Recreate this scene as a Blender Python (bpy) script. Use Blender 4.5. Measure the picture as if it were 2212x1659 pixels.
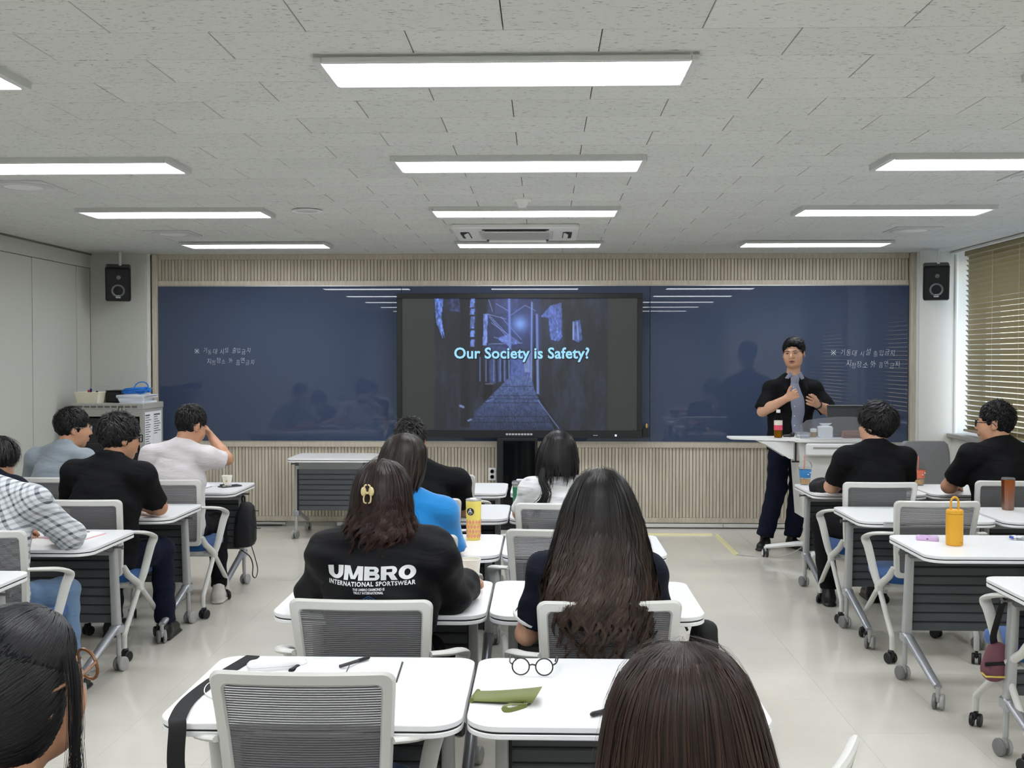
import bpy, bmesh, math, random
import numpy as np
from mathutils import Vector, Matrix
from mathutils.bvhtree import BVHTree

for _o in list(bpy.data.objects):
    bpy.data.objects.remove(_o, do_unlink=True)
SC = bpy.context.scene
COL = SC.collection
PI = math.pi

# ------------------------------------------------------------------ camera
CAM_H = 1.61
_pitch, _yaw, _roll = 0.0231067, 0.0286622, 0.000383
def _cam_axes():
    cy, sy = math.cos(_yaw), math.sin(_yaw)
    f = Vector((-sy, cy, 0)); r = Vector((cy, sy, 0)); u = Vector((0, 0, 1))
    cp, sp = math.cos(_pitch), math.sin(_pitch)
    f2 = f * cp - u * sp; u2 = u * cp + f * sp
    cr, sr = math.cos(_roll), math.sin(_roll)
    return r * cr + u2 * sr, u2 * cr - r * sr, f2
_r, _u, _f = _cam_axes()
cam_data = bpy.data.cameras.new('camera')
cam_data.sensor_width = 36.0
cam_data.lens = 2377.0 / 2212.0 * 36.0
cam_data.clip_start = 0.05
cam = bpy.data.objects.new('camera', cam_data)
COL.objects.link(cam)
cam.matrix_world = Matrix(((_r.x, _u.x, -_f.x, 0), (_r.y, _u.y, -_f.y, 0), (_r.z, _u.z, -_f.z, CAM_H), (0, 0, 0, 1)))
SC.camera = cam

# ------------------------------------------------------------------ world, exposure
world = bpy.data.worlds.new('daylight'); SC.world = world
world.use_nodes = True
wn = world.node_tree.nodes; wl = world.node_tree.links
bg = wn['Background']
sky = wn.new('ShaderNodeTexSky'); sky.sky_type = 'NISHITA'
sky.sun_disc = False; sky.sun_elevation = math.radians(52); sky.sun_rotation = math.radians(120)
wl.new(sky.outputs[0], bg.inputs[0]); bg.inputs[1].default_value = 0.85
SC.view_settings.view_transform = 'Standard'
SC.view_settings.look = 'None'
SC.view_settings.gamma = 1.0
SC.view_settings.use_curve_mapping = False
SC.view_settings.exposure = 0.0
LAMP = 17.0          # radiance of the ceiling panels

# ------------------------------------------------------------------ materials
def lin(c):
    def g(v):
        v = v / 255.0
        return v / 12.92 if v <= 0.04045 else ((v + 0.055) / 1.055) ** 2.4
    return (g(c[0]), g(c[1]), g(c[2]), 1.0)
MATS = {}
def mat(name, rgb, rough=0.5, metal=0.0, bump=None, vary=None, coat=0.0, trans=0.0, ior=1.45, alpha=1.0, emit=None, spec=None, sheen=0.0):
    if name in MATS: return MATS[name]
    m = bpy.data.materials.new(name); m.use_nodes = True
    nt = m.node_tree; b = nt.nodes['Principled BSDF']
    b.inputs['Base Color'].default_value = lin(rgb)
    b.inputs['Roughness'].default_value = rough
    b.inputs['Metallic'].default_value = metal
    b.inputs['IOR'].default_value = ior
    b.inputs['Coat Weight'].default_value = coat
    b.inputs['Transmission Weight'].default_value = trans
    b.inputs['Alpha'].default_value = alpha
    b.inputs['Sheen Weight'].default_value = sheen
    if spec is not None: b.inputs['Specular IOR Level'].default_value = spec
    if emit:
        b.inputs['Emission Color'].default_value = lin(emit[0]); b.inputs['Emission Strength'].default_value = emit[1]
    tc = None
    if bump or vary:
        tc = nt.nodes.new('ShaderNodeTexCoord')
    if vary:   # (scale, amount, stretch)
        mp = nt.nodes.new('ShaderNodeMapping'); mp.inputs['Scale'].default_value = vary[2] if len(vary) > 2 else (1, 1, 1)
        nz = nt.nodes.new('ShaderNodeTexNoise'); nz.inputs['Scale'].default_value = vary[0]; nz.inputs['Detail'].default_value = 5
        nt.links.new(tc.outputs['Object'], mp.inputs[0]); nt.links.new(mp.outputs[0], nz.inputs['Vector'])
        mr = nt.nodes.new('ShaderNodeMapRange'); mr.inputs[1].default_value = 0.3; mr.inputs[2].default_value = 0.7
        mr.inputs[3].default_value = 1 - vary[1]; mr.inputs[4].default_value = 1 + vary[1]
        nt.links.new(nz.outputs[0], mr.inputs[0])
        mx = nt.nodes.new('ShaderNodeMix'); mx.data_type = 'RGBA'; mx.blend_type = 'MULTIPLY'; mx.inputs[0].default_value = 1
        mx.inputs[6].default_value = lin(rgb); nt.links.new(mr.outputs[0], mx.inputs[7])
        nt.links.new(mx.outputs[2], b.inputs['Base Color'])
    if bump:   # (scale, strength, distance, stretch)
        mp = nt.nodes.new('ShaderNodeMapping'); mp.inputs['Scale'].default_value = bump[3] if len(bump) > 3 else (1, 1, 1)
        nz = nt.nodes.new('ShaderNodeTexNoise'); nz.inputs['Scale'].default_value = bump[0]; nz.inputs['Detail'].default_value = 4
        nt.links.new(tc.outputs['Object'], mp.inputs[0]); nt.links.new(mp.outputs[0], nz.inputs['Vector'])
        bp = nt.nodes.new('ShaderNodeBump'); bp.inputs['Strength'].default_value = bump[1]; bp.inputs['Distance'].default_value = bump[2]
        nt.links.new(nz.outputs[0], bp.inputs['Height']); nt.links.new(bp.outputs[0], b.inputs['Normal'])
    MATS[name] = m
    return m
def nodes(m): return m.node_tree.nodes, m.node_tree.links, m.node_tree.nodes['Principled BSDF']

# ------------------------------------------------------------------ mesh helpers
class MB:
    def __init__(s): s.v = []; s.f = []
    def add(s, vs, fs):
        o = len(s.v); s.v.extend([tuple(p) for p in vs]); s.f.extend([tuple(i + o for i in f) for f in fs]); return s
    def box(s, c, d, rot=None, ch=0.0):
        hx, hy, hz = d[0] / 2, d[1] / 2, d[2] / 2
        c = Vector(c)
        if ch <= 0:
            vs = [Vector((x, y, z)) for x in (-hx, hx) for y in (-hy, hy) for z in (-hz, hz)]
            fs = [(0, 1, 3, 2), (4, 6, 7, 5), (0, 4, 5, 1), (2, 3, 7, 6), (0, 2, 6, 4), (1, 5, 7, 3)]
        else:
            ch = min(ch, hx * .9, hy * .9, hz * .9)
            vs = []; idx = {}
            for sx in (-1, 1):
                for sy in (-1, 1):
                    for sz in (-1, 1):
                        for ax in range(3):
                            p = [sx * (hx - (ch if ax != 0 else 0)), sy * (hy - (ch if ax != 1 else 0)), sz * (hz - (ch if ax != 2 else 0))]
                            idx[(sx, sy, sz, ax)] = len(vs); vs.append(Vector(p))
            fs = []
            S = (-1, 1)
            for ax in range(3):
                o1, o2 = [a for a in range(3) if a != ax]
                for sg in S:
                    q = []
                    for a, b in ((-1, -1), (1, -1), (1, 1), (-1, 1)):
                        k = [0, 0, 0]; k[ax] = sg; k[o1] = a; k[o2] = b
                        q.append(idx[(k[0], k[1], k[2], ax)])
                    fs.append(tuple(q))
            for ax in range(3):      # edges along ax
                o1, o2 = [a for a in range(3) if a != ax]
                for a in S:
                    for b in S:
                        k = [0, 0, 0]; k[o1] = a; k[o2] = b
                        k[ax] = -1; A = tuple(k); k[ax] = 1; B = tuple(k)
                        fs.append((idx[A + (o1,)], idx[B + (o1,)], idx[B + (o2,)], idx[A + (o2,)]))
            for sx in S:
                for sy in S:
                    for sz in S:
                        fs.append((idx[(sx, sy, sz, 0)], idx[(sx, sy, sz, 1)], idx[(sx, sy, sz, 2)]))
        if rot is not None: vs = [rot @ p for p in vs]
        return s.add([p + c for p in vs], fs)
    def tube(s, pts, r, n=8, closed=False, flat=None, cap=True, up=None):
        P = [Vector(p) for p in pts]; m = len(P)
        R = r if isinstance(r, (list, tuple)) else [r] * m
        T = []
        for i in range(m):
            if closed: t = P[(i + 1) % m] - P[i - 1]
            else: t = P[min(i + 1, m - 1)] - P[max(i - 1, 0)]
            T.append(t.normalized() if t.length > 1e-9 else Vector((0, 0, 1)))
        u = Vector(up) if up is not None else (Vector((0, 0, 1)) if abs(T[0].z) < .9 else Vector((1, 0, 0)))
        rings = []
        for i in range(m):
            u = u - T[i] * u.dot(T[i])
            if u.length < 1e-6: u = T[i].orthogonal()
            u.normalize(); w = T[i].cross(u)
            fl = (flat[i] if isinstance(flat, list) else flat) if flat else (1, 1)
            rings.append([P[i] + (u * math.sin(2 * PI * k / n) * fl[1] + w * math.cos(2 * PI * k / n) * fl[0]) * R[i] for k in range(n)])
        return s.loft(rings, closed=closed, cap=cap)
    def loft(s, rings, closed=False, cap=True):
        n = len(rings[0]); vs = [p for rg in rings for p in rg]; fs = []
        m = len(rings)
        for i in range(m if closed else m - 1):
            a = i * n; b = ((i + 1) % m) * n
            for k in range(n):
                k2 = (k + 1) % n
                fs.append((a + k, a + k2, b + k2, b + k))
        if cap and not closed:
            fs.append(tuple(range(n - 1, -1, -1))); fs.append(tuple((m - 1) * n + k for k in range(n)))
        return s.add(vs, fs)
    def lathe(s, prof, n=20, c=(0, 0, 0), axis=None, cap=True):
        c = Vector(c)
        q = Vector((0, 0, 1)).rotation_difference(Vector(axis)) if axis is not None else None
        rings = []
        for r, z in prof:
            rg = [Vector((max(r, 1e-5) * math.cos(2 * PI * k / n), max(r, 1e-5) * math.sin(2 * PI * k / n), z)) for k in range(n)]
            if q: rg = [q @ p for p in rg]
            rings.append([p + c for p in rg])
        return s.loft(rings, cap=cap)
    def prism(s, poly, z0, z1, plane='xy', ch=0.0):
        def m(x, y, z):
            if plane == 'xy': return Vector((x, y, z))
            if plane == 'yz': return Vector((z, x, y))
            return Vector((x, z, y))
        n = len(poly)
        if ch > 0:
            cx = sum(p[0] for p in poly) / n; cy = sum(p[1] for p in poly) / n
            def sh(p):
                dx, dy = p[0] - cx, p[1] - cy; L = math.hypot(dx, dy) or 1
                return (p[0] - dx / L * ch, p[1] - dy / L * ch)
            q = [sh(p) for p in poly]
            rings = [[m(x, y, z0) for x, y in q], [m(x, y, z0 + ch) for x, y in poly], [m(x, y, z1 - ch) for x, y in poly], [m(x, y, z1) for x, y in q]]
        else:
            rings = [[m(x, y, z0) for x, y in poly], [m(x, y, z1) for x, y in poly]]
        return s.loft(rings)
    def sphere(s, c, r, n=12, m=8, rot=None):
        c = Vector(c); r = r if isinstance(r, (tuple, list)) else (r, r, r)
        rings = []
        for i in range(m + 1):
            t = PI * i / m; k = max(math.sin(t), 1e-4)
            rg = [Vector((r[0] * k * math.cos(2 * PI * j / n), r[1] * k * math.sin(2 * PI * j / n), -r[2] * math.cos(t))) for j in range(n)]
            if rot is not None: rg = [rot @ p for p in rg]
            rings.append([p + c for p in rg])
        return s.loft(rings)
    def mesh(s, name, m=None, smooth=35):
        me = bpy.data.meshes.new(name)
        me.from_pydata([tuple(p) for p in s.v], [], s.f)
        bm = bmesh.new(); bm.from_mesh(me)
        bmesh.ops.recalc_face_normals(bm, faces=bm.faces[:]); bm.to_mesh(me); bm.free()
        if smooth:
            me.polygons.foreach_set('use_smooth', [True] * len(me.polygons))
            me.set_sharp_from_angle(angle=math.radians(smooth))
        if m: me.materials.append(m)
        me.update()
        return me
def link(name, data, parent=None, loc=(0, 0, 0), rz=0):
    o = bpy.data.objects.new(name, data); COL.objects.link(o)
    o.location = loc
    if rz: o.rotation_euler = (0, 0, rz)
    if parent: o.parent = parent
    return o
def obj(name, mb, m, parent=None, loc=(0, 0, 0), rz=0, smooth=35):
    me = mb if isinstance(mb, bpy.types.Mesh) else mb.mesh(name, m, smooth)
    return link(name, me, parent, loc, rz)
def tag(o, label=None, cat=None, group=None, kind=None):
    if label: o['label'] = label
    if cat: o['category'] = cat
    if group: o['group'] = group
    if kind: o['kind'] = kind
    return o
def thing(name, label, cat, loc=(0, 0, 0), rz=0, group=None):
    return tag(link(name, None, None, loc, rz), label, cat, group)
def dup(root, loc, rz, label, group=None):
    def cp(o, par):
        c = o.copy(); COL.objects.link(c); c.parent = par
        for ch in o.children: cp(ch, c)
        return c
    c = cp(root, None); c.location = loc; c.rotation_euler = (0, 0, rz)
    c['label'] = label
    if group: c['group'] = group
    return c
def rrect(w, h, r, n=5, cx=0, cy=0):
    r4 = r if isinstance(r, (list, tuple)) else [r] * 4
    out = []
    for (sx, sy, a0), rr in zip(((1, 1, 0), (-1, 1, 90), (-1, -1, 180), (1, -1, 270)), r4):
        for k in range(n + 1):
            a = math.radians(a0 + 90 * k / n)
            out.append((cx + sx * (w / 2 - rr) + rr * math.cos(a), cy + sy * (h / 2 - rr) + rr * math.sin(a)))
    return out
def arc_pts(pts, seg=6):
    """Catmull-Rom through pts"""
    P = [Vector(p) for p in pts]; out = []
    for i in range(len(P) - 1):
        p0 = P[max(i - 1, 0)]; p1 = P[i]; p2 = P[i + 1]; p3 = P[min(i + 2, len(P) - 1)]
        for k in range(seg):
            t = k / seg
            out.append(0.5 * ((2 * p1) + (p2 - p0) * t + (2 * p0 - 5 * p1 + 4 * p2 - p3) * t * t + (3 * p1 - p0 - 3 * p2 + p3) * t ** 3))
    out.append(P[-1]); return out
def text_mesh(body, size, extrude=0.0, offset=0.0, align='CENTER', shear=0.0, spacing=1.0, linesp=1.0, sx=1.0):
    cu = bpy.data.curves.new('lettering', 'FONT'); cu.body = body; cu.size = size; cu.extrude = extrude; cu.offset = offset
    cu.align_x = align; cu.shear = shear; cu.space_character = spacing; cu.space_line = linesp; cu.resolution_u = 3
    o = bpy.data.objects.new('lettering', cu); COL.objects.link(o)
    dg = bpy.context.evaluated_depsgraph_get(); dg.update()
    me = bpy.data.meshes.new_from_object(o.evaluated_get(dg))
    bpy.data.objects.remove(o, do_unlink=True); bpy.data.curves.remove(cu)
    n = len(me.vertices); co = np.empty(n * 3); me.vertices.foreach_get('co', co); co = co.reshape(-1, 3)
    co[:, 0] *= sx
    me.vertices.foreach_set('co', co.ravel())
    me.materials.clear()
    return me
def move_mesh(me, fn):
    n = len(me.vertices); co = np.empty(n * 3); me.vertices.foreach_get('co', co); co = co.reshape(-1, 3)
    co = fn(co); me.vertices.foreach_set('co', np.ascontiguousarray(co).ravel()); me.update(); return me
rng = random.Random(7)
# ================================================================== THE ROOM
CEIL = 2.6025
XL, XR, YF, YB = -4.30, 3.80, 10.45, -3.2

# --- ceiling tile material: white mineral fibre with dark worm-like flecks
m_tile = mat('ceiling_tile', (206, 208, 204), 0.9)
n, l, b = nodes(m_tile)
geo = n.new('ShaderNodeNewGeometry')
mp = n.new('ShaderNodeMapping'); mp.inputs['Scale'].default_value = (37, 125, 37)
l.new(geo.outputs['Position'], mp.inputs[0])
nz = n.new('ShaderNodeTexNoise'); nz.inputs['Scale'].default_value = 1.0; nz.inputs['Detail'].default_value = 3; nz.inputs['Roughness'].default_value = .6; nz.inputs['Distortion'].default_value = .6
l.new(mp.outputs[0], nz.inputs['Vector'])
cr = n.new('ShaderNodeValToRGB'); cr.color_ramp.elements[0].position = .60; cr.color_ramp.elements[1].position = .68
cr.color_ramp.elements[0].color = (0, 0, 0, 1); cr.color_ramp.elements[1].color = (1, 1, 1, 1)
l.new(nz.outputs[0], cr.inputs[0])
oi = n.new('ShaderNodeObjectInfo')
mr = n.new('ShaderNodeMapRange'); mr.inputs[3].default_value = .97; mr.inputs[4].default_value = 1.03; l.new(oi.outputs['Random'], mr.inputs[0])
mx0 = n.new('ShaderNodeMix'); mx0.data_type = 'RGBA'; mx0.blend_type = 'MULTIPLY'; mx0.inputs[0].default_value = 1
mx0.inputs[6].default_value = lin((206, 208, 204)); l.new(mr.outputs[0], mx0.inputs[7])
mx = n.new('ShaderNodeMix'); mx.data_type = 'RGBA'; mx.inputs[7].default_value = lin((134, 134, 129)); l.new(mx0.outputs[2], mx.inputs[6])
l.new(cr.outputs[0], mx.inputs[0]); l.new(mx.outputs[2], b.inputs['Base Color'])
bp = n.new('ShaderNodeBump'); bp.invert = True; bp.inputs['Strength'].default_value = .5; bp.inputs['Distance'].default_value = .002
l.new(cr.outputs[0], bp.inputs['Height']); l.new(bp.outputs[0], b.inputs['Normal'])
m_groove = mat('ceiling_joint', (70, 70, 68), 0.9)

ceiling = obj('ceiling', MB().box(((XL + 4.2) / 2, (YB + 11) / 2, CEIL + .075), (4.4 - XL, 11 - YB + .4, .12)), m_groove)
tag(ceiling, kind='structure')
tile_me = MB().box((0, 0, .0065), (.5966, .2966, .013), ch=.0015).mesh('ceiling_tile', m_tile, 0)
def tile_mesh(w, d):
    return MB().box((0, 0, .0065), (w - .0034, d - .0034, .013), ch=.0015).mesh('ceiling_tile', m_tile, 0)
TX0, TY0 = -0.1232, 3.0474
tiles = []; edge_cache = {}
for k in range(-2, 26):
    y0 = TY0 + .3 * (k - 1); y1 = min(y0 + .3, YF + .02)
    if y0 > YF - .02: break
    off = 0 if k % 2 else .3
    for c in range(-9, 9):
        x0 = TX0 + off + .6 * c; x1 = x0 + .6
        x0c, x1c = max(x0, XL), min(x1, XR - .03)
        if x1c - x0c < .03: continue
        tiles.append((y0, y1, x0c, x1c))
def tile_in_view(t):
    ym = t[1]
    return t[2] < .445 * ym + .35 and t[3] > -.50 * ym - .35
near = [t for t in tiles if tile_in_view(t)][:300]
nearset = set(near)
for t in near:
    w, d = round(t[3] - t[2], 3), round(t[1] - t[0], 3)
    me = tile_me if (w, d) == (.6, .3) else edge_cache.setdefault((w, d), tile_mesh(w, d))
    link('ceiling_tile', me, ceiling, ((t[2] + t[3]) / 2, (t[0] + t[1]) / 2, CEIL))
rest = MB()
for t in tiles:
    if t not in nearset:
        rest.box(((t[2] + t[3]) / 2, (t[0] + t[1]) / 2, CEIL + .0065), (t[3] - t[2] - .0025, t[1] - t[0] - .0025, .013))
y_first = tiles[0][0]
tag(obj('ceiling_tile_field', rest, m_tile, ceiling, smooth=0), kind='stuff')
obj('ceiling_board', MB().box(((XL + XR) / 2, (YB + y_first) / 2, CEIL + .0065), (XR - XL, y_first - YB, .013)), m_tile, ceiling, smooth=0)

# --- floor
m_floor = mat('floor_vinyl', (214, 210, 199), 0.16, spec=.5)
n, l, b = nodes(m_floor)
geo = n.new('ShaderNodeNewGeometry')
nz = n.new('ShaderNodeTexNoise'); nz.inputs['Scale'].default_value = 1.6; nz.inputs['Detail'].default_value = 6; l.new(geo.outputs['Position'], nz.inputs['Vector'])
mr = n.new('ShaderNodeMapRange'); mr.inputs[1].default_value = .3; mr.inputs[2].default_value = .7; mr.inputs[3].default_value = .93; mr.inputs[4].default_value = 1.05; l.new(nz.outputs[0], mr.inputs[0])
mx = n.new('ShaderNodeMix'); mx.data_type = 'RGBA'; mx.blend_type = 'MULTIPLY'; mx.inputs[0].default_value = 1
mx.inputs[6].default_value = lin((214, 210, 199)); l.new(mr.outputs[0], mx.inputs[7]); l.new(mx.outputs[2], b.inputs['Base Color'])
mr2 = n.new('ShaderNodeMapRange'); mr2.inputs[1].default_value = .3; mr2.inputs[2].default_value = .7; mr2.inputs[3].default_value = .07; mr2.inputs[4].default_value = .15; l.new(nz.outputs[0], mr2.inputs[0])
l.new(mr2.outputs[0], b.inputs['Roughness'])
m_fjoint = mat('floor_joint', (150, 146, 134), .6)
floor = obj('floor', MB().box(((XL + XR) / 2, (YB + 11) / 2, -.0535), (XR - XL + 1, 11 - YB, .1)), m_fjoint)
tag(floor, kind='structure')
ft_me = MB().box((0, 0, -.00175), (.4493, .4493, .0035)).mesh('floor_tile', m_floor, 0)
ftl = []
for i in range(-10, 9):
    for j in range(-8, 24):
        x0 = i * .45; y0 = -.21 + j * .45
        if x0 < XL - .4 or x0 > XR or y0 > YF: continue
        ftl.append((x0 + .225, y0 + .225))
def ft_vis(p):
    x, y = p
    return y > 3.6 and abs(x - .0) < .50 * y + .3
cand = [p for p in ftl if ft_vis(p)]
cand.sort(key=lambda p: p[1])
fset = set(cand[:300])
for p in cand[:300]: link('floor_tile', ft_me, floor, (p[0], p[1], 0))
rest = MB()
for p in ftl:
    if p not in fset: rest.box((p[0], p[1], -.00175), (.4493, .4493, .0035))
tag(obj('floor_tile_field', rest, m_floor, floor, smooth=0), kind='stuff')
obj('floor_sheet', MB().box(((XL + XR) / 2, -2.1, -.002), (XR - XL, 2.2, .0035)), m_floor, floor, smooth=0)

# --- walls
m_wall = mat('wall_panel_grey', (196, 197, 190), .55, bump=(180, .06, .001))
m_seam = mat('wall_seam', (45, 45, 45), .8)
m_plaster = mat('wall_plaster', (214, 214, 206), .75, bump=(90, .08, .001))
wl_ = obj('wall_left', MB().box((XL - .075, (YB + 10.6) / 2, CEIL / 2), (.11, 10.6 - YB, CEIL + .1)), m_seam)
tag(wl_, kind='structure')
ys = [10.34, 10.03, 9.15, 8.27, 7.39, 6.51, 5.63, 4.75, 3.87, 2.5, 1.0, -.5, -2, YB]
for a, b_ in zip(ys[:-1], ys[1:]):
    obj('wall_panel', MB().box((XL - .01, (a + b_) / 2, 1.23), (.02, a - b_ - .012, 2.46), ch=.002), m_wall, wl_, smooth=0)
obj('wall_panel_header', MB().box((XL - .008, (10.34 + YB) / 2, 2.53), (.02, 10.34 - YB, .13), ch=.002), m_wall, wl_, smooth=0)
obj('ceiling_angle', MB().box((XL + .008, (10.34 + YB) / 2, CEIL - .008), (.016, 10.34 - YB, .014)), mat('trim_dark', (110, 110, 106), .6), wl_, smooth=0)
obj('wall_back', MB().box(((XL + XR) / 2, YB - .05, CEIL / 2), (XR - XL + .6, .1, CEIL)), m_wall)['kind'] = 'structure'
wf = obj('wall_front', MB().box((-.2, 10.56, CEIL / 2), (9.0, .12, CEIL + .1)), m_plaster); tag(wf, kind='structure')
# side strips of the front wall
obj('wall_strip', MB().box(((-4.30 - 3.775) / 2, 10.43, CEIL / 2), (.525, .18, CEIL)), m_wall, wf, smooth=0)
obj('wall_strip_edge', MB().tube([(-3.765, 10.385, 0), (-3.765, 10.385, CEIL)], .024, 10), mat('pvc_edge', (206, 207, 202), .4), wf)
obj('wall_strip', MB().box(((3.50 + 3.83) / 2, 10.43, CEIL / 2), (.35, .18, CEIL)), m_plaster, wf, smooth=0)
obj('wall_strip_edge', MB().tube([(3.50, 10.385, 0), (3.50, 10.385, CEIL)], .024, 10), MATS['pvc_edge'], wf)
obj('wall_strip_edge', MB().tube([(3.825, 10.345, 0), (3.825, 10.345, CEIL)], .02, 10), m_plaster, wf)

# wood panelling with slats above and below the board
m_wood = mat('pale_wood', (178, 167, 146), .55)
n, l, b = nodes(m_wood)
geo = n.new('ShaderNodeNewGeometry'); oi = n.new('ShaderNodeObjectInfo')
addv = n.new('ShaderNodeVectorMath'); addv.operation = 'MULTIPLY_ADD'; addv.inputs[1].default_value = (7, 7, 7)
l.new(oi.outputs['Random'], addv.inputs[0]); l.new(geo.outputs['Position'], addv.inputs[2])
mp = n.new('ShaderNodeMapping'); mp.inputs['Scale'].default_value = (60, 60, 4); l.new(addv.outputs[0], mp.inputs[0])
nz = n.new('ShaderNodeTexNoise'); nz.inputs['Scale'].default_value = 1; nz.inputs['Detail'].default_value = 5; l.new(mp.outputs[0], nz.inputs['Vector'])
cr = n.new('ShaderNodeValToRGB')
cr.color_ramp.elements[0].position = .3; cr.color_ramp.elements[0].color = lin((181, 171, 153))
cr.color_ramp.elements[1].position = .7; cr.color_ramp.elements[1].color = lin((203, 195, 179))
l.new(nz.outputs[0], cr.inputs[0])
mr = n.new('ShaderNodeMapRange'); mr.inputs[3].default_value = .9; mr.inputs[4].default_value = 1.08; l.new(oi.outputs['Random'], mr.inputs[0])
mx = n.new('ShaderNodeMix'); mx.data_type = 'RGBA'; mx.blend_type = 'MULTIPLY'; mx.inputs[0].default_value = 1
l.new(cr.outputs[0], mx.inputs[6]); l.new(mr.outputs[0], mx.inputs[7]); l.new(mx.outputs[2], b.inputs['Base Color'])
m_wood_gap = mat('wood_groove', (96, 84, 66), .8)
BX0, BX1, BZ0, BZ1 = -3.69, 3.425, .824, 2.296
nsl = 223
slat_pitch = (BX1 - BX0) / nsl
for nm, z0, z1, fb, ft in (('upper_slat_panel', 2.350, 2.552, .045, .05), ('lower_slat_panel', .098, .765, .046, .055)):
    # backing set behind the slats; frame rails are parts
    pnl = obj(nm, MB().box(((BX0 + BX1) / 2, 10.485, (z0 + z1) / 2), (BX1 - BX0, .02, z1 - z0 + .08)), m_wood_gap, smooth=0)
    tag(pnl, kind='structure')
    sm = MB().box((0, 0, 0), (.0272, .016, z1 - z0), ch=.002).mesh('wall_slat', m_wood, 0)
    for i in range(nsl):
        link('wall_slat', sm, pnl, (BX0 + slat_pitch * (i + .5), 10.467, (z0 + z1) / 2))
    obj('rail', MB().box(((BX0 + BX1) / 2, 10.459, z1 + ft / 2), (BX1 - BX0, .034, ft), ch=.002), m_wood, pnl, smooth=0)
    obj('rail', MB().box(((BX0 + BX1) / 2, 10.459, z0 - fb / 2), (BX1 - BX0, .034, fb), ch=.002), m_wood, pnl, smooth=0)
tr = obj('trim_1', MB().box((BX0 - .021, 10.44, 1.325), (.042, .08, 2.55), ch=.002), m_wood, smooth=0); tag(tr, kind='structure')
tr = obj('trim_2', MB().box((BX1 + .032, 10.44, 1.325), (.05, .08, 2.55), ch=.002), m_wood, smooth=0); tag(tr, kind='structure')
m_alu = mat('brushed_aluminium', (176, 176, 172), .35, .8)
tr = obj('trim_3', MB().box(((BX0 + BX1) / 2, 10.455, BZ1 + .005), (BX1 - BX0, .03, .010)).box(((BX0 + BX1) / 2, 10.455, BZ0 - .004), (BX1 - BX0, .03, .008)), m_alu, smooth=0); tag(tr, kind='structure')
m_duct = mat('white_cable_duct', (206, 206, 202), .45)
bs = obj('baseboard_front', MB().box((.75, 10.455, .028), (5.45, .05, .034), ch=.003), m_duct, smooth=0); tag(bs, kind='structure')
obj('duct_section', MB().box((-3.05, 10.47, .030), (1.15, .03, .022), ch=.003), m_duct, bs, smooth=0)
obj('exposed_cable', MB().tube([(-3.65, 10.44, .012), (-3.1, 10.435, .010), (-2.5, 10.44, .012)], .006, 6), mat('black_rubber', (22, 22, 24), .6), bs)
obj('duct_joint', MB().box((1.70, 10.4295, .028), (.006, .002, .03)), mat('trim_dark2', (120, 120, 118), .6), bs, smooth=0)

# --- right wall with the window recess
wr = obj('wall_right', MB().box((XR + .05, (YB + 10.34) / 2, .44), (.1, 10.34 - YB, .88))
         .box((XR + .2, 10.40, CEIL / 2), (.4, .1, CEIL)).box((XR + .16, 7.25, CEIL / 2 + .4), (.32, .45, CEIL - .8))
         .box((XR + .16, 4.2, CEIL / 2 + .4), (.32, .45, CEIL - .8)).box((XR + .16, (YB + 4.0) / 2, CEIL / 2 + .4), (.32, 4.0 - YB, CEIL - .8))
         .box((XR + .3, (YB + 10.34) / 2, .44), (.1, 10.34 - YB, .88)), m_plaster, smooth=0)
tag(wr, kind='structure')
tr = obj('trim_4', MB().box((XR - .012, (YB + 10.34) / 2, CEIL - .013), (.035, 10.34 - YB, .022), ch=.003), mat('white_trim', (225, 226, 222), .5), smooth=0); tag(tr, kind='structure')
obj('head_board', MB().box((XR + .2, (YB + 10.34) / 2, CEIL + .0), (.4, 10.34 - YB, .03)), m_plaster, wr, smooth=0)
m_granite = mat('granite_sill', (150, 147, 142), .35, vary=(160, .35))
for a, b_ in ((10.34, 7.48), (7.02, 4.43)):
    obj('window_sill', MB().box((XR + .085, (a + b_) / 2, .90), (.27, a - b_, .036), ch=.003), m_granite, wr, smooth=0)
m_glass = mat('window_glass', (245, 250, 250), .0, trans=1.0, ior=1.0, alpha=.08)
m_frame = mat('window_frame_white', (225, 226, 224), .4)
for w_i, (a, b_) in enumerate(((10.34, 7.48), (7.02, 4.43))):
    wob = thing('window_%d' % (w_i + 1), None, None); tag(wob, kind='structure')
    yc = (a + b_) / 2
    obj('window_frame', MB().box((XR + .31, yc, .95), (.06, a - b_, .06)).box((XR + .31, yc, 2.55), (.06, a - b_, .06)).box((XR + .31, a - .03, 1.75), (.06, .06, 1.6)).box((XR + .31, b_ + .03, 1.75), (.06, .06, 1.6)).box((XR + .31, yc, 1.75), (.06, .06, 1.6)), m_frame, wob, smooth=0)
    for s in (-1, 1):
        obj('pane', MB().box((XR + .31, yc + s * (a - b_) / 4, 1.75), (.006, (a - b_) / 2 - .09, 1.54)), m_glass, wob, smooth=0)
# outdoor ground seen through the slats
gr = obj('ground_outside', MB().box((30, 5, -4.0), (50, 60, .1)), mat('outdoor_concrete', (176, 174, 166), .9), smooth=0); tag(gr, kind='structure')

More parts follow.
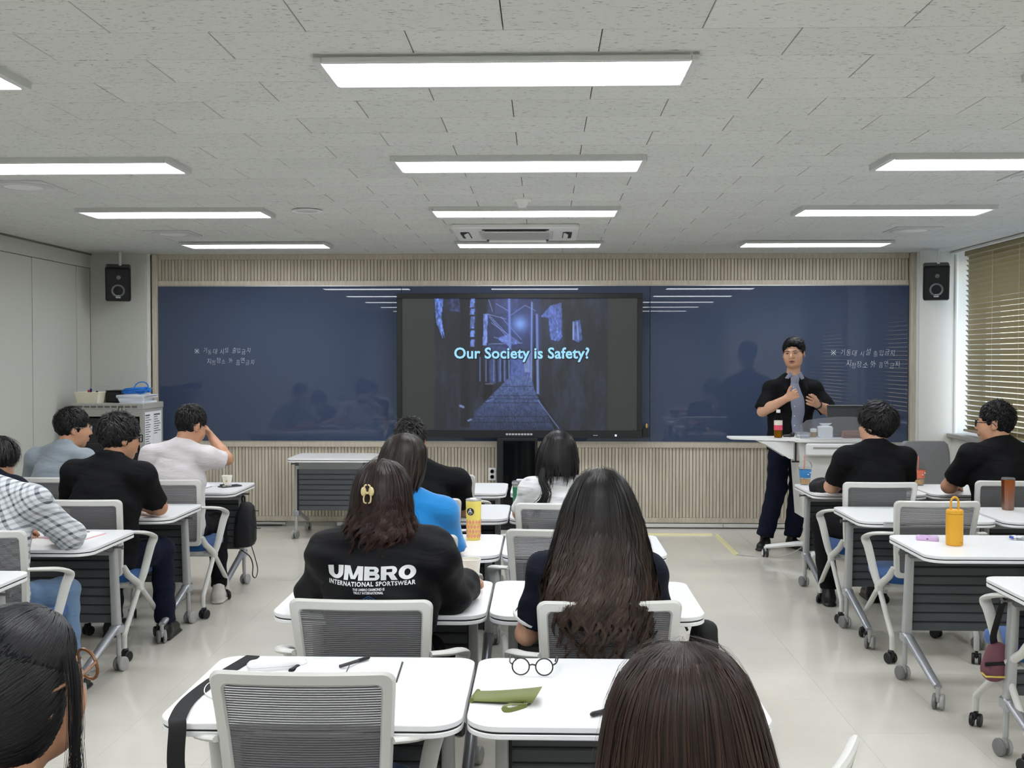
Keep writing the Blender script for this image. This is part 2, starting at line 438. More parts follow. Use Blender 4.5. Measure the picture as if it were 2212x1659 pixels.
# --- venetian blinds
m_blind = mat('olive_wood_slat', (150, 138, 104), .42)
m_cord = mat('blind_cord', (214, 206, 180), .7)
def blind(label, y0, y1, n_slats):
    t = thing('venetian_blind', label, 'blind', (XR + .065, (y0 + y1) / 2, 0), 0, 'venetian blinds along the right wall')
    L = y1 - y0
    rot = Matrix.Rotation(math.radians(53), 3, 'Y')
    # slat: gently curved strip
    mb = MB(); prof = []
    for k in range(5):
        u = (k / 4 - .5); prof.append((u * .050, .004 * (1 - (2 * u) ** 2)))
    rings = []
    for yy in (-L / 2, L / 2):
        rg = [rot @ Vector((p[0], yy, p[1])) for p in prof] + [rot @ Vector((p[0], yy, p[1] - .0026)) for p in reversed(prof)]
        rings.append(rg)
    mb.loft(rings)
    me = mb.mesh('blind_slat', m_blind, 30)
    zt = 2.535; pit = (zt - .985) / (n_slats - 1)
    for i in range(n_slats):
        link('blind_slat', me, t, (0, 0, zt - pit * i))
    obj('head_rail', MB().box((0, 0, 2.565), (.06, L, .045), ch=.004), m_blind, t, smooth=0)
    obj('bottom_rail', MB().box((0, 0, .955), (.055, L, .022), rot=Matrix.Rotation(math.radians(12), 3, 'Y'), ch=.004), m_blind, t, smooth=0)
    for yy in [L / 2 - .09 - .53 * k for k in range(5)]:
        obj('ladder_cord', MB().tube([(-.026, yy, 2.55), (-.026, yy, .955)], .0014, 5).tube([(.026, yy, 2.55), (.026, yy, .955)], .0014, 5), m_cord, t)
    return t
blind('olive wooden venetian blind nearest the front wall speaker', 7.52, 10.17, 35)
blind('olive wooden venetian blind on the next window, just beyond the right frame edge', 4.45, 6.98, 35)

# --- ceiling lights
m_diff = mat('lamp_diffuser', (255, 255, 255), .4, emit=((247, 250, 255), LAMP))
m_house = mat('lamp_housing', (200, 202, 200), .4)
lamp0 = None
names_x = {-2.47: 'left', -.125: 'middle', 2.30: 'right'}
row_names = ['nearest the camera', 'second from the camera', 'third from the camera', 'closest to the board']
rows_y = [3.76, 5.56, 7.37, 9.45]
def lamp_fixture():
    t = thing('ceiling_light', '', 'light')
    hs = MB()
    W, Dp, h, e = 1.255, .345, .030, .026
    hs.box((0, 0, -.006), (W, Dp, .012))
    for sx in (-1, 1): hs.box((sx * (W / 2 - e / 2), 0, -h / 2), (e, Dp, h), ch=.003)
    for sy in (-1, 1): hs.box((0, sy * (Dp / 2 - e * .4), -h / 2), (W - 2 * e, e * .8, h), ch=.003)
    obj('housing', hs, m_house, t, smooth=0)
    obj('diffuser', MB().box((0, 0, -.019), (W - 2 * e, Dp - 1.6 * e, .012)), m_diff, t, smooth=0)
    return t
lamp0 = lamp_fixture(); first = True
for cx, cn in names_x.items():
    for ry, rn in zip(rows_y, row_names):
        lb = 'long white LED ceiling panel in the %s column, %s' % (cn, rn)
        if first:
            lamp0.location = (cx, ry, CEIL); lamp0['label'] = lb; lamp0['group'] = 'LED ceiling panels'; first = False
        else: dup(lamp0, (cx, ry, CEIL), 0, lb, 'LED ceiling panels')
    for ry, rn in ((1.96, 'just above the camera'), (.16, 'behind the camera'), (-1.6, 'at the back of the room')):
        dup(lamp0, (cx, ry, CEIL), 0, 'long white LED ceiling panel in the %s column, %s' % (cn, rn), 'LED ceiling panels')

# --- air conditioner cassette, diffusers, detector
m_white_pl = mat('white_plastic', (226, 227, 224), .38)
m_grey_pl = mat('grey_plastic', (150, 151, 150), .5)
m_dark = mat('dark_slot', (40, 41, 43), .6)
ac = thing('ceiling_air_conditioner', 'white square four-way air conditioner cassette set in the ceiling', 'air conditioner', (-.21, 8.55, CEIL))
obj('panel', MB().prism(rrect(.95, .88, .03), -.035, 0, ch=.008), m_white_pl, ac)
gr_ = obj('grille', MB().prism(rrect(.56, .50, .02), -.044, -.034, ch=.003), mat('ac_grille', (188, 189, 188), .5), ac)
for k in range(9): obj('grille_bar', MB().box((0, -.2 + .05 * k, -.046), (.5, .012, .006)), MATS['ac_grille'], gr_, smooth=0)
for sx in (-1, 1):
    obj('outlet', MB().prism(rrect(.07, .40, .03, cx=sx * .39), -.041, -.034, ch=.002), m_dark, ac)
    obj('louver', MB().box((sx * .375, 0, -.045), (.045, .36, .006), rot=Matrix.Rotation(sx * .5, 3, 'Y'), ch=.002), m_white_pl, ac, smooth=0)
    obj('outlet', MB().prism(rrect(.50, .05, .02, cy=sx * .355), -.041, -.034, ch=.002), m_dark, ac)
    obj('louver', MB().box((0, sx * .345, -.045), (.46, .035, .006), rot=Matrix.Rotation(-sx * .5, 3, 'X'), ch=.002), m_white_pl, ac, smooth=0)
def diffuser(x, y, square, label):
    t = thing('air_diffuser', label, 'vent', (x, y, CEIL), 0, 'round ceiling air diffusers')
    if square: obj('plate', MB().prism(rrect(.36, .36, .01), -.008, 0, ch=.002), m_house, t)
    obj('ring', MB().lathe([(.11, -.004), (.165, -.008), (.165, -.012), (.15, -.016), (.125, -.013), (.11, -.004)], 32, cap=False), m_house, t)
    obj('disc', MB().lathe([(.001, -.020), (.07, -.019), (.105, -.014), (.105, -.009), (.001, -.008)], 32), m_white_pl, t)
    return t
diffuser(-2.93, 8.65, True, 'round air diffuser in a square plate, left of the air conditioner near the corner speaker')
diffuser(2.83, 8.55, True, 'round air diffuser in a square plate on the right near the blinds')
diffuser(-2.98, 6.25, True, 'round air diffuser at the left edge, between two light panels')
diffuser(2.70, 6.05, True, 'round air diffuser at the right edge of the ceiling')
sp = thing('ceiling_speaker', 'flat round white ceiling speaker right of the left light column', 'ceiling speaker', (-1.58, 7.33, CEIL))
obj('rim', MB().lathe([(.075, -.002), (.10, -.004), (.10, -.012), (.088, -.014), (.075, -.010)], 28, cap=False), m_white_pl, sp)
obj('speaker_grille', MB().lathe([(.001, -.012), (.078, -.010), (.078, -.001), (.001, -.001)], 28), MATS['ac_grille'], sp)
sd = thing('smoke_detector', 'small round white smoke detector behind the middle light panel', 'smoke detector', (-.135, 6.86, CEIL))
obj('base_plate', MB().lathe([(.001, -.018), (.055, -.018), (.06, -.012), (.06, 0), (.001, 0)], 24), m_white_pl, sd)
obj('sensor_head', MB().lathe([(.001, -.055), (.025, -.053), (.034, -.042), (.038, -.030), (.048, -.017), (.001, -.017)], 24), m_white_pl, sd)

# --- blue glass writing board in three sheets
m_board = mat('blue_glass', (62, 74, 98), .012, ior=1.5, coat=0.0)
bd = thing('glass_writing_board', 'wide dark blue glass writing board across the front wall', 'writing board', (0, 10.448, (BZ0 + BZ1) / 2))
xs = [BX0, -1.35, 1.005, BX1]
for a, b_ in zip(xs[:-1], xs[1:]):
    obj('glass_sheet', MB().box(((a + b_) / 2, 0, 0), (b_ - a - .004, .012, BZ1 - BZ0), ch=.0015), m_board, bd, smooth=0)
m_chalk = mat('white_marker', (214, 222, 232), .7)
def handwriting(lines, x, z, size, name):
    r2 = random.Random(len(name))
    mbv, mbf = [], []
    for li, (txt, dx) in enumerate(lines):
        cx = x + dx
        for ch in txt:
            if ch == ' ': cx += size * .42; continue
            if ch == '※':
                q = size * .42; cz = z - li * size * 1.75 + q * .85 - 1.56; ccx = cx + q
                tb_ = MB()
                for aa in (PI / 4, -PI / 4):
                    tb_.box((ccx, -.0075, cz), (q * 2.2, .001, size * .07), rot=Matrix.Rotation(aa, 3, 'Y'))
                for aa in range(4): tb_.box((ccx + q * .8 * math.cos(aa * PI / 2), -.0075, cz + q * .8 * math.sin(aa * PI / 2)), (size * .09, .001, size * .09))
                o = len(mbv); mbv.extend(tb_.v); mbf.extend([tuple(i + o for i in f) for f in tb_.f]); cx += size * 1.0; continue
            me = text_mesh(ch, size * r2.uniform(.92, 1.12), offset=-.0012, align='LEFT', shear=r2.uniform(-.05, .25), sx=.82)
            co = np.empty(len(me.vertices) * 3); me.vertices.foreach_get('co', co); co = co.reshape(-1, 3)
            a = r2.uniform(-.09, .09); dz = r2.uniform(-.012, .012)
            o = len(mbv)
            for p in co: mbv.append((cx + p[0] * math.cos(a) - p[1] * math.sin(a), -.0075, z - li * size * 1.75 + dz + p[0] * math.sin(a) + p[1] * math.cos(a) - 1.56))
            for p in me.polygons: mbf.append(tuple(i + o for i in p.vertices))
            bpy.data.meshes.remove(me); cx += size * .80
    me = bpy.data.meshes.new('handwriting'); me.from_pydata(mbv, [], mbf); me.materials.append(m_chalk)
    return link('handwriting', me, bd)
handwriting((('※ 기동대 시설 출입금지', 0), ('지정장소 外 흡연금지', .12)), -3.34, 1.66, .0575, 'left text')
handwriting((('※ 기동대 시설 출입금지', 0), ('지정장소 外 흡연금지', .14)), 2.70, 1.645, .0635, 'right texts')
# ================================================================== DESKS AND CHAIRS
m_top = mat('white_laminate', (238, 239, 240), .28, spec=.5)
m_band = mat('black_edge_line', (24, 24, 30), .5)
m_steel = mat('silver_grey_paint', (176, 178, 178), .38, .25)
m_foot = mat('silver_foot', (168, 171, 176), .28, .55)
m_modesty = mat('charcoal_panel', (78, 82, 86), .5)
m_modgap = mat('charcoal_gap', (30, 31, 34), .7)
m_wheel = mat('grey_wheel', (168, 168, 166), .45)
m_tyre = mat('grey_tyre', (122, 122, 122), .6)
m_blackpl = mat('black_plastic', (28, 28, 30), .45)
m_bracket = mat('bracket_grey', (96, 98, 100), .5)
DW, DD, DZ = .755, .61, .72
desk_mesh = {}
def build_desk():
    """origin on the floor under the middle of the desk; the user sits at -y"""
    t = thing('training_desk', '', 'desk')
    out = rrect(DW, DD, [.055, .055, .085, .085], 7)
    inner = rrect(DW - .006, DD - .006, [.053, .053, .083, .083], 7)
    tp = MB(); tp.prism(out, DZ - .015, DZ, ch=.002)
    top = obj('desktop', tp, m_top, t)
    obj('edge_line', MB().prism(inner, DZ - .0205, DZ - .0145), m_band, top)
    obj('underside_panel', MB().prism(out, DZ - .033, DZ - .020, ch=.002), m_top, t)
    # crossbeam under the top
    obj('crossbeam', MB().box((0, .17, DZ - .072), (DW - .14, .04, .07), ch=.004), m_steel, t, smooth=0)
    for s in (-1, 1):
        x = s * .305
        # post: tapered rectangular column leaning a little
        rg = []
        for (z, y, w, d) in ((DZ - .045, .165, .030, .052), (.24, .205, .034, .060)):
            rg.append([Vector((x - w, y - d / 2, z)), Vector((x + w, y - d / 2, z)), Vector((x + w, y + d / 2, z)), Vector((x - w, y + d / 2, z))])
            w = w
        p = MB(); 
        ring = []
        for (z, y, w, d) in ((DZ - .045, .165, .017, .046), (.25, .205, .020, .052)):
            ring.append([Vector((x + a, y + b2, z)) for a, b2 in rrect(2 * w, d, .008, 2)])
        p.loft(ring)
        obj('post', p, m_steel, t, smooth=30)
        # bracket collar and sloping foot towards the user
        f = MB(); f.box((x, .205, .225), (.05, .085, .05), ch=.008)
        obj('collar', f, m_foot, t, smooth=40)
        f = MB()
        pts = [(x, .215, .235), (x, .16, .228), (x, -.19, .118), (x, -.235, .108)]
        f.tube(pts, [.024, .024, .021, .019], 10, flat=(1.0, .8))
        obj('foot', f, m_foot, t, smooth=40)
        obj('caster_leg', MB().tube([(x, .225, .215), (x, .232, .085)], .013, 8), m_steel, t)
        obj('gusset', MB().prism([(-.05, DZ - .035), (.21, DZ - .035), (.19, DZ - .075), (.12, DZ - .085)], x - .015, x + .015, 'yz'), m_bracket, t, smooth=0)
        obj('bag_hook', MB().tube([(x + s * .005, .13, DZ - .062), (x + s * .062, .13, DZ - .062)], .006, 8).lathe([(.001, 0), (.011, .001), (.011, .006), (.001, .008)], 10, (x + s * .060, .13, DZ - .062), (s, 0, 0)), m_bracket, t)
        for (yy, zz, ang) in ((-.235, .108, .5), (.235, .085, -.3)):
            ca = Matrix.Rotation(ang * s, 3, 'Z')
            c = Vector((x, yy, 0))
            cm = MB(); cm.tube([c + Vector((0, 0, zz)), c + Vector((0, 0, .062))], .011, 8)
            cm.box(c + ca @ Vector((0, .012, .052)), (.018, .05, .034), rot=ca, ch=.006)
            cs = obj('caster', cm, m_wheel, t)
            for w in (-1, 1):
                wc = c + ca @ Vector((w * .017, .014, .0365))
                ax = ca @ Vector((w, 0, 0))
                obj('wheel', MB().lathe([(.001, -.008), (.033, -.008), (.0365, -.005), (.0365, .004), (.033, .008), (.024, .0095), (.001, .0085)], 18, wc, ax), m_wheel if w > 0 else m_tyre, cs)
    # modesty panel: dark frame with separate horizontal slats
    mp_ = obj('modesty_panel', MB().box((0, .232, .435), (.565, .004, .365)), m_modgap, t, smooth=0)
    for k in range(8):
        obj('panel_slat', MB().box((0, .232, .273 + .0463 * k), (.565, .018, .0415), ch=.005), m_modesty, mp_, smooth=0)
    for s in (-1, 1):
        obj('panel_clip', MB().box((s * .285, .232, .435), (.018, .02, .37), ch=.003), m_blackpl, mp_, smooth=0)
    return t
desk0 = build_desk(); desk_used = [False]
G_DESK = 'white flip-top training desks in rows'
def desk(x0, y_near, label, rz=0):
    loc = (x0 + DW / 2, y_near + DD / 2, 0)
    if not desk_used[0]:
        desk_used[0] = True; desk0.location = loc; desk0.rotation_euler = (0, 0, rz); tag(desk0, label, None, G_DESK); return desk0
    return dup(desk0, loc, rz, label, G_DESK)
CL, CR = -.955, -.19
ROW = [2.64, 3.78, 4.94, 6.08, 7.24]
desk(CL, ROW[0], 'white desk in the left middle column nearest the camera, with notebook and black strap')
desk(CR, ROW[0], 'white desk nearest the camera holding round glasses and a green case')
desk(CL, ROW[1], 'white desk in front of the woman in the lettered black jacket')
desk(CR, ROW[1], 'white desk in front of the woman with long wavy hair')
desk(CL, ROW[2], 'white desk with the yellow tumbler, behind the blue-sweater woman')
desk(CR, ROW[2], 'white desk in the right middle column, third from the camera')
desk(CL, ROW[3], 'white desk in front of the man in black T-shirt, middle column')
desk(CR, ROW[3], 'white desk in front of the white tie-dye shirt, with green tumbler')
desk(CL - .05, ROW[4], 'empty white desk of the left middle column furthest from the camera')
desk(CR - .03, ROW[4], 'white desk of the right middle column furthest from the camera')
LX = -2.865
desk(LX - .03, 3.92, 'white desk at the left frame edge, only its corner visible')
desk(LX, 5.03, 'white desk in the left aisle block with an open notebook')
desk(LX + .03, 6.05, 'white desk under the elbows of the man in black polo and glasses')
desk(LX + .05, 7.22, 'white desk with paper cup and phone, black backpack hanging from it')
desk(LX - .77, 5.03, 'white desk left of the open notebook desk')
desk(LX - .74, 6.05, 'white desk of the left block near the wall, in front of the navy sleeve')
desk(LX - .72, 7.22, 'white desk in front of the man in grey-blue shirt')
RX = 1.735
desk(RX + .06, 3.93, 'white desk at the right frame edge beside the maroon bag')
desk(RX, 4.99, 'white desk with the mustard tumbler and lilac power bank')
desk(RX, 6.05, 'white desk with a small taped label, second in the right block')
desk(RX + .04, 7.26, 'white desk with the blue-sleeved drink cup and black cap')
desk(RX + .78, 4.99, 'white desk at the right edge, nearest the crumpled wrapper')
desk(RX + .79, 6.05, 'white desk with the copper tumbler')
desk(RX + .82, 7.26, 'white desk with the orange-sleeved drink cup')
desk(-2.285, 9.69, 'spare white desk standing by the front wall left of the screen', PI)

# ------------------------------------------------------------------ chairs
m_cwhite = mat('chair_white', (209, 209, 204), .42)
m_mesh = mat('chair_mesh_grey', (108, 108, 110), .7)
m_seat = mat('blue_seat_fabric', (28, 78, 136), .85, bump=(500, .3, .001), sheen=.2)
def build_chair():
    """origin on the floor below the middle of the top of the backrest; faces +y"""
    t = thing('mesh_chair', '', 'chair')
    # backrest frame: path of a rounded trapezoid, in a plane leaning back, curved in plan
    zt, zb = .868, .445
    def bk(u, v):    # u -1..1 across, v 0 bottom ..1 top
        hw = .196 + .030 * v
        x = u * hw; z = zb + (zt - zb) * v
        y = .080 - .080 * v + .010 * math.sin(PI * v) - .020 * (1 - u * u)
        return Vector((x, y + .020, z))
    fr = MB()
    # frame as lofted rectangle section along outline (u,v); inner edge offset
    N = 10
    def outl(inset):
        pts = []
        r = .10
        iu, iv = inset / .21, inset / .417
        us = 1 - iu; v0, v1 = iv * .9, 1 - iv * 1.15
        ru, rv = .13 if inset < .01 else .07, .065 if inset < .01 else .035
        for k in range(6): a = PI / 2 * k / 5; pts.append((us - ru + ru * math.sin(a) , v1 - rv + rv * math.cos(a)))
        for k in range(1, N): pts.append((us, v1 - rv - (v1 - v0 - 2 * rv) * k / N))
        for k in range(6): a = PI / 2 * k / 5; pts.append((us - ru + ru * math.cos(a), v0 + rv - rv * math.sin(a)))
        for k in range(1, N): pts.append((us - ru - (2 * us - 2 * ru) * k / N, v0))
        for k in range(6): a = PI / 2 * k / 5; pts.append((-us + ru - ru * math.sin(a), v0 + rv - rv * math.cos(a)))
        for k in range(1, N): pts.append((-us, v0 + rv + (v1 - v0 - 2 * rv) * k / N))
        for k in range(6): a = PI / 2 * k / 5; pts.append((-us + ru - ru * math.cos(a), v1 - rv + rv * math.sin(a)))
        for k in range(1, N): pts.append((-us + ru + (2 * us - 2 * ru) * k / N, v1))
        return pts
    o, i_ = outl(0.0), outl(.031)
    rings = []
    for (a, c) in zip(o, i_):
        A, B = bk(*a), bk(*c)
        d = Vector((0, .011, 0))
        A2 = A.lerp(B, .18); B2 = B.lerp(A, .15)
        rings.append([A + d * .3, A2 + d, B2 + d, B + d * .3, B - d * .3, B2 - d, A2 - d, A - d * .3])
    fr.loft(rings, closed=True)
    obj('back_frame', fr, m_cwhite, t, smooth=40)
    # mesh: horizontal woven bars
    ms = MB(); nb = 58
    for k in range(nb):
        v = .055 + .865 * k / (nb - 1)
        hv = .0027 / .417
        vs = []; M = 8
        for q in range(M + 1):
            u = -.875 + 1.75 * q / M
            for (dv, dy) in ((hv, .0), (0, .0016), (-hv, 0), (0, -.0012)):
                p = bk(u, v + dv); vs.append(p + Vector((0, dy, 0)))
        fs = []
        for q in range(M):
            for e in range(4):
                a = q * 4 + e; c = q * 4 + (e + 1) % 4
                fs.append((a, c, c + 4, a + 4))
        ms.add(vs, fs)
    tag(obj('back_mesh', ms, m_mesh, t, smooth=0), kind='stuff')
    # seat
    st = MB(); rg = []
    for (z, k) in ((.398, .90), (.405, .98), (.43, 1.0), (.448, .98), (.458, .90)):
        rg.append([Vector((x * k, .36 + y * k, z - .012 * max(0, (y - .12)) * 4)) for x, y in rrect(.445, .45, [.12, .12, .07, .07], 6)])
    st.loft(rg); obj('seat', st, m_seat, t, smooth=50)
    obj('seat_pan', MB().prism(rrect(.37, .36, .06, cy=.35), .372, .402, ch=.006), m_cwhite, t)
    obj('under_bar', MB().tube([(-.215, .23, .372), (.215, .23, .372)], .017, 8).tube([(-.19, .42, .375), (.19, .42, .375)], .012, 8), m_cwhite, t)
    for s in (-1, 1):
        # lower upright carrying the back down to the hub
        up = MB()
        up.tube([(s * .200, .095, .50), (s * .215, .120, .45), (s * .236, .195, .395), (s * .238, .225, .365)], [.015, .018, .019, .015], 10, flat=(1.1, .85), up=(0, 1, 0))
        obj('upright', up, m_cwhite, t, smooth=50)
        # arm loop: from the frame, outwards and forwards, then strut down to the hub
        a = arc_pts([(s * .213, .052, .690), (s * .262, .085, .686), (s * .290, .18, .668), (s * .294, .275, .640), (s * .291, .298, .618), (s * .280, .280, .575), (s * .256, .243, .44), (s * .238, .225, .375)], 4)
        rr = [.0135 + .004 * math.sin(PI * i / (len(a) - 1)) for i in range(len(a))]
        obj('armrest', MB().tube(a, rr, 12, flat=(.62, 1.38), up=(s, 0, 0)), m_cwhite, t, smooth=60)
        obj('hub', MB().lathe([(.001, -.016), (.026, -.016), (.030, -.010), (.030, .010), (.026, .016), (.001, .016)], 14, (s * .238, .226, .372), (s, 0, 0)), m_cwhite, t)
        # two legs from the hub
        lf = arc_pts([(s * .236, .225, .372), (s * .232, .30, .325), (s * .215, .545, .165), (s * .212, .585, .130), (s * .212, .592, .075)], 4)
        obj('leg', MB().tube(lf, .0145, 10), m_cwhite, t, smooth=50)
        lr = arc_pts([(s * .236, .235, .372), (s * .234, .20, .335), (s * .222, .065, .165), (s * .220, .050, .130), (s * .220, .048, .075)], 4)
        obj('leg', MB().tube(lr, .0145, 10), m_cwhite, t, smooth=50)
        for (cx, cy, ang) in ((s * .212, .592, .6), (s * .220, .048, -.4)):
            ca = Matrix.Rotation(ang * s, 3, 'Z'); c = Vector((cx, cy, 0))
            cm = MB(); cm.box(c + ca @ Vector((0, .008, .052)), (.016, .046, .040), rot=ca, ch=.007)
            for w in (-1, 1):
                cm.lathe([(.001, -.008), (.026, -.008), (.029, -.005), (.029, .005), (.026, .008), (.001, .008)], 16, c + ca @ Vector((w * .016, .012, .0295)), ca @ Vector((w, 0, 0)))
            obj('caster', cm, m_blackpl, t)
    return t
chair0 = build_chair(); chair_used = [False]
G_CH = 'white mesh-back caster chairs'
def chair(x, y, label, rz=0):
    if not chair_used[0]:
        chair_used[0] = True; chair0.location = (x, y, 0); chair0.rotation_euler = (0, 0, rz); tag(chair0, label, None, G_CH); return chair0
    return dup(chair0, (x, y, 0), rz, label, G_CH)
chair(-.575, 2.57, 'empty white mesh chair pushed in at the desk nearest the camera')
chair(-.565, 3.35, 'white mesh chair under the woman in the lettered black jacket', -.02)
chair(.205, 3.35, 'white mesh chair under the woman with long wavy hair', .06)
chair(-.585, 4.60, 'white mesh chair of the woman in blue sweater')
chair(.06, 4.765, 'empty white mesh chair in the right middle column, third row')
chair(-.66, 5.80, 'white mesh chair of the man in black T-shirt, middle column')
chair(.075, 5.635, 'white mesh chair of the woman in white tie-dye shirt')
chair(-.66, 7.0, 'empty white mesh chair at the furthest middle desk')
chair(-2.46, 4.66, 'white mesh chair of the person in plaid shirt and jeans')
chair(-2.44, 5.69, 'white mesh chair of the man in black polo with thick glasses')
chair(-2.32, 6.655, 'white mesh chair of the man in white T-shirt')
chair(-3.10, 6.76, 'white mesh chair of the man in grey-blue shirt')
chair(-3.14, 5.72, 'white mesh chair of the person in navy top at the left edge')
chair(2.10, 4.24, 'white mesh chair at the right edge with blue seat showing')
chair(2.06, 5.78, 'empty white mesh chair behind the mustard tumbler')
chair(2.03, 6.655, 'white mesh chair of the man in black polo without glasses')
chair(2.86, 6.76, 'white mesh chair of the man in black polo with glasses, right')
chair(.53, 1.99, 'turned white mesh chair at the bottom edge, only a top corner visible', 1.05)
chair(.19, 1.30, 'white mesh chair below the frame, of the brown-haired woman in front')
chair(-.70, 1.42, 'white mesh chair below the frame, of the woman with dark tied hair')
# ================================================================== FRONT OF THE ROOM
# ------------------------------------------------------------------ interactive display
m_bezel = mat('display_bezel', (26, 27, 30), .35)
m_bglass = mat('black_glass', (10, 11, 13), .05)
def face_emit(name, rgb, strength, rough=.3):
    return mat(name, (8, 8, 8), rough, emit=(rgb, strength))
tv = thing('interactive_display', 'large black interactive display showing a night alley slide, in front of the blue board', 'display', (-.228, 10.33, 0))
TW, TZ0, TZ1 = 2.305, .865, 2.222
obj('casing', MB().box((0, .06, (TZ0 + TZ1) / 2), (TW, .08, TZ1 - TZ0), ch=.008), m_bezel, tv, smooth=0)
bz = MB()
SX0, SX1, SZ0, SZ1 = -1.105, 1.105, .935, 2.174
bz.box((0, .008, (SZ1 + TZ1) / 2), (TW, .03, TZ1 - SZ1), ch=.003).box((0, .008, (SZ0 + TZ0) / 2), (TW, .03, SZ0 - TZ0), ch=.003)
bz.box((-(TW / 2 + 1.105) / 2, .008, (SZ0 + SZ1) / 2), (TW / 2 - 1.105, .03, SZ1 - SZ0), ch=.003).box(((TW / 2 + 1.105) / 2, .008, (SZ0 + SZ1) / 2), (TW / 2 - 1.105, .03, SZ1 - SZ0), ch=.003)
obj('bezel', bz, m_bezel, tv, smooth=0)
# the slide: a fine grid coloured per vertex (flat picture on a flat screen)
GW, GH = 360, 202
def paint_slide():
    X, Y = np.meshgrid(np.linspace(72, 2035, GW), np.linspace(97, 1205, GH))   # picture measured in the photograph's own frame
    rs = np.random.RandomState(3)
    def noise(sx, sy, seed):
        r_ = np.random.RandomState(seed); a = r_.rand(GH // sy + 3, GW // sx + 3)
        yi = np.arange(GH) / sy; xi = np.arange(GW) / sx
        y0 = yi.astype(int); x0 = xi.astype(int); fy = (yi - y0)[:, None]; fx = (xi - x0)[None]
        return (a[y0][:, x0] * (1 - fy) * (1 - fx) + a[y0 + 1][:, x0] * fy * (1 - fx) + a[y0][:, x0 + 1] * (1 - fy) * fx + a[y0 + 1][:, x0 + 1] * fy * fx)
    img = np.zeros((GH, GW, 3)); img[:] = (50, 54, 52)
    img *= (1 + .18 * np.clip((400 - Y) / 400, 0, 1))[..., None]
    n1 = noise(9, 40, 1); n2 = noise(3, 9, 2); n3 = noise(30, 60, 4); n4 = noise(2, 3, 5)
    pic = (X > 345) & (X < 1790)
    wall = np.array([34, 38, 46])[None, None] + (np.clip(n1 * .5 + n2 * .3 + n3 * .5 - .5, 0, 1) * 75)[..., None] * np.array([.5, .6, .95])
    img[pic] = wall[pic]
    def poly(pts, rgb, a=1.0, tex=0):
        m = np.zeros(X.shape, bool); P = pts
        j = len(P) - 1
        for i in range(len(P)):
            xi, yi = P[i]; xj, yj = P[j]
            c = ((yi > Y) != (yj > Y)) & (X < (xj - xi) * (Y - yi) / ((yj - yi) + 1e-9) + xi)
            m ^= c; j = i
        k = np.ones(X.shape)
        if tex: k = 1 - tex + 2 * tex * (n4 * .5 + n2 * .5)
        for c in range(3): img[..., c] = np.where(m, img[..., c] * (1 - a) + rgb[c] * k * a, img[..., c])
    def line(x0, y0, x1, y1, w, rgb, a=1.0):
        dx, dy = x1 - x0, y1 - y0; L2 = dx * dx + dy * dy
        t = np.clip(((X - x0) * dx + (Y - y0) * dy) / L2, 0, 1)
        d = np.hypot(X - x0 - t * dx, Y - y0 - t * dy)
        k = np.clip(1.3 - d / w, 0, 1) * a
        for c in range(3): img[..., c] = img[..., c] * (1 - k) + rgb[c] * k
    poly([(790, 97), (1235, 97), (1235, 520), (790, 520)], (46, 54, 92), .9, .2)                     # sky
    poly([(850, 97), (1040, 97), (1040, 200), (850, 230)], (62, 72, 120), .8, .2)
    poly([(345, 97), (420, 97), (400, 250), (430, 430), (350, 200)], (104, 134, 228), .9, .6)          # ivy-lit wall at left
    poly([(350, 200), (400, 260), (415, 440), (360, 300)], (120, 150, 245), .8, .6)
    poly([(450, 97), (550, 97), (560, 210), (470, 200)], (64, 76, 126), .8, .6)
    poly([(560, 97), (640, 97), (640, 1180), (560, 1180)], (24, 27, 33), .75)
    for (a, c) in ((97, 170), (185, 230), (250, 350), (365, 420), (440, 500)): poly([(648, a), (682, a), (676, c), (640, c)], (118, 150, 240), .85, .5)
    poly([(690, 97), (790, 97), (760, 400), (735, 800), (690, 960)], (26, 30, 38), .9)
    poly([(755, 225), (792, 225), (782, 490), (748, 490)], (130, 158, 242), .9, .4)                   # lit post, left
    poly([(790, 480), (1000, 520), (985, 770), (790, 830)], (62, 76, 124), .9, .3)                   # far houses
    for xx in (700, 740, 790, 862, 910, 950): line(xx, 560, xx + 6, 800, 9, (22, 26, 36), .9)
    for xx in (725, 775, 840, 893, 930, 968): line(xx, 590, xx, 790, 5, (130, 150, 215), .75)
    poly([(985, 590), (1145, 540), (1145, 760), (985, 740)], (86, 106, 178), .95, .25)
    poly([(1085, 600), (1140, 560), (1140, 720), (1100, 715)], (130, 150, 205), .9, .15)
    for (x0, y0, x1, y1) in ((795, 230, 1030, 480), (800, 250, 960, 430), (780, 225, 945, 270), (985, 235, 1100, 155), (1100, 155, 1190, 200), (820, 300, 1060, 470), (900, 250, 1070, 440), (860, 140, 960, 200), (840, 420, 1000, 470), (800, 110, 830, 210), (800, 480, 1080, 470)): line(x0, y0, x1, y1, 3.4, (150, 172, 240), .8)
    poly([(860, 430), (960, 400), (1050, 470), (970, 500)], (110, 134, 210), .7, .6)
    line(968, 97, 975, 520, 12, (128, 154, 235), .95); line(1158, 130, 1152, 830, 8, (140, 164, 238), .95)
    line(1200, 235, 1210, 960, 12, (132, 156, 228), .9); line(1180, 240, 1186, 950, 8, (18, 22, 32), .9)
    poly([(1232, 250), (1310, 160), (1405, 130), (1412, 420), (1380, 460), (1315, 440), (1295, 260)], (98, 122, 205), .9, .5)   # lit facade, right
    poly([(1495, 290), (1560, 275), (1580, 440), (1545, 465), (1495, 440)], (84, 104, 170), .95, .3)
    line(1505, 300, 1505, 440, 8, (170, 190, 245), .8); line(1535, 300, 1545, 440, 7, (170, 190, 245), .7)
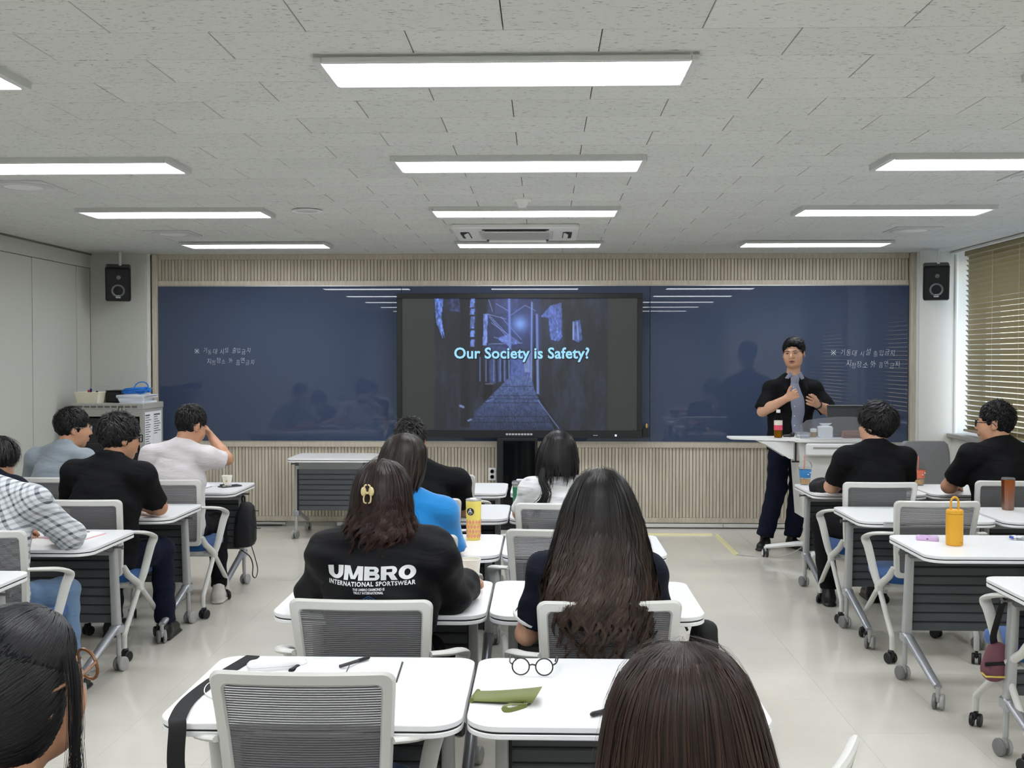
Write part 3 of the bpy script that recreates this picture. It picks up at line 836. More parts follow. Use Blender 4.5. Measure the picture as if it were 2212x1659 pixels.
    d = np.hypot((X - 1060), (Y - 310)); g = np.exp(-(d / 62) ** 2)[..., None]; g2 = np.exp(-(d / 190) ** 2)[..., None]
    img[:] = img * (1 - g2 * .35) + np.array([92, 122, 225]) * g2 * .35
    img[:] = img * (1 - g) + np.array([132, 172, 255]) * g
    # path with paving joints
    P = [(630, 1205), (690, 1040), (985, 745), (1145, 745), (1195, 900), (1365, 1205)]
    base = np.clip(150 - (Y - 745) * .16, 60, 160)
    m = np.zeros(X.shape, bool); j = len(P) - 1
    for i in range(len(P)):
        xi, yi = P[i]; xj, yj = P[j]; m ^= ((yi > Y) != (yj > Y)) & (X < (xj - xi) * (Y - yi) / ((yj - yi) + 1e-9) + xi); j = i
    dep = 1.0 / np.clip(Y - 640, 20, None); rowf = dep * 9000
    lat = (X - 1070) * dep * 22
    row = np.floor(rowf); jr = np.abs(rowf - row - .5) * 2
    colf = lat + .5 * (row % 2); jc = np.abs(colf - np.floor(colf) - .5) * 2
    joint = ((jr > .88) | (jc > .90)) & (Y > 820)
    tone = base * (.82 + .36 * n4) * np.where(joint, .55, 1.0)
    for c, k in enumerate((.60, .74, 1.12)): img[..., c] = np.where(m, tone * k, img[..., c])
    poly([(1195, 900), (1215, 900), (1400, 1205), (1355, 1205)], (24, 27, 34), .9); line(1212, 955, 1385, 1190, 7, (120, 140, 200), .7)
    poly([(755, 812), (835, 812), (825, 900), (775, 955), (748, 940)], (16, 18, 24), .98)
    line(770, 815, 832, 815, 5, (120, 130, 160), .8); line(780, 965, 840, 940, 6, (110, 132, 200), .8)
    line(560, 1000, 585, 1010, 12, (150, 172, 240), .8); line(625, 1125, 650, 1115, 9, (150, 172, 240), .8)
    return np.clip(img, 4, 255) / 255.0
img = paint_slide()
lin_img = np.where(img <= .04045, img / 12.92, ((img + .055) / 1.055) ** 2.4)
gx, gz = np.meshgrid(np.linspace(SX0, SX1, GW), np.linspace(SZ1, SZ0, GH))
vv = np.stack([gx.ravel(), np.full(GW * GH, .016), gz.ravel()], 1)
ii = (np.arange(GH - 1)[:, None] * GW + np.arange(GW - 1)[None]).ravel()
ff = np.stack([ii, ii + 1, ii + GW + 1, ii + GW], 1)
def np_mesh(name, v, f, m=None, smooth=False, cols=None):
    me = bpy.data.meshes.new(name); me.vertices.add(len(v)); me.vertices.foreach_set('co', np.ascontiguousarray(v, dtype=np.float32).ravel())
    k = f.shape[1]; me.loops.add(f.size); me.loops.foreach_set('vertex_index', np.ascontiguousarray(f, dtype=np.int32).ravel())
    me.polygons.add(len(f)); me.polygons.foreach_set('loop_start', np.arange(0, f.size, k, dtype=np.int32))
    me.update(calc_edges=True); me.validate()
    if smooth: me.polygons.foreach_set('use_smooth', np.ones(len(me.polygons), bool))
    if cols is not None:
        at = me.color_attributes.new('Col', 'FLOAT_COLOR', 'POINT'); at.data.foreach_set('color', np.ascontiguousarray(cols, dtype=np.float32).ravel())
    if m: me.materials.append(m)
    me.update(); return me
m_slide = bpy.data.materials.new('lit_screen'); m_slide.use_nodes = True
n, l, b = nodes(m_slide); at = n.new('ShaderNodeVertexColor'); at.layer_name = 'Col'
l.new(at.outputs[0], b.inputs['Emission Color']); b.inputs['Emission Strength'].default_value = .80; b.inputs['Base Color'].default_value = (.006, .006, .007, 1); b.inputs['Roughness'].default_value = .35
scr = link('screen', np_mesh('screen', vv, ff, m_slide, False, np.concatenate([lin_img.reshape(-1, 3), np.ones((GW * GH, 1))], 1)), tv)
m_tshadow = mat('slide_text_outline', (6, 8, 14), .4); m_ttext = face_emit('slide_text', (158, 222, 255), 1.0)
for nm, off, dy, m_, dx, dz in (('slide_text_shadow', .0085, .0135, m_tshadow, .004, -.005), ('slide_text', .0035, .011, m_ttext, 0, 0)):
    me = text_mesh('Our Society is Safety?', .143, offset=off, spacing=1.03)
    def mv(co, dx=dx, dz=dz, dy=dy):
        w = co[:, 0].max() - co[:, 0].min()
        return np.stack([co[:, 0] * (1.27 / w) + .022 + dx, np.full(len(co), dy), co[:, 1] + 1.613 + dz], 1)
    move_mesh(me, mv); me.materials.append(m_); link(nm, me, scr)
for k in range(9):
    obj('touch_button', MB().box((-.115 + .0285 * k, -.009, .899), (.022, .003, .016)), mat('button_white', (190, 192, 194), .4), tv, smooth=0)
obj('maker_mark', MB().box((.715, -.008, .890), (.042, .002, .006)), MATS['button_white'], tv, smooth=0)
obj('power_light', MB().box((.905, -.009, .890), (.017, .003, .017), ch=.001), face_emit('power_led', (190, 200, 255), 2.5), tv, smooth=0)
obj('pen_tray', MB().box((1.185, .03, .915), (.06, .07, .09), ch=.004), m_bezel, tv, smooth=0)
obj('stylus', MB().lathe([(.001, 0), (.009, .004), (.011, .02), (.011, .045), (.006, .055), (.001, .056)], 10, (1.195, .015, .945)), mat('brass', (196, 160, 92), .3, .6), tv)
st = obj('stand_cabinet', MB().box((-.018, .03, .435), (.38, .14, .86), ch=.006), m_bezel, tv, smooth=0)
obj('glass_front', MB().box((.0, -.043, .44), (.30, .008, .80), ch=.002), m_bglass, st, smooth=0)

# ------------------------------------------------------------------ wall outlet
ot = thing('wall_outlet', 'white double wall outlet plate beside the display stand', 'outlet', (-.488, 10.448, .51))
obj('plate', MB().box((0, 0, 0), (.075, .012, .12), ch=.004), m_white_pl, ot, smooth=0)
for z in (-.026, .026): obj('socket', MB().lathe([(.021, 0), (.021, .004), (.017, .004), (.016, -.002), (.001, -.002)], 16, (0, -.006, z), (0, -1, 0)), m_grey_pl, ot)

# ------------------------------------------------------------------ equipment rack in the left corner with things on top
m_rack = mat('rack_grey', (166, 165, 160), .45)
rk = thing('equipment_rack', 'grey metal equipment rack with dark door in the front left corner', 'cabinet', (-3.825, 9.80, 0))
RW, RD, RH = .625, .50, 1.215
rb = MB()
rb.box((-RW / 2 + .015, 0, RH / 2 + .03), (.03, RD, RH - .06)).box((RW / 2 - .015, 0, RH / 2 + .03), (.03, RD, RH - .06)).box((0, RD / 2 - .01, RH / 2 + .03), (RW - .06, .02, RH - .06)).box((0, 0, .075), (RW - .06, RD, .03))
obj('body', rb, m_rack, rk, smooth=0)
tp = obj('top_cover', MB().box((0, 0, RH - .0275), (RW + .012, RD + .012, .055), ch=.005), m_rack, rk, smooth=0)
for k in range(9): obj('vent_slot', MB().box((-.245 + .0605 * k, -RD / 2 - .0055, RH - .030), (.048, .004, .017)), mat('vent_dark', (96, 94, 88), .7), tp, smooth=0)
obj('front_rail', MB().box((0, -RD / 2 + .012, RH - .085), (RW - .06, .024, .06)), m_rack, rk, smooth=0)
dr = obj('glass_door', MB().box((.0, -RD / 2 + .016, .585), (RW - .09, .010, 1.0), ch=.003), mat('smoked_glass', (30, 32, 34), .12), rk, smooth=0)
for (x, z) in ((.005, .985), (-.02, .90), (.06, .78)): obj('device_display', MB().box((x, -RD / 2 + .0095, z), (.035, .003, .014)), mat('pale_blue_label', (128, 156, 188), .4), dr, smooth=0)
for z in (1.03, .945, .86, .76): obj('device_edge', MB().box((0, -RD / 2 + .0105, z), (RW - .12, .002, .004)), mat('device_line', (58, 60, 62), .5), dr, smooth=0)
for sx in (-1, 1):
    for sy in (-1, 1): obj('rack_foot', MB().lathe([(.001, 0), (.024, 0), (.028, .03), (.018, .065), (.001, .065)], 12, (sx * .26, sy * .20, 0)), m_blackpl, rk)
nt = thing('notice_sheet', 'printed white notice sheets taped to the side of the equipment rack', 'notice', (-3.825 + RW / 2 + .004, 9.79, .985))
m_paper = mat('white_paper', (232, 234, 238), .7)
m_ink = mat('grey_ink', (92, 94, 102), .8)
for y0 in (-.105, .105):
    ps = obj('paper_sheet', MB().box((0, y0, 0), (.0012, .205, .30)), m_paper, nt, smooth=0)
    for k in range(13):
        if y0 > 0 and k > 8: continue
        w_ = rng.uniform(.08, .17)
        obj('text_line', MB().box((.001, y0 - .09 + w_ / 2, .12 - .021 * k), (.0006, w_, .007 if k else .014)), m_ink, ps, smooth=0)
# cream bin with markers
bn = thing('storage_bin', 'cream plastic storage bin holding markers on the rack', 'storage bin', (-4.03, 9.70, RH))
m_cream = mat('cream_plastic', (226, 222, 200), .45)
bb = MB()
o0, o1 = rrect(.20, .20, .02), rrect(.235, .235, .02); i0, i1 = rrect(.185, .185, .02), rrect(.218, .218, .02)
bb.loft([[Vector((x, y, 0)) for x, y in o0], [Vector((x, y, .085)) for x, y in o1], [Vector((x * 1.03, y * 1.03, .088)) for x, y in o1], [Vector((x * 1.03, y * 1.03, .097)) for x, y in o1], [Vector((x, y, .097)) for x, y in i1], [Vector((x, y, .008)) for x, y in i0]])
obj('tub', bb, m_cream, bn)
obj('divider', MB().box((0, .02, .045), (.19, .006, .075)), m_cream, bn, smooth=0)
def stick(label, base, top, r, m1, m2, name='board_marker', cat='marker', grp=None):
    t = thing(name, label, cat, base, 0, grp)
    v = Vector(top) - Vector(base); L = v.length; ax = v.normalized()
    obj('barrel', MB().lathe([(.001, 0), (r, .001), (r, L * .62), (.001, L * .62)], 10, (0, 0, 0), ax), m1, t)
    obj('cap', MB().lathe([(.001, 0), (r * 1.12, 0), (r * 1.12, L * .34), (r * .7, L * .38), (.001, L * .38)], 10, ax * (L * .62), ax), m2, t)
    return t
m_mkw = mat('marker_white', (224, 226, 230), .4); m_mkb = mat('marker_blue', (40, 44, 130), .4); m_mkk = mat('marker_black', (20, 20, 24), .4); m_mkr = mat('marker_red', (176, 50, 48), .4)
stick('white board marker with blue cap in the cream bin', (-4.06, 9.73, RH + .02), (-4.03, 9.69, RH + .125), .009, m_mkw, m_mkb)
stick('black-capped board marker in the cream bin', (-4.00, 9.69, RH + .02), (-3.965, 9.665, RH + .105), .009, m_mkw, m_mkk)
stick('red-capped board marker in the cream bin', (-4.03, 9.66, RH + .02), (-4.025, 9.625, RH + .115), .009, m_mkw, m_mkr)
ah = thing('acrylic_sign_holder', 'small clear acrylic sign holder standing behind the cream bin', 'sign holder', (-4.00, 9.89, RH))
m_acr = mat('clear_acrylic', (240, 244, 248), .06, trans=.85, ior=1.2)
obj('plate', MB().box((0, 0, .07), (.13, .004, .14), ch=.001), m_acr, ah, smooth=0)
obj('base_plate', MB().box((0, .0, .003), (.13, .06, .006), ch=.001), m_acr, ah, smooth=0)
bxx = thing('black_device', 'low black device box between the bin and the paper stack', 'device', (-3.838, 9.83, RH))
obj('casing', MB().box((0, 0, .052), (.135, .24, .10), ch=.006), mat('black_satin', (18, 18, 20), .3), bxx, smooth=0)
obj('lid', MB().box((0, 0, .105), (.14, .245, .008), ch=.003), mat('black_matt', (34, 35, 36), .5), bxx, smooth=0)
pst = thing('paper_stack', 'stack of white papers and booklets under the blue cable on the rack', 'paper stack', (-3.63, 9.74, RH))
for k in range(7):
    dz = [.016, .016, .012, .010, .009, .006, .003][k]; z = sum([.016, .016, .012, .010, .009, .006, .003][:k])
    obj('booklet', MB().box((rng.uniform(-.012, .012), rng.uniform(-.01, .01), z + dz / 2), (.215 + .012 * k, .29, dz - .0008), rot=Matrix.Rotation(rng.uniform(-.12, .12), 3, 'Z'), ch=.001), mat('paper_%d' % (k % 3), [(226, 230, 240), (214, 220, 234), (236, 238, 242)][k % 3], .7), pst, smooth=0)
cbz = RH + .074
cb = thing('coiled_cable', 'coil of bright blue network cable lying on the paper stack', 'cable', (-3.63, 9.70, cbz))
m_cable = mat('blue_cable', (38, 118, 206), .4)
cp = []
for k in range(150):
    a = k / 150 * 2 * PI * 6; s_ = 1 + .08 * math.sin(k * .9)
    cp.append((.115 * s_ * math.cos(a) + .01 * math.sin(k), .075 * s_ * math.sin(a), .006 + .035 * (k / 150) + .012 * (1 + math.cos(a + .6))))
obj('coil', MB().tube(cp, .0055, 6), m_cable, cb)
obj('standing_loop', MB().tube([(.06 + .062 * math.cos(a), -.03 + .02 * math.sin(a), .060 + .052 * math.sin(a)) for a in np.linspace(-PI * .8, PI * 1.0, 24)], .0055, 6), m_cable, cb)
obj('plug', MB().box((.135, .03, .052), (.026, .012, .011), ch=.002), m_grey_pl, cb, smooth=0)

# ------------------------------------------------------------------ wall speakers
m_spk = mat('speaker_black', (20, 21, 24), .4); m_cone = mat('speaker_cone', (110, 112, 116), .4, .3)
def wall_speaker(x, label, tilt):
    t = thing('wall_speaker', label, 'speaker', (x, 10.06, 2.29), 0, 'pair of black wall speakers')
    t.rotation_euler = (math.radians(16), 0, tilt)
    obj('cabinet', MB().box((0, .085, 0), (.222, .17, .32), ch=.012), m_spk, t, smooth=0)
    obj('front_baffle', MB().box((0, -.004, 0), (.200, .012, .298), ch=.004), mat('baffle_black', (14, 15, 18), .5), t, smooth=0)
    obj('woofer', MB().lathe([(.056, 0), (.060, .004), (.056, .006), (.030, -.006), (.028, -.004)], 28, (0, -.010, -.055), (0, -1, 0), cap=False), m_cone, t)
    obj('dust_cap', MB().lathe([(.030, -.004), (.024, .004), (.001, .008)], 20, (0, -.010, -.055), (0, -1, 0)), m_spk, t)
    obj('tweeter', MB().lathe([(.020, 0), (.018, .003), (.010, .004), (.001, .007)], 16, (.006, -.010, .070), (0, -1, 0)), m_cone, t)
    obj('name_badge', MB().box((0, -.012, -.118), (.042, .004, .012)), MATS['button_white'], t, smooth=0)
    obj('small_badge', MB().box((0, -.0135, -.102), (.028, .004, .012)), m_grey_pl, t, smooth=0)
    br = MB().tube([(.018, .10, .155), (.018, .19, .285)], .013, 8)
    obj('ceiling_bracket', br, m_white_pl, t)
    return t
wall_speaker(-3.925, 'black wall speaker hanging in the left front corner', .34)
wall_speaker(3.545, 'black wall speaker hanging on the right beside the blinds', -.30)

# ------------------------------------------------------------------ lectern
m_lw = mat('lectern_white', (228, 229, 228), .4); m_lg = mat('lectern_grey', (206, 206, 202), .5)
lc = thing('lectern', 'white mobile lectern with acrylic screen and folding side shelf', 'lectern', (2.30, 8.85, 0))
obj('top', MB().prism(rrect(.66, .44, .03), .955, .985, ch=.004), m_lw, lc)
obj('drawer', MB().box((.02, -.20, .90), (.54, .05, .10), ch=.012), m_lw, lc, smooth=0)
obj('drawer_rail', MB().box((.03, -.228, .915), (.46, .008, .012), ch=.003), m_alu, lc, smooth=0)
bd_ = MB().loft([[Vector((x * 1.0, y, .955)) for x, y in rrect(.60, .34, .02)], [Vector((x * .86, y * .9, .36)) for x, y in rrect(.60, .34, .02)]])
obj('body', bd_, m_lg, lc)
obj('body_groove', MB().box((.06, -.17, .80), (.18, .004, .006)), m_grey_pl, lc, smooth=0)
obj('column', MB().prism(rrect(.22, .12, .02), .12, .37, ch=.004), m_lw, lc)
for s, (ex, ey) in ((0, (-.50, .10)), (1, (-.28, -.42)), (2, (.30, -.40)), (3, (.45, .12))):
    obj('base_leg', MB().tube([(0, 0, .125), (ex * .5, ey * .5, .12), (ex, ey, .085)], [.034, .030, .024], 10, flat=(1, .7)), m_lw, lc)
    cs = obj('caster', MB().tube([(ex, ey, .09), (ex, ey, .05)], .012, 8), m_lw, lc)
    for w in (-1, 1):
        obj('wheel', MB().lathe([(.001, -.007), (.034, -.007), (.037, -.003), (.037, .005), (.031, .008), (.001, .008)], 18, (ex + w * .014, ey, .037), (w, 0, 0)), m_blackpl, cs)
        obj('wheel_cap', MB().lathe([(.001, 0), (.024, 0), (.022, .003), (.001, .003)], 16, (ex + w * .022, ey, .037), (w, 0, 0)), m_lw, cs)
# folding side shelf
sh = obj('side_shelf', MB().prism([(-.33, -.19), (-.33, .20), (-.80, .20), (-.80, .04), (-.78, .00)], .962, .978, ch=.003), m_lw, lc, smooth=0)
for yy in (-.12, .12):
    obj('bracket', MB().prism([(-.33, .955), (-.33, .82), (-.36, .82), (-.55, .935), (-.60, .955)], yy - .012, yy + .012, 'xz'), m_lw, sh, smooth=0)
obj('clamp', MB().tube([(-.315, -.14, .95), (-.315, -.14, .80)], .007, 6).box((-.315, -.14, .80), (.06, .02, .012)), m_blackpl, sh)
# acrylic screen, curved along the front edge
ac_ = MB(); rings = []
for k in range(13):
    u = k / 12; x = -.30 + .60 * u; y = -.215 + .0 * u - .025 * math.sin(PI * u); zt = .985 + .10 + .075 * math.sin(PI * (.15 + .6 * u))
    if k == 0: zt -= .03
    rings.append([Vector((x, y - .0025, .985)), Vector((x, y + .0025, .985)), Vector((x, y + .0025, zt)), Vector((x, y - .0025, zt))])
ac_.loft(rings)
m_fros = mat('frosted_acrylic', (225, 228, 232), .18, trans=.9, ior=1.15)
obj('acrylic_screen', ac_, m_fros, lc, smooth=40)
lt = thing('laptop', 'open dark laptop standing on the lectern', 'laptop', (2.47, 8.94, .985))
obj('base', MB().box((0, 0, .011), (.36, .22, .016), ch=.004), mat('laptop_dark', (62, 64, 68), .35, .4), lt, smooth=0)
obj('screen_lid', MB().box((0, .005, .135), (.36, .009, .235), rot=Matrix.Rotation(-.12, 3, 'X'), ch=.003), MATS['laptop_dark'], lt, smooth=0)
obj('lid_edge', MB().box((0, -.010, .249), (.355, .010, .004)), m_alu, lt, smooth=0)
bxb = thing('brown_case', 'flat brown leather case lying on the lectern', 'case', (2.47, 8.755, .985))
obj('shell', MB().loft([[Vector((x, y, 0)) for x, y in rrect(.215, .10, .012)], [Vector((x * .93, y * .8 + .005, .055)) for x, y in rrect(.215, .10, .012)]]), mat('brown_leather', (136, 82, 62), .55), bxb)
obj('flap_seam', MB().box((0, -.048, .018), (.19, .004, .003)), mat('brown_seam', (88, 52, 40), .6), bxb, smooth=0)
tb = thing('tissue_pack', 'crumpled white tissue pack on the lectern behind the acrylic', 'tissue pack', (2.235, 8.80, .985))
r3 = random.Random(5)
tm = MB()
for zz, kk in ((.0, .92), (.015, 1.0), (.04, .98), (.065, 1.02), (.085, .96), (.09, .5)): tm.v += [(x * kk + r3.uniform(-.004, .004), y * kk + r3.uniform(-.004, .004), zz + (r3.uniform(-.004, .004) if zz else 0)) for x, y in rrect(.115, .055, .012, 3)]
nq = len(tm.v) // 6
tm.f = [(i * nq + k, i * nq + (k + 1) % nq, (i + 1) * nq + (k + 1) % nq, (i + 1) * nq + k) for i in range(5) for k in range(nq)] + [tuple(range(nq))[::-1], tuple(range(5 * nq, 6 * nq))]
obj('wrapper', tm, mat('white_film', (226, 228, 230), .4), tb, smooth=20)
obj('tissue_tip', MB().loft([[Vector((x * .03, y * .012, .088)) for x, y in rrect(1, 1, .2)], [Vector((x * .10 + .005, y * .02, .112)) for x, y in rrect(1, 1, .2)]]), m_paper, tb)
gl = thing('small_jar', 'small jar with white lid beside the tissue pack', 'jar', (2.15, 8.82, .985))
obj('jar_body', MB().lathe([(.001, 0), (.024, 0), (.026, .01), (.026, .042), (.001, .042)], 16), mat('amber_jar', (150, 118, 66), .2), gl)
obj('lid', MB().lathe([(.001, .042), (.026, .042), (.027, .066), (.001, .070)], 16), m_white_pl, gl)
kt = thing('clear_tray', 'small clear plastic tray on the corner of the lectern', 'tray', (2.06, 8.80, .985))
kb = MB(); kb.loft([[Vector((x, y, 0)) for x, y in rrect(.10, .10, .01)], [Vector((x, y, .035)) for x, y in rrect(.11, .11, .01)], [Vector((x, y, .035)) for x, y in rrect(.105, .105, .01)], [Vector((x, y, .004)) for x, y in rrect(.095, .095, .01)]])
obj('tray_shell', kb, m_acr, kt); obj('tray_rim', MB().tube([(x, y, .036) for x, y in rrect(.11, .11, .01)], .003, 6, closed=True), m_acr, kt)
mc = thing('black_microphone', 'small black microphone lying at the shelf edge', 'microphone', (1.965, 8.84, .980))
obj('handle', MB().tube([(-.05, 0, .012), (.01, .0, .016)], [.009, .012], 10), m_blackpl, mc)
obj('head', MB().sphere((.022, 0, .022), (.020, .020, .021), 12, 8), m_blackpl, mc)
# tea bottle
def drink_bottle(label, loc):
    t = thing('tea_bottle', label, 'bottle', loc)
    m_pet = mat('clear_plastic', (246, 248, 248), .03, trans=1.0, ior=1.03)
    obj('bottle_shell', MB().lathe([(.001, 0), (.030, .001), (.033, .008), (.033, .125), (.031, .150), (.020, .180), (.0135, .192), (.0135, .205), (.001, .205)], 24), m_pet, t)
    obj('tea', MB().lathe([(.001, .003), (.029, .004), (.0305, .010), (.0305, .072), (.001, .072)], 20), mat('amber_tea', (176, 120, 30), .05, trans=.6, ior=1.1), t)
    obj('label_band', MB().lathe([(.0336, .062), (.0336, .102)], 24, cap=False), mat('pink_label', (226, 84, 108), .5), t)
    obj('label_top', MB().lathe([(.0337, .102), (.0337, .138)], 24, cap=False), mat('cream_label', (226, 222, 206), .5), t)
    obj('cap', MB().lathe([(.001, .200), (.0165, .200), (.0165, .222), (.015, .225), (.001, .225)], 20), m_white_pl, t)
drink_bottle('clear tea bottle with pink label on the lectern side shelf', (1.875, 8.84, .9785))

# ------------------------------------------------------------------ grey office chair behind the lectern
oc = thing('office_chair', 'large grey padded office chair behind the lectern by the right wall', 'chair', (3.14, 9.22, 0))
m_grey_up = mat('grey_upholstery', (134, 134, 138), .75, bump=(400, .2, .001))
rg = []
for (z, w, y) in ((.48, .40, .02), (.55, .44, .0), (.70, .45, -.03), (.84, .42, -.05), (.905, .385, -.055), (.93, .33, -.055)):
    rg.append([Vector((x, yy + y - .03 * (1 - (2 * x / w) ** 2), z)) for x, yy in rrect(w, .06, .028, 4)])
obj('backrest', MB().loft(rg), m_grey_up, oc, smooth=50)
obj('seat', MB().prism(rrect(.48, .46, .08, cy=.25), .42, .50, ch=.02), m_grey_up, oc)
obj('back_bracket', MB().tube([(0, .0, .60), (0, .04, .42), (0, .20, .40)], .025, 8, flat=(1.4, .6)), m_blackpl, oc)
obj('gas_column', MB().tube([(0, .25, .42), (0, .25, .10)], .025, 10), m_blackpl, oc)
for k in range(5):
    a = 2 * PI * k / 5 + .3; ex, ey = .29 * math.cos(a), .25 + .29 * math.sin(a)
    obj('base_arm', MB().tube([(0, .25, .105), (ex, ey, .075)], [.026, .016], 8), m_blackpl, oc)
    obj('caster', MB().sphere((ex, ey, .030), (.028, .028, .030), 10, 8), m_blackpl, oc)

# ------------------------------------------------------------------ floor cable cover and cable
cv = thing('floor_cable_cover', 'pale yellow cable cover bent in an L across the floor by the lectern', 'cable cover', (0, 0, 0))
m_cov = mat('cream_yellow_plastic', (226, 218, 168), .5)
def strip(a, b2, w, h):
    a, b2 = Vector(a), Vector(b2); d = (b2 - a).normalized(); p = Vector((-d.y, d.x, 0))
    prof = [(-w / 2, 0), (-w * .28, h), (w * .28, h), (w / 2, 0)]
    return MB().loft([[q + p * u + Vector((0, 0, z)) for u, z in prof] for q in (a, b2)])
obj('cover_strip', strip((.80, 10.06, 0), (1.54, 10.06, 0), .06, .014), m_cov, cv, smooth=0)
obj('cover_strip', strip((1.575, 10.03, 0), (1.585, 9.03, 0), .045, .014), m_cov, cv, smooth=0)
fc = thing('floor_cable', 'thin grey cable running from the cable cover up to the lectern', 'cable', (1.585, 9.02, 0))
obj('sheath', MB().tube(arc_pts([(0, .01, .006), (.12, -.06, .004), (.30, -.10, .004), (.45, -.12, .06), (.62, -.14, .20), (.70, -.155, .32)], 6), .004, 6), mat('pale_grey_cable', (178, 178, 174), .5), fc)
obj('strain_relief', MB().tube([(.69, -.153, .30), (.705, -.157, .345)], .007, 6), m_grey_pl, fc)
# ================================================================== PEOPLE: signed-distance bodies turned into one skin each
def V(*a): return np.array(a, dtype=np.float64)
class Field:
    def __init__(s): s.p = []
    def cone(s, a, b, ra, rb, k=.02, flat=None, clips=(), sub=False):
        s.p.append(('c', np.array(a, float), np.array(b, float), ra, rb, k, flat, clips, sub)); return s
    def ell(s, c, rad, k=.02, rot=None, clips=(), sub=False):
        s.p.append(('e', np.array(c, float), np.array(rad, float), None, None, k, rot, clips, sub)); return s
    def mesh(s, h, name, m, noise=None, extra_clips=()):
        lo = np.full(3, 1e9); hi = -lo
        for q in s.p:
            if q[8]: continue
            if q[0] == 'c':
                r = max(q[3], q[4]); lo = np.minimum(lo, np.minimum(q[1], q[2]) - r); hi = np.maximum(hi, np.maximum(q[1], q[2]) + r)
            else:
                r = q[2].max(); lo = np.minimum(lo, q[1] - r); hi = np.maximum(hi, q[1] + r)
        lo -= 3 * h; hi += 3 * h
        n = np.ceil((hi - lo) / h).astype(int) + 1
        ax = [lo[i] + h * np.arange(n[i]) for i in range(3)]
        F = np.full(n, .06, np.float32)
        for q in s.p:
            kind, A, B, ra, rb, k, ex, clips, sub = q
            mg = .03 + k
            if kind == 'c':
                r = max(ra, rb); l0 = np.minimum(A, B) - r - mg; h0 = np.maximum(A, B) + r + mg
            else:
                r = B.max(); l0 = A - r - mg; h0 = A + r + mg
            i0 = np.clip(np.floor((l0 - lo) / h).astype(int), 0, n - 1); i1 = np.clip(np.ceil((h0 - lo) / h).astype(int) + 1, 1, n)
            if (i1 <= i0).any(): continue
            X = ax[0][i0[0]:i1[0]][:, None, None].astype(np.float32); Y = ax[1][i0[1]:i1[1]][None, :, None].astype(np.float32); Z = ax[2][i0[2]:i1[2]][None, None, :].astype(np.float32)
            if kind == 'c':
                px, py, pz = X - A[0], Y - A[1], Z - A[2]; ba = B - A
                if ex is not None:
                    nv, sc = np.array(ex[0], float), ex[1]
                    dn = (px * nv[0] + py * nv[1] + pz * nv[2]) * (1 / sc - 1)
                    px, py, pz = px + dn * nv[0], py + dn * nv[1], pz + dn * nv[2]
                    ba = ba + nv * (ba @ nv) * (1 / sc - 1)
                t = np.clip((px * ba[0] + py * ba[1] + pz * ba[2]) / max(ba @ ba, 1e-9), 0, 1)
                d = np.sqrt((px - t * ba[0]) ** 2 + (py - t * ba[1]) ** 2 + (pz - t * ba[2]) ** 2) - (ra + (rb - ra) * t)
                if ex is not None: d = d * (.5 + .5 * ex[1])
            else:
                px, py, pz = X - A[0], Y - A[1], Z - A[2]
                if ex is not None:
                    R_ = np.array(ex, float)
                    px, py, pz = (R_[0, 0] * px + R_[1, 0] * py + R_[2, 0] * pz), (R_[0, 1] * px + R_[1, 1] * py + R_[2, 1] * pz), (R_[0, 2] * px + R_[1, 2] * py + R_[2, 2] * pz)
                k0 = np.sqrt((px / B[0]) ** 2 + (py / B[1]) ** 2 + (pz / B[2]) ** 2); k1 = np.sqrt((px / B[0] ** 2) ** 2 + (py / B[1] ** 2) ** 2 + (pz / B[2] ** 2) ** 2)
                d = k0 * (k0 - 1) / np.maximum(k1, 1e-6)
            for (cp, cn) in clips:
                d = np.maximum(d, (X - cp[0]) * cn[0] + (Y - cp[1]) * cn[1] + (Z - cp[2]) * cn[2])
            sl = (slice(i0[0], i1[0]), slice(i0[1], i1[1]), slice(i0[2], i1[2]))
            f = F[sl]
            if sub:
                d = -d; hh = np.clip(.5 - .5 * (d - f) / k, 0, 1); F[sl] = d * (1 - hh) + f * hh + k * hh * (1 - hh)
            else:
                hh = np.clip(.5 + .5 * (d - f) / k, 0, 1); F[sl] = d * (1 - hh) + f * hh - k * hh * (1 - hh)
        if noise is not None:
            X = ax[0][:, None, None]; Y = ax[1][None, :, None]; Z = ax[2][None, None, :]
            F = F + noise(X, Y, Z).astype(np.float32)
        for (cp, cn) in extra_clips:
            F = np.maximum(F, ((ax[0][:, None, None] - cp[0]) * cn[0] + (ax[1][None, :, None] - cp[1]) * cn[1] + (ax[2][None, None, :] - cp[2]) * cn[2]).astype(np.float32))
        v, f = surface_nets(F, lo, h)
        return np_mesh(name, v, f, m, True)
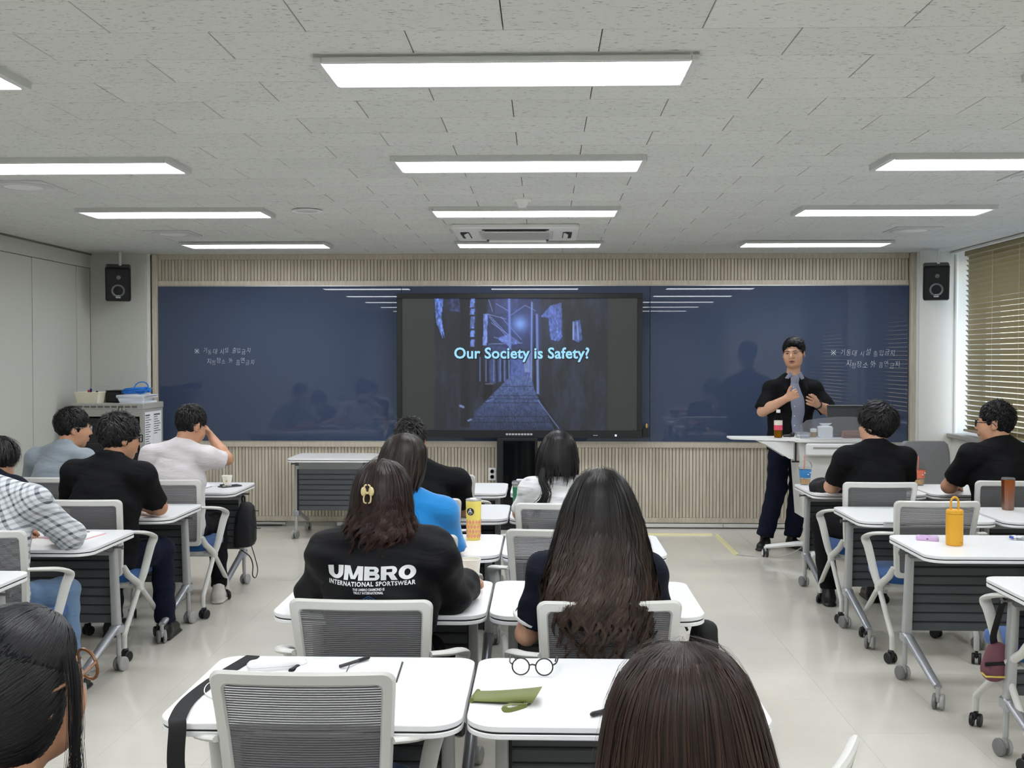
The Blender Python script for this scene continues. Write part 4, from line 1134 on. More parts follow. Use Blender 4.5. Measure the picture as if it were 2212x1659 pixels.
def surface_nets(F, lo, h):
    S = F < 0
    c = S[:-1, :-1, :-1].astype(np.int8)
    cnt = np.zeros_like(c)
    for dx in (0, 1):
        for dy in (0, 1):
            for dz in (0, 1):
                cnt += S[dx:S.shape[0] - 1 + dx, dy:S.shape[1] - 1 + dy, dz:S.shape[2] - 1 + dz]
    act = (cnt > 0) & (cnt < 8)
    I = np.argwhere(act)
    idx = np.full(act.shape, -1, np.int64); idx[act] = np.arange(len(I))
    acc = np.zeros((len(I), 3)); num = np.zeros(len(I))
    cor = [(a, b, c_) for a in (0, 1) for b in (0, 1) for c_ in (0, 1)]
    val = {q: F[I[:, 0] + q[0], I[:, 1] + q[1], I[:, 2] + q[2]] for q in cor}
    for a in cor:
        for axis in range(3):
            if a[axis]: continue
            b = list(a); b[axis] = 1; b = tuple(b)
            va, vb = val[a], val[b]; m = (va < 0) != (vb < 0)
            t = np.where(m, va / np.where(m, va - vb, 1), 0)
            for k in range(3): acc[:, k] += np.where(m, a[k] + (t if k == axis else 0), 0)
            num += m
    v = lo + h * (I + acc / num[:, None])
    faces = []
    for axis in range(3):
        s0 = [slice(None)] * 3; s1 = [slice(None)] * 3; s0[axis] = slice(0, -1); s1[axis] = slice(1, None)
        A, B = S[tuple(s0)], S[tuple(s1)]
        ch = A != B
        o = [a for a in range(3) if a != axis]
        E = np.argwhere(ch)
        E = E[(E[:, o[0]] > 0) & (E[:, o[1]] > 0) & (E[:, o[0]] < S.shape[o[0]] - 1) & (E[:, o[1]] < S.shape[o[1]] - 1)]
        def at(d0, d1):
            q = E.copy(); q[:, o[0]] -= d0; q[:, o[1]] -= d1
            return idx[q[:, 0], q[:, 1], q[:, 2]]
        quad = np.stack([at(1, 1), at(0, 1), at(0, 0), at(1, 0)], 1)
        inside = A[E[:, 0], E[:, 1], E[:, 2]]
        flip = inside if axis != 1 else ~inside
        quad = np.where(flip[:, None], quad, quad[:, ::-1])
        faces.append(quad)
    return v, np.concatenate(faces)

def rotm(yaw=0, pitch=0, roll=0):
    """head turn: yaw left positive about z, pitch up positive about x, roll about y"""
    return np.array(Matrix.Rotation(yaw, 3, 'Z') @ Matrix.Rotation(pitch, 3, 'X') @ Matrix.Rotation(roll, 3, 'Y'))

# ---------------------------------------------------------------- materials of people
def skin_mat(name, rgb):
    m = mat(name, rgb, .5, bump=(260, .12, .0006), vary=(22, .07))
    b_ = m.node_tree.nodes['Principled BSDF']; b_.inputs['Subsurface Weight'].default_value = .12; b_.inputs['Subsurface Radius'].default_value = (.012, .005, .003)
    return m
m_skin = skin_mat('skin_light', (206, 160, 132)); m_skin2 = skin_mat('skin_tan', (190, 142, 112))
def cloth(name, rgb, rough=.85, fold=.5, sheen=.15):
    dk = sum(rgb) < 160
    m = mat(name, rgb, rough, sheen=0 if dk else sheen, spec=.25 if dk else .4)
    n, l, b_ = nodes(m)
    tc = n.new('ShaderNodeTexCoord'); mp = n.new('ShaderNodeMapping'); mp.inputs['Scale'].default_value = (5, 5, 13); mp.inputs['Rotation'].default_value = (.3, .5, .2)
    l.new(tc.outputs['Object'], mp.inputs[0])
    nz = n.new('ShaderNodeTexNoise'); nz.inputs['Scale'].default_value = 1; nz.inputs['Detail'].default_value = 3; nz.inputs['Distortion'].default_value = 1.2; l.new(mp.outputs[0], nz.inputs['Vector'])
    bp = n.new('ShaderNodeBump'); bp.inputs['Strength'].default_value = fold; bp.inputs['Distance'].default_value = .02; l.new(nz.outputs[0], bp.inputs['Height'])
    nz2 = n.new('ShaderNodeTexNoise'); nz2.inputs['Scale'].default_value = 700; l.new(tc.outputs['Object'], nz2.inputs['Vector'])
    bp2 = n.new('ShaderNodeBump'); bp2.inputs['Strength'].default_value = .15; bp2.inputs['Distance'].default_value = .0008; l.new(nz2.outputs[0], bp2.inputs['Height']); l.new(bp.outputs[0], bp2.inputs['Normal'])
    l.new(bp2.outputs[0], b_.inputs['Normal'])
    return m
def hair_mat(name):
    m = bpy.data.materials.new(name); m.use_nodes = True
    n, l, b_ = nodes(m); at = n.new('ShaderNodeVertexColor'); at.layer_name = 'Col'
    l.new(at.outputs[0], b_.inputs['Base Color']); b_.inputs['Roughness'].default_value = .42; b_.inputs['Specular IOR Level'].default_value = .32
    return m
m_hair = hair_mat('hair_strands')
def solid_hair(name, rgb): return mat(name, rgb, .75, spec=.15)

# ---------------------------------------------------------------- head
def head_prims(F, H, R, s=1.0, ears=True):
    """adds a head centred at H (between the ears) with rotation R"""
    sv_ = s; s = float(np.mean(s))
    def T(x, y, z): return H + R @ (V(x, y, z) * sv_)
    e = lambda c, r, k=.02, rr=None, sub=False: F.ell(T(*c), V(*r) * sv_, k, R if rr is None else R @ rr, sub=sub)
    e((0, -.014, .036), (.077, .096, .086), .02)
    e((0, .026, -.030), (.069, .068, .088), .03)
    F.cone(T(-.032, .028, -.078), T(.032, .028, -.078), .028 * s, .028 * s, .035)
    e((0, .058, -.098), (.030, .026, .022), .02)
    for sx in (-1, 1):
        e((sx * .038, .054, -.030), (.028, .030, .034), .03)
        F.cone(T(sx * .012, .088, .030), T(sx * .046, .074, .026), .011 * s, .010 * s, .012)
        e((sx * .031, .098, .008), (.017, .012, .012), .010, sub=True)
        e((sx * .031, .083, .007), (.0135, .0135, .0115), .004)
        if ears:
            rr = np.array(Matrix.Rotation(sx * -.45, 3, 'Z'))
            e((sx * .079, -.012, -.004), (.009, .020, .033), .006, rr)
            e((sx * .087, -.006, -.002), (.006, .010, .019), .004, rr, sub=True)
    F.cone(T(0, .090, .014), T(0, .110, -.026), .009 * s, .0135 * s, .010)
    for sx in (-1, 1): e((sx * .013, .100, -.030), (.010, .011, .009), .007)
    e((0, .093, -.060), (.026, .013, .008), .008); e((0, .091, -.073), (.023, .013, .008), .008)
    e((0, .104, -.0665), (.022, .008, .0022), .003, sub=True)
    return T

# ---------------------------------------------------------------- ribbons of hair
def hair_ribbons(name, G, Nrm, width, cols, parent, taper=.25, loc=(0, 0, 0), tent=True):
    """G (N,M,3) paths, Nrm (N,M,3) outward normals, cols (N,M,3) linear colours"""
    N, M, _ = G.shape
    T = np.gradient(G, axis=1); S = np.cross(T, Nrm); S /= np.linalg.norm(S, axis=2, keepdims=True) + 1e-9
    w = np.broadcast_to(np.asarray(width, float), (N,))[:, None]
    u = np.linspace(0, 1, M)[None]
    w = w * (1 - (1 - taper) * np.clip((u - .45) / .55, 0, 1) ** 1.5) * np.clip(.45 + u * 6, 0, 1)
    A = G - S * w[..., None] / 2; B = G + S * w[..., None] / 2
    if not tent:
        v = np.stack([A, B], 2).reshape(-1, 3); col = np.repeat(np.concatenate([cols, np.ones((N, M, 1))], 2).reshape(-1, 4), 2, axis=0)
        base = (np.arange(N)[:, None] * M + np.arange(M - 1)[None]).ravel() * 2
        o = link(name, np_mesh(name, v, np.stack([base, base + 1, base + 3, base + 2], 1), m_hair, True, col), parent, loc)
        o['kind'] = 'stuff'
        return o
    C_ = G + Nrm * (w * .22)[..., None]
    v = np.stack([A, C_, B], 2).reshape(-1, 3)
    col = np.repeat(np.concatenate([cols, np.ones((N, M, 1))], 2).reshape(-1, 4), 3, axis=0)
    base = (np.arange(N)[:, None] * M + np.arange(M - 1)[None]).ravel() * 3
    f = np.concatenate([np.stack([base, base + 1, base + 4, base + 3], 1), np.stack([base + 1, base + 2, base + 5, base + 4], 1)])
    o = link(name, np_mesh(name, v, f, m_hair, True, col), parent, loc)
    o['kind'] = 'stuff'
    return o
def lin3(c): return np.array(lin(c)[:3])

def short_hair(person, H, R, s, rgb, seed, length=.035, n=1500, top=.02, line=(.078, .052), nape=-.080, sweep=0.0, crown=(.01, -.055, .115), flow=None, mess=.35, side=.006, width=.0042):
    """cap mesh + short locks; H,R head frame"""
    s = np.asarray(s, float) * np.ones(3)
    T = lambda p: H + (R @ (np.asarray(p) * s).T).T
    clipA = (T(V(0, line[0], line[1])), R @ V(0, .80, -.60))
    clipN = (T(V(0, -.05, nape)), R @ V(0, .25, -.97))
    clipF = (T(V(0, .112, .06)), R @ V(0, .9, -.43))
    F = Field()
    rs = np.random.RandomState(seed)
    F.ell(T(V(0, -.014, .036)), (V(.077, .096, .086) + V(side, side + .004, top * .8)) * s, .01, R, clips=(clipA, clipN))
    F.ell(T(V(0, -.002, .068)), (V(.062, .086, .056) + V(.004, .004, top * .7)) * s, .03, R, clips=(clipA,))
    ph = rs.rand(6) * 6
    def nz(X, Y, Z): return .0025 * (np.sin(X * 160 + ph[0] + 2 * np.sin(Y * 70 + ph[1])) + np.sin(Y * 140 + Z * 90 + ph[2]))
    me = F.mesh(.006, 'hair', solid_hair('hair_base_%d_%d_%d' % rgb, rgb), nz)
    hr = link('hair', me, person)
    # locks
    d = rs.normal(size=(n * 4, 3)); d /= np.linalg.norm(d, axis=1, keepdims=True)
    rad = V(.077, .096, .086) + V(side, side + .003, top * .9)
    p = V(0, -.014, .036) + d * rad
    keep = ((p[:, 1] - line[0]) * .80 - (p[:, 2] - line[1]) * .60 < .004) & ((p[:, 1] + .05) * .25 - (p[:, 2] - nape) * .97 < 0)
    p = p[keep][:n]; d = d[keep][:n]; nn = d / rad; nn /= np.linalg.norm(nn, axis=1, keepdims=True)
    crown = V(*crown)
    fl = p - crown; fl[:, 0] += sweep * (p[:, 1] > 0) * .06
    fl -= nn * np.sum(fl * nn, 1, keepdims=True); fl /= np.linalg.norm(fl, axis=1, keepdims=True) + 1e-6
    if flow is not None:
        wgt = np.clip((p[:, 1] + .03) / .05, 0, 1)[:, None] * np.clip((p[:, 2] - .03) / .04, 0, 1)[:, None]; fl = fl * (1 - wgt) + V(*flow) * wgt
    fl += rs.normal(size=fl.shape) * mess; fl -= nn * np.sum(fl * nn, 1, keepdims=True) * .8
    fl /= np.linalg.norm(fl, axis=1, keepdims=True) + 1e-6
    topk = np.clip((p[:, 2] - .0) / .09, .0, 1.0)
    L = length * (.35 + .75 * topk) * rs.uniform(.7, 1.2, len(p))
    u = np.linspace(0, 1, 5)
    G = p[:, None] - nn[:, None] * .004 + fl[:, None] * (u[None, :, None] * L[:, None, None]) + nn[:, None] * ((.010 * topk + .004)[:, None] * np.sin(u * PI * .8)[None])[..., None]
    G = G - nn[:, None] * (u[None] ** 2 * (L ** 2)[:, None] * 3.2)[..., None]
    Gw = H + (G.reshape(-1, 3) * s) @ R.T; Nw = np.repeat(nn @ R.T, 5, axis=0)
    c = lin3(rgb)[None, None] * rs.uniform(.5, 1.3, (len(p), 1, 1)) * np.ones((1, 5, 1))
    hair_ribbons('hair_locks', Gw.reshape(-1, 5, 3), Nw.reshape(-1, 5, 3), width * rs.uniform(.7, 1.4, len(p)), c, hr)
    return hr

def profile_hair(person, top, prof, rgb_root, rgb_tip, seed, n=2600, M=22, wave=(0, .05), lock=14, width=.003, zend_jit=.04, open_front=.9, shell=True, flyaway=30, tip_at=.5, part=(0, 0), straight_top=.35, shade=(.55, 1.6), tent=False):
    """hair as a hanging volume. prof rows: (dz below top, half width, front radius, back radius, cx, cy)"""
    P = np.array(prof, float); rs = np.random.RandomState(seed); top = np.array(top, float)
    dz = P[:, 0]
    def at(z): return [np.interp(z, dz, P[:, k]) for k in range(1, 6)]
    if shell:
        mb = MB(); rings = []
        for zz in np.concatenate([np.linspace(0.0006, dz[-1] * .25, 12), np.linspace(dz[-1] * .27, dz[-1] - zend_jit * .6, 12)]):
            a, bf, bb, cx, cy = at(zz); ring = []
            for k in range(36):
                t = 2 * PI * k / 36; sn = math.sin(t)
                ring.append(Vector((top[0] + cx + .93 * a * math.cos(t), top[1] + cy + .93 * (bf if sn > 0 else bb) * sn, top[2] - zz - .002)))
            rings.append(ring)
        mb.loft(rings)
        hr = obj('hair', mb, solid_hair('hair_base_%d_%d_%d' % tuple(int(c * .8) for c in rgb_root), tuple(int(c * .8) for c in rgb_root)), person, smooth=80)
    else:
        hr = person
    K = max(1, n // lock)
    # lock guides: azimuth (0 = right, pi/2 = front), leave the face open
    phl = rs.uniform(0, 2 * PI, K * 2)
    fr = np.abs(((phl - PI / 2 + PI) % (2 * PI)) - PI) < open_front * .5
    phl = phl[~fr][:K]; K = len(phl)
    zs = np.abs(rs.normal(0, .009, K)); ze = dz[-1] + rs.uniform(-zend_jit, zend_jit * .5, K)
    w_ph = rs.uniform(0, 2 * PI, K); w_len = wave[1] * rs.uniform(.75, 1.35, K); w_amp = wave[0] * rs.uniform(.5, 1.3, K)
    rj = rs.uniform(.90, 1.03, K); dph = rs.normal(0, .10, K)
    li = np.repeat(np.arange(K), lock); N = len(li)
    spread = (lock ** .5) * .010
    ph0 = phl[li] + rs.normal(0, .10, N)
    r0 = rj[li] + rs.normal(0, .012, N); z0 = np.clip(zs[li] + rs.normal(0, .004, N), .0005, None); z1 = np.clip(ze[li] + rs.normal(0, .012, N), .05, None)
    fly = np.zeros(N); fly[rs.choice(N, min(flyaway, N), False)] = 1
    u = np.linspace(0, 1, M)[None]
    u = u * .55 + .45 * u ** 2
    Zd = z0[:, None] + (z1 - z0)[:, None] * u
    a, bf, bb, cx, cy = [q.reshape(N, M) for q in at(Zd.ravel())]
    depth = Zd / dz[-1]
    wv = np.clip((depth - straight_top) / max(.05, 1 - straight_top), 0, 1) ** .8
    ang = 2 * PI * (Zd / w_len[li][:, None]) + w_ph[li][:, None]
    clump = np.clip(1 - 1.0 * wv, .12, 1)
    phi = phl[li][:, None] + (ph0 - phl[li])[:, None] * clump * 1.2 + dph[li][:, None] * depth
    rr = (rj[li][:, None] + (r0 - rj[li])[:, None] * clump) + fly[:, None] * .07 * depth * rs.uniform(.2, 1.5, N)[:, None]
    c_, s_ = np.cos(phi), np.sin(phi)
    bsel = np.where(s_ > 0, bf, bb)
    amp = w_amp[li][:, None] * wv
    x = top[0] + cx + a * c_ * rr + amp * np.cos(ang) * (-s_) + amp * .5 * np.sin(ang) * c_
    y = top[1] + cy + bsel * s_ * rr + amp * np.cos(ang) * c_ + amp * .5 * np.sin(ang) * s_
    z = top[2] - Zd + fly[:, None] * .01
    G = np.stack([x, y, z], 2)
    nx, ny = c_ / np.maximum(a, .01), s_ / np.maximum(bsel, .01); up = np.clip(1 - Zd / .09, 0, 1) * 14
    Nn = np.stack([nx, ny, up], 2); Nn /= np.linalg.norm(Nn, axis=2, keepdims=True)
    t_ = np.clip((depth - tip_at) / .45, 0, 1)[..., None]
    bright = (rs.uniform(shade[0], shade[1], K)[li] * rs.uniform(.75, 1.3, N))[:, None, None]
    col = (lin3(rgb_root) * (1 - t_) + lin3(rgb_tip) * t_) * bright
    hair_ribbons('hair_locks', G, Nn, width * rs.uniform(.7, 1.4, N) * (1 - .6 * fly), col, hr if hr is not person else person, tent=tent)
    return hr

# ---------------------------------------------------------------- body
def hand_prims(F, W, E, mode, side, n_palm, s=1.0):
    """W wrist, E elbow, n_palm = palm facing direction; side -1 left, +1 right"""
    d = W - E; d = d / np.linalg.norm(d)
    pn = np.array(n_palm, float); pn -= d * (pn @ d); pn /= np.linalg.norm(pn)
    lat = np.cross(d, pn) * side * 1.0        # towards the thumb side
    pc = W + d * .05 * s
    F.cone(W + lat * .016, pc + lat * .022 + d * .028, .019 * s, .014 * s, .012, (pn, .75))
    F.cone(W - lat * .012, pc - lat * .024 + d * .022, .019 * s, .014 * s, .012, (pn, .75))
    F.cone(W, pc + d * .028, .021 * s, .016 * s, .012, (pn, .75))
    for i, (o, L) in enumerate(((.030, .066), (.010, .074), (-.011, .069), (-.030, .054))):
        base = pc + d * (.032 - .004 * abs(i - 1)) * s + lat * o * s
        if mode == 'fist':
            a1 = base + (d * .45 + pn * .75) * .030 * s; a2 = a1 + (-d * .55 + pn * .5) * .024 * s; a3 = a2 + (-d * .85 - pn * .3) * .018 * s
        elif mode == 'open':
            sp_ = lat * (.12 - .08 * i)
            a1 = base + (d + pn * .22 + sp_) * L * .46 * s; a2 = a1 + (d + pn * .5 + sp_) * L * .30 * s; a3 = a2 + (d * .9 + pn * .7) * L * .22 * s
        else:   # relaxed
            a1 = base + (d + pn * .45) * L * .42 * s; a2 = a1 + (d * .7 + pn * .9) * L * .30 * s; a3 = a2 + (d * .3 + pn) * L * .20 * s
        F.cone(base, a1, .0098 * s, .0090 * s, .004).cone(a1, a2, .0090 * s, .0082 * s, .004).cone(a2, a3, .0082 * s, .0070 * s, .004)
    tb = W + d * .022 * s + lat * .026 * s
    if mode == 'fist':
        t1 = tb + (d * .55 + lat * .65 + pn * .2) * .036 * s; t2 = t1 + (d * .75 + lat * .5) * .032 * s; t3 = t2 + (d * .8 + lat * .25) * .022 * s
    elif mode == 'open':
        t1 = tb + (d * .8 + lat * .55 + pn * .45) * .034 * s; t2 = t1 + (d + lat * .1 + pn * .35) * .030 * s; t3 = t2 + (d + pn * .2) * .022 * s
    else:
        t1 = tb + (d * .8 + lat * .3 + pn * .5) * .034 * s; t2 = t1 + (d + pn * .5) * .028 * s; t3 = t2 + (d + pn * .5) * .02 * s
    F.cone(tb, t1, .014 * s, .0112 * s, .008).cone(t1, t2, .0112 * s, .010 * s, .004).cone(t2, t3, .010 * s, .008 * s, .004)

def person(label, root, rz, J, skin, top_mat, bottom_mat, shoe_mat, sleeve=.62, h=.0092, hc=.0125, head=(0, 0, 0), hs=1.0, build=1.0, loose=.012, collar=None, hands=('relaxed', 'relaxed'), palms=((0, 0, -1), (0, 0, -1)), folds=.004, hem=None, seed=0, ears=True, shirt_name='shirt', chest=1.0, legr=(.083, .064, .054), vneck=False):
    """J: joints in the person's frame: pelvis, chest, neck, head, shl, shr, ell, elr, wrl, wrr, knl, knr, anl, anr"""
    t = thing('person', label, 'person', (root[0], root[1], 0), rz)
    J = {k: np.array(v, float) for k, v in J.items()}
    R = rotm(*head); b = build
    P, C_, N, H = J['pelvis'], J['chest'], J['neck'], J['head']
    yv = V(0, 1, 0)
    def torso(F, g):
        F.cone(P, C_, (.148 + g) * b, (.150 + g) * b, .04, (yv, .74))
        F.cone(C_, (J['shl'] + J['shr']) / 2 - V(0, 0, .02), (.148 + g) * b * chest, (.090 + g) * b, .05, (yv, .76))
        F.cone(J['shl'] - V(-.02, 0, .022), J['shr'] - V(.02, 0, .022), .040 * b + g, .040 * b + g, .05)
        for sh in ('shl', 'shr'):
            F.cone(J[sh] - V(0, 0, .022), N - V(0, .008, .016), .034 * b + g, .048 * b + g * .5, .04)
            F.ell(J[sh] - V(0, 0, .026), V(.048, .050, .052) * b + g, .035)
    # --- skin
    F = Field()
    torso(F, -.022)
    T = head_prims(F, H, R, hs, ears)
    F.cone(N - V(0, .01, .03), T(0, -.022, -.045), .056 * b, .052 * float(np.mean(hs)), .03)
    for s_, sd in (('l', -1), ('r', 1)):
        sh, el, wr = J['sh' + s_], J['el' + s_], J['wr' + s_]
        F.cone(sh - V(0, 0, .022), el, .043 * b, .039 * b, .02)
        F.cone(el, el + (wr - el) * .35, .040 * b, .041 * b, .02).cone(el + (wr - el) * .35, wr, .041 * b, .027 * b, .015)
        hand_prims(F, wr, el, hands[0 if s_ == 'l' else 1], sd, palms[0 if s_ == 'l' else 1])
    for s_, sg in (('l', -1), ('r', 1)):
        F.cone(P + V(sg * .085, .01, -.03), J['kn' + s_], .060, .044, .03); F.cone(J['kn' + s_], J['an' + s_], .044, .032, .02)
    bo = link('body', F.mesh(h, 'body', skin), t)
    # --- upper garment
    rs = np.random.RandomState(seed); ph = rs.rand(8) * 6.28
    F = Field(); torso(F, loose)
    for s_ in 'lr':
        sh, el, wr = J['sh' + s_], J['el' + s_], J['wr' + s_]
        d = el - sh; L = np.linalg.norm(d); d /= L
        sh = sh - V(0, 0, .025); r0, r1 = .047 * b + loose * .9, .046 * b + loose * 1.0
        if sleeve <= 1:
            F.cone(sh, sh + d * L * (sleeve + .3), r0, r1 + .004, .03, clips=((sh + d * L * sleeve, d),))
        else:
            d2 = wr - el; L2 = np.linalg.norm(d2); d2 /= L2
            F.cone(sh, el, r0, r1 - .002, .03)
            F.cone(el, el + d2 * L2 * (sleeve - 1 + .2), r1 - .002, .036 * b + loose, .025, clips=((el + d2 * L2 * (sleeve - 1), d2),))
    if collar == 'polo':
        nk = N + V(0, -.004, .022)
        F.cone(nk - V(.0, .0, .02), nk + V(0, -.004, .022), .064 * b, .062 * b, .012, clips=((nk + V(0, -.004, .018), V(0, .25, .97)),))
    else:
        nk = N + V(0, 0, .008)
        F.cone(nk - V(0, 0, .02), nk, .062 * b, .060 * b, .02, clips=((nk + V(0, 0, .006), V(0, .25, .97)),))
    if vneck: F.cone(N + V(0, .085, .045), N + V(0, .115, -.050), .042, .012, .004, sub=True)
    def nz(X, Y, Z):
        return folds * (np.sin(Z * 38 + X * 11 + ph[0] + 1.5 * np.sin(X * 9 + ph[1])) * .6 + np.sin(X * 30 - Z * 22 + ph[2] + 2 * np.sin(Y * 12 + ph[3])) * .5 + .4 * np.sin(Z * 75 + Y * 40 + X * 25 + ph[4]))
    ec = []
    if hem is not None: ec.append((V(0, 0, hem), V(0, 0, -1)))
    else: ec.append((P - V(0, 0, .07), V(0, 0, -1)))
    sh_o = link(shirt_name, F.mesh(hc, shirt_name, top_mat, nz, ec), t)
    # --- trousers
    F = Field()
    hipl, hipr = P + V(-.074, .01, -.03), P + V(.074, .01, -.03)
    F.ell(P - V(0, 0, .01), V(.152, .112, .11) * b, .04)
    for s_, hp in (('l', hipl), ('r', hipr)):
        kn, an = J['kn' + s_], J['an' + s_]
        F.cone(hp, kn, legr[0] * b, legr[1] * b, .03)
        d = an - kn; d /= np.linalg.norm(d)
        F.cone(kn, an, legr[1] * b, legr[2] * b, .03, clips=((an + d * .0, d),))
    def nz2(X, Y, Z): return .003 * (np.sin(Z * 60 + X * 20 + ph[5]) + np.sin(Y * 55 + X * 30 + ph[6]))
    link('trousers', F.mesh(.0145, 'trousers', bottom_mat, nz2), t)
    for s_, sx in (('l', -1), ('r', 1)):
        an = J['an' + s_]; kn = J['kn' + s_]
        f = V(0, 1, 0) if 'fd' + s_ not in J else J['fd' + s_]
        z0 = 0.0
        F = Field()
        base = V(an[0], an[1], 0)
        F.cone(base + V(0, 0, .045) - f * .03, base + V(0, 0, .035) + f * .15, .042, .034, .02, clips=((V(0, 0, .003), V(0, 0, -1)),))
        F.cone(base + V(0, 0, .05) - f * .015, base + V(0, 0, .10) - f * .01, .043, .040, .02)
        F.cone(base + V(0, 0, .012) - f * .04, base + V(0, 0, .012) + f * .16, .044, .042, .006, clips=((V(0, 0, .001), V(0, 0, -1)), (V(0, 0, .018), V(0, 0, 1))))
        link('shoe', F.mesh(.0105, 'shoe', shoe_mat), t)
    t['_'] = 0; del t['_']
    return t, bo, sh_o, T, R, H
def glasses(parent, H, R, s, rgb, style='square', thick=.0022, lensr=(.024, .019)):
    T = lambda x, y, z: Vector(H + R @ (V(x, y, z) * s))
    m_ = mat('glasses_%d_%d_%d' % rgb, rgb, .3)
    fr = MB()
    for sx in (-1, 1):
        pts = []
        for x, z in rrect(lensr[0] * 2, lensr[1] * 2, lensr[1] * (.45 if style == 'square' else .98), 4):
            pts.append(T(sx * .033 + x, .112 - abs(sx * .033 + x) * .14, .004 + z))
        fr.tube(pts, thick, 6, closed=True)
        fr.tube([T(sx * .057, .105, .012), T(sx * .078, .06, .012), T(sx * .084, -.005, .012), T(sx * .083, -.025, -.008)], thick, 6)
    fr.tube([T(-.010, .113, .008), T(0, .115, .012), T(.010, .113, .008)], thick, 6)
    return obj('glasses', fr, m_, parent)
# ================================================================== THE PEOPLE IN THE ROOM
m_black = cloth('black_jersey', (11, 12, 15)); m_navy = cloth('navy_jersey', (15, 20, 34)); m_jacket = cloth('black_nylon', (11, 12, 16), .68, .35)
m_greyblue = cloth('grey_blue_shirt', (140, 150, 158)); m_whitetee = cloth('white_tee', (214, 208, 210)); m_blue = cloth('bright_blue_knit', (28, 132, 204), .95, .25, .4)
m_navytr = cloth('navy_trousers', (13, 20, 40)); m_blacktr = cloth('black_trousers', (10, 10, 13)); m_jeans = cloth('blue_denim', (96, 122, 152), .9, .4)
m_shoe = mat('black_shoe', (18, 18, 20), .4); m_sneak = mat('white_sneaker', (206, 202, 196), .6)
# plaid: three crossing bands on an off-white ground
m_plaid = cloth('grey_plaid', (214, 216, 216))
n, l, b = nodes(m_plaid)
tc = n.new('ShaderNodeTexCoord'); mp = n.new('ShaderNodeMapping'); mp.inputs['Rotation'].default_value = (.15, .5, .25); l.new(tc.outputs['Object'], mp.inputs[0])
sepx = n.new('ShaderNodeSeparateXYZ'); l.new(mp.outputs[0], sepx.inputs[0])
acc = None
for ax, fr in ((0, 40), (2, 40), (0, 20), (2, 20)):
    mu = n.new('ShaderNodeMath'); mu.operation = 'MULTIPLY'; mu.inputs[1].default_value = fr; l.new(sepx.outputs[ax], mu.inputs[0])
    fc_ = n.new('ShaderNodeMath'); fc_.operation = 'FRACT'; l.new(mu.outputs[0], fc_.inputs[0])
    lt_ = n.new('ShaderNodeMath'); lt_.operation = 'LESS_THAN'; lt_.inputs[1].default_value = .40 if fr > 30 else .22; l.new(fc_.outputs[0], lt_.inputs[0])
    sc_ = n.new('ShaderNodeMath'); sc_.operation = 'MULTIPLY'; sc_.inputs[1].default_value = .26 if fr > 30 else .22; l.new(lt_.outputs[0], sc_.inputs[0])
    if acc is None: acc = sc_
    else:
        ad = n.new('ShaderNodeMath'); ad.operation = 'ADD'; l.new(acc.outputs[0], ad.inputs[0]); l.new(sc_.outputs[0], ad.inputs[1]); acc = ad
mx = n.new('ShaderNodeMix'); mx.data_type = 'RGBA'; mx.clamp_factor = True; mx.inputs[6].default_value = lin((212, 216, 220)); mx.inputs[7].default_value = lin((58, 66, 76)); l.new(acc.outputs[0], mx.inputs[0]); l.new(mx.outputs[2], b.inputs['Base Color'])
# tie-dye: soft grey bands on white
m_tie = cloth('tie_dye_white', (226, 226, 226))
n, l, b = nodes(m_tie)
tc = n.new('ShaderNodeTexCoord'); mp = n.new('ShaderNodeMapping'); mp.inputs['Scale'].default_value = (5, 5, 26); l.new(tc.outputs['Object'], mp.inputs[0])
nz = n.new('ShaderNodeTexNoise'); nz.inputs['Scale'].default_value = 1; nz.inputs['Detail'].default_value = 4; nz.inputs['Distortion'].default_value = 1.0; l.new(mp.outputs[0], nz.inputs['Vector'])
cr = n.new('ShaderNodeValToRGB'); cr.color_ramp.elements[0].position = .34; cr.color_ramp.elements[0].color = lin((172, 174, 178)); cr.color_ramp.elements[1].position = .5; cr.color_ramp.elements[1].color = lin((232, 232, 232))
l.new(nz.outputs[0], cr.inputs[0]); l.new(cr.outputs[0], b.inputs['Base Color'])
# lecturer's striped shirt
m_stripe = cloth('blue_stripe_shirt', (142, 150, 172), .8, .25)
n, l, b = nodes(m_stripe)
tc = n.new('ShaderNodeTexCoord'); sepx = n.new('ShaderNodeSeparateXYZ'); l.new(tc.outputs['Object'], sepx.inputs[0])
mu = n.new('ShaderNodeMath'); mu.operation = 'MULTIPLY'; mu.inputs[1].default_value = 160; l.new(sepx.outputs[0], mu.inputs[0])
fc_ = n.new('ShaderNodeMath'); fc_.operation = 'FRACT'; l.new(mu.outputs[0], fc_.inputs[0]); lt_ = n.new('ShaderNodeMath'); lt_.operation = 'LESS_THAN'; lt_.inputs[1].default_value = .5; l.new(fc_.outputs[0], lt_.inputs[0])
mx = n.new('ShaderNodeMix'); mx.data_type = 'RGBA'; mx.inputs[6].default_value = lin((166, 172, 188)); mx.inputs[7].default_value = lin((112, 120, 150)); l.new(lt_.outputs[0], mx.inputs[0]); l.new(mx.outputs[2], b.inputs['Base Color'])

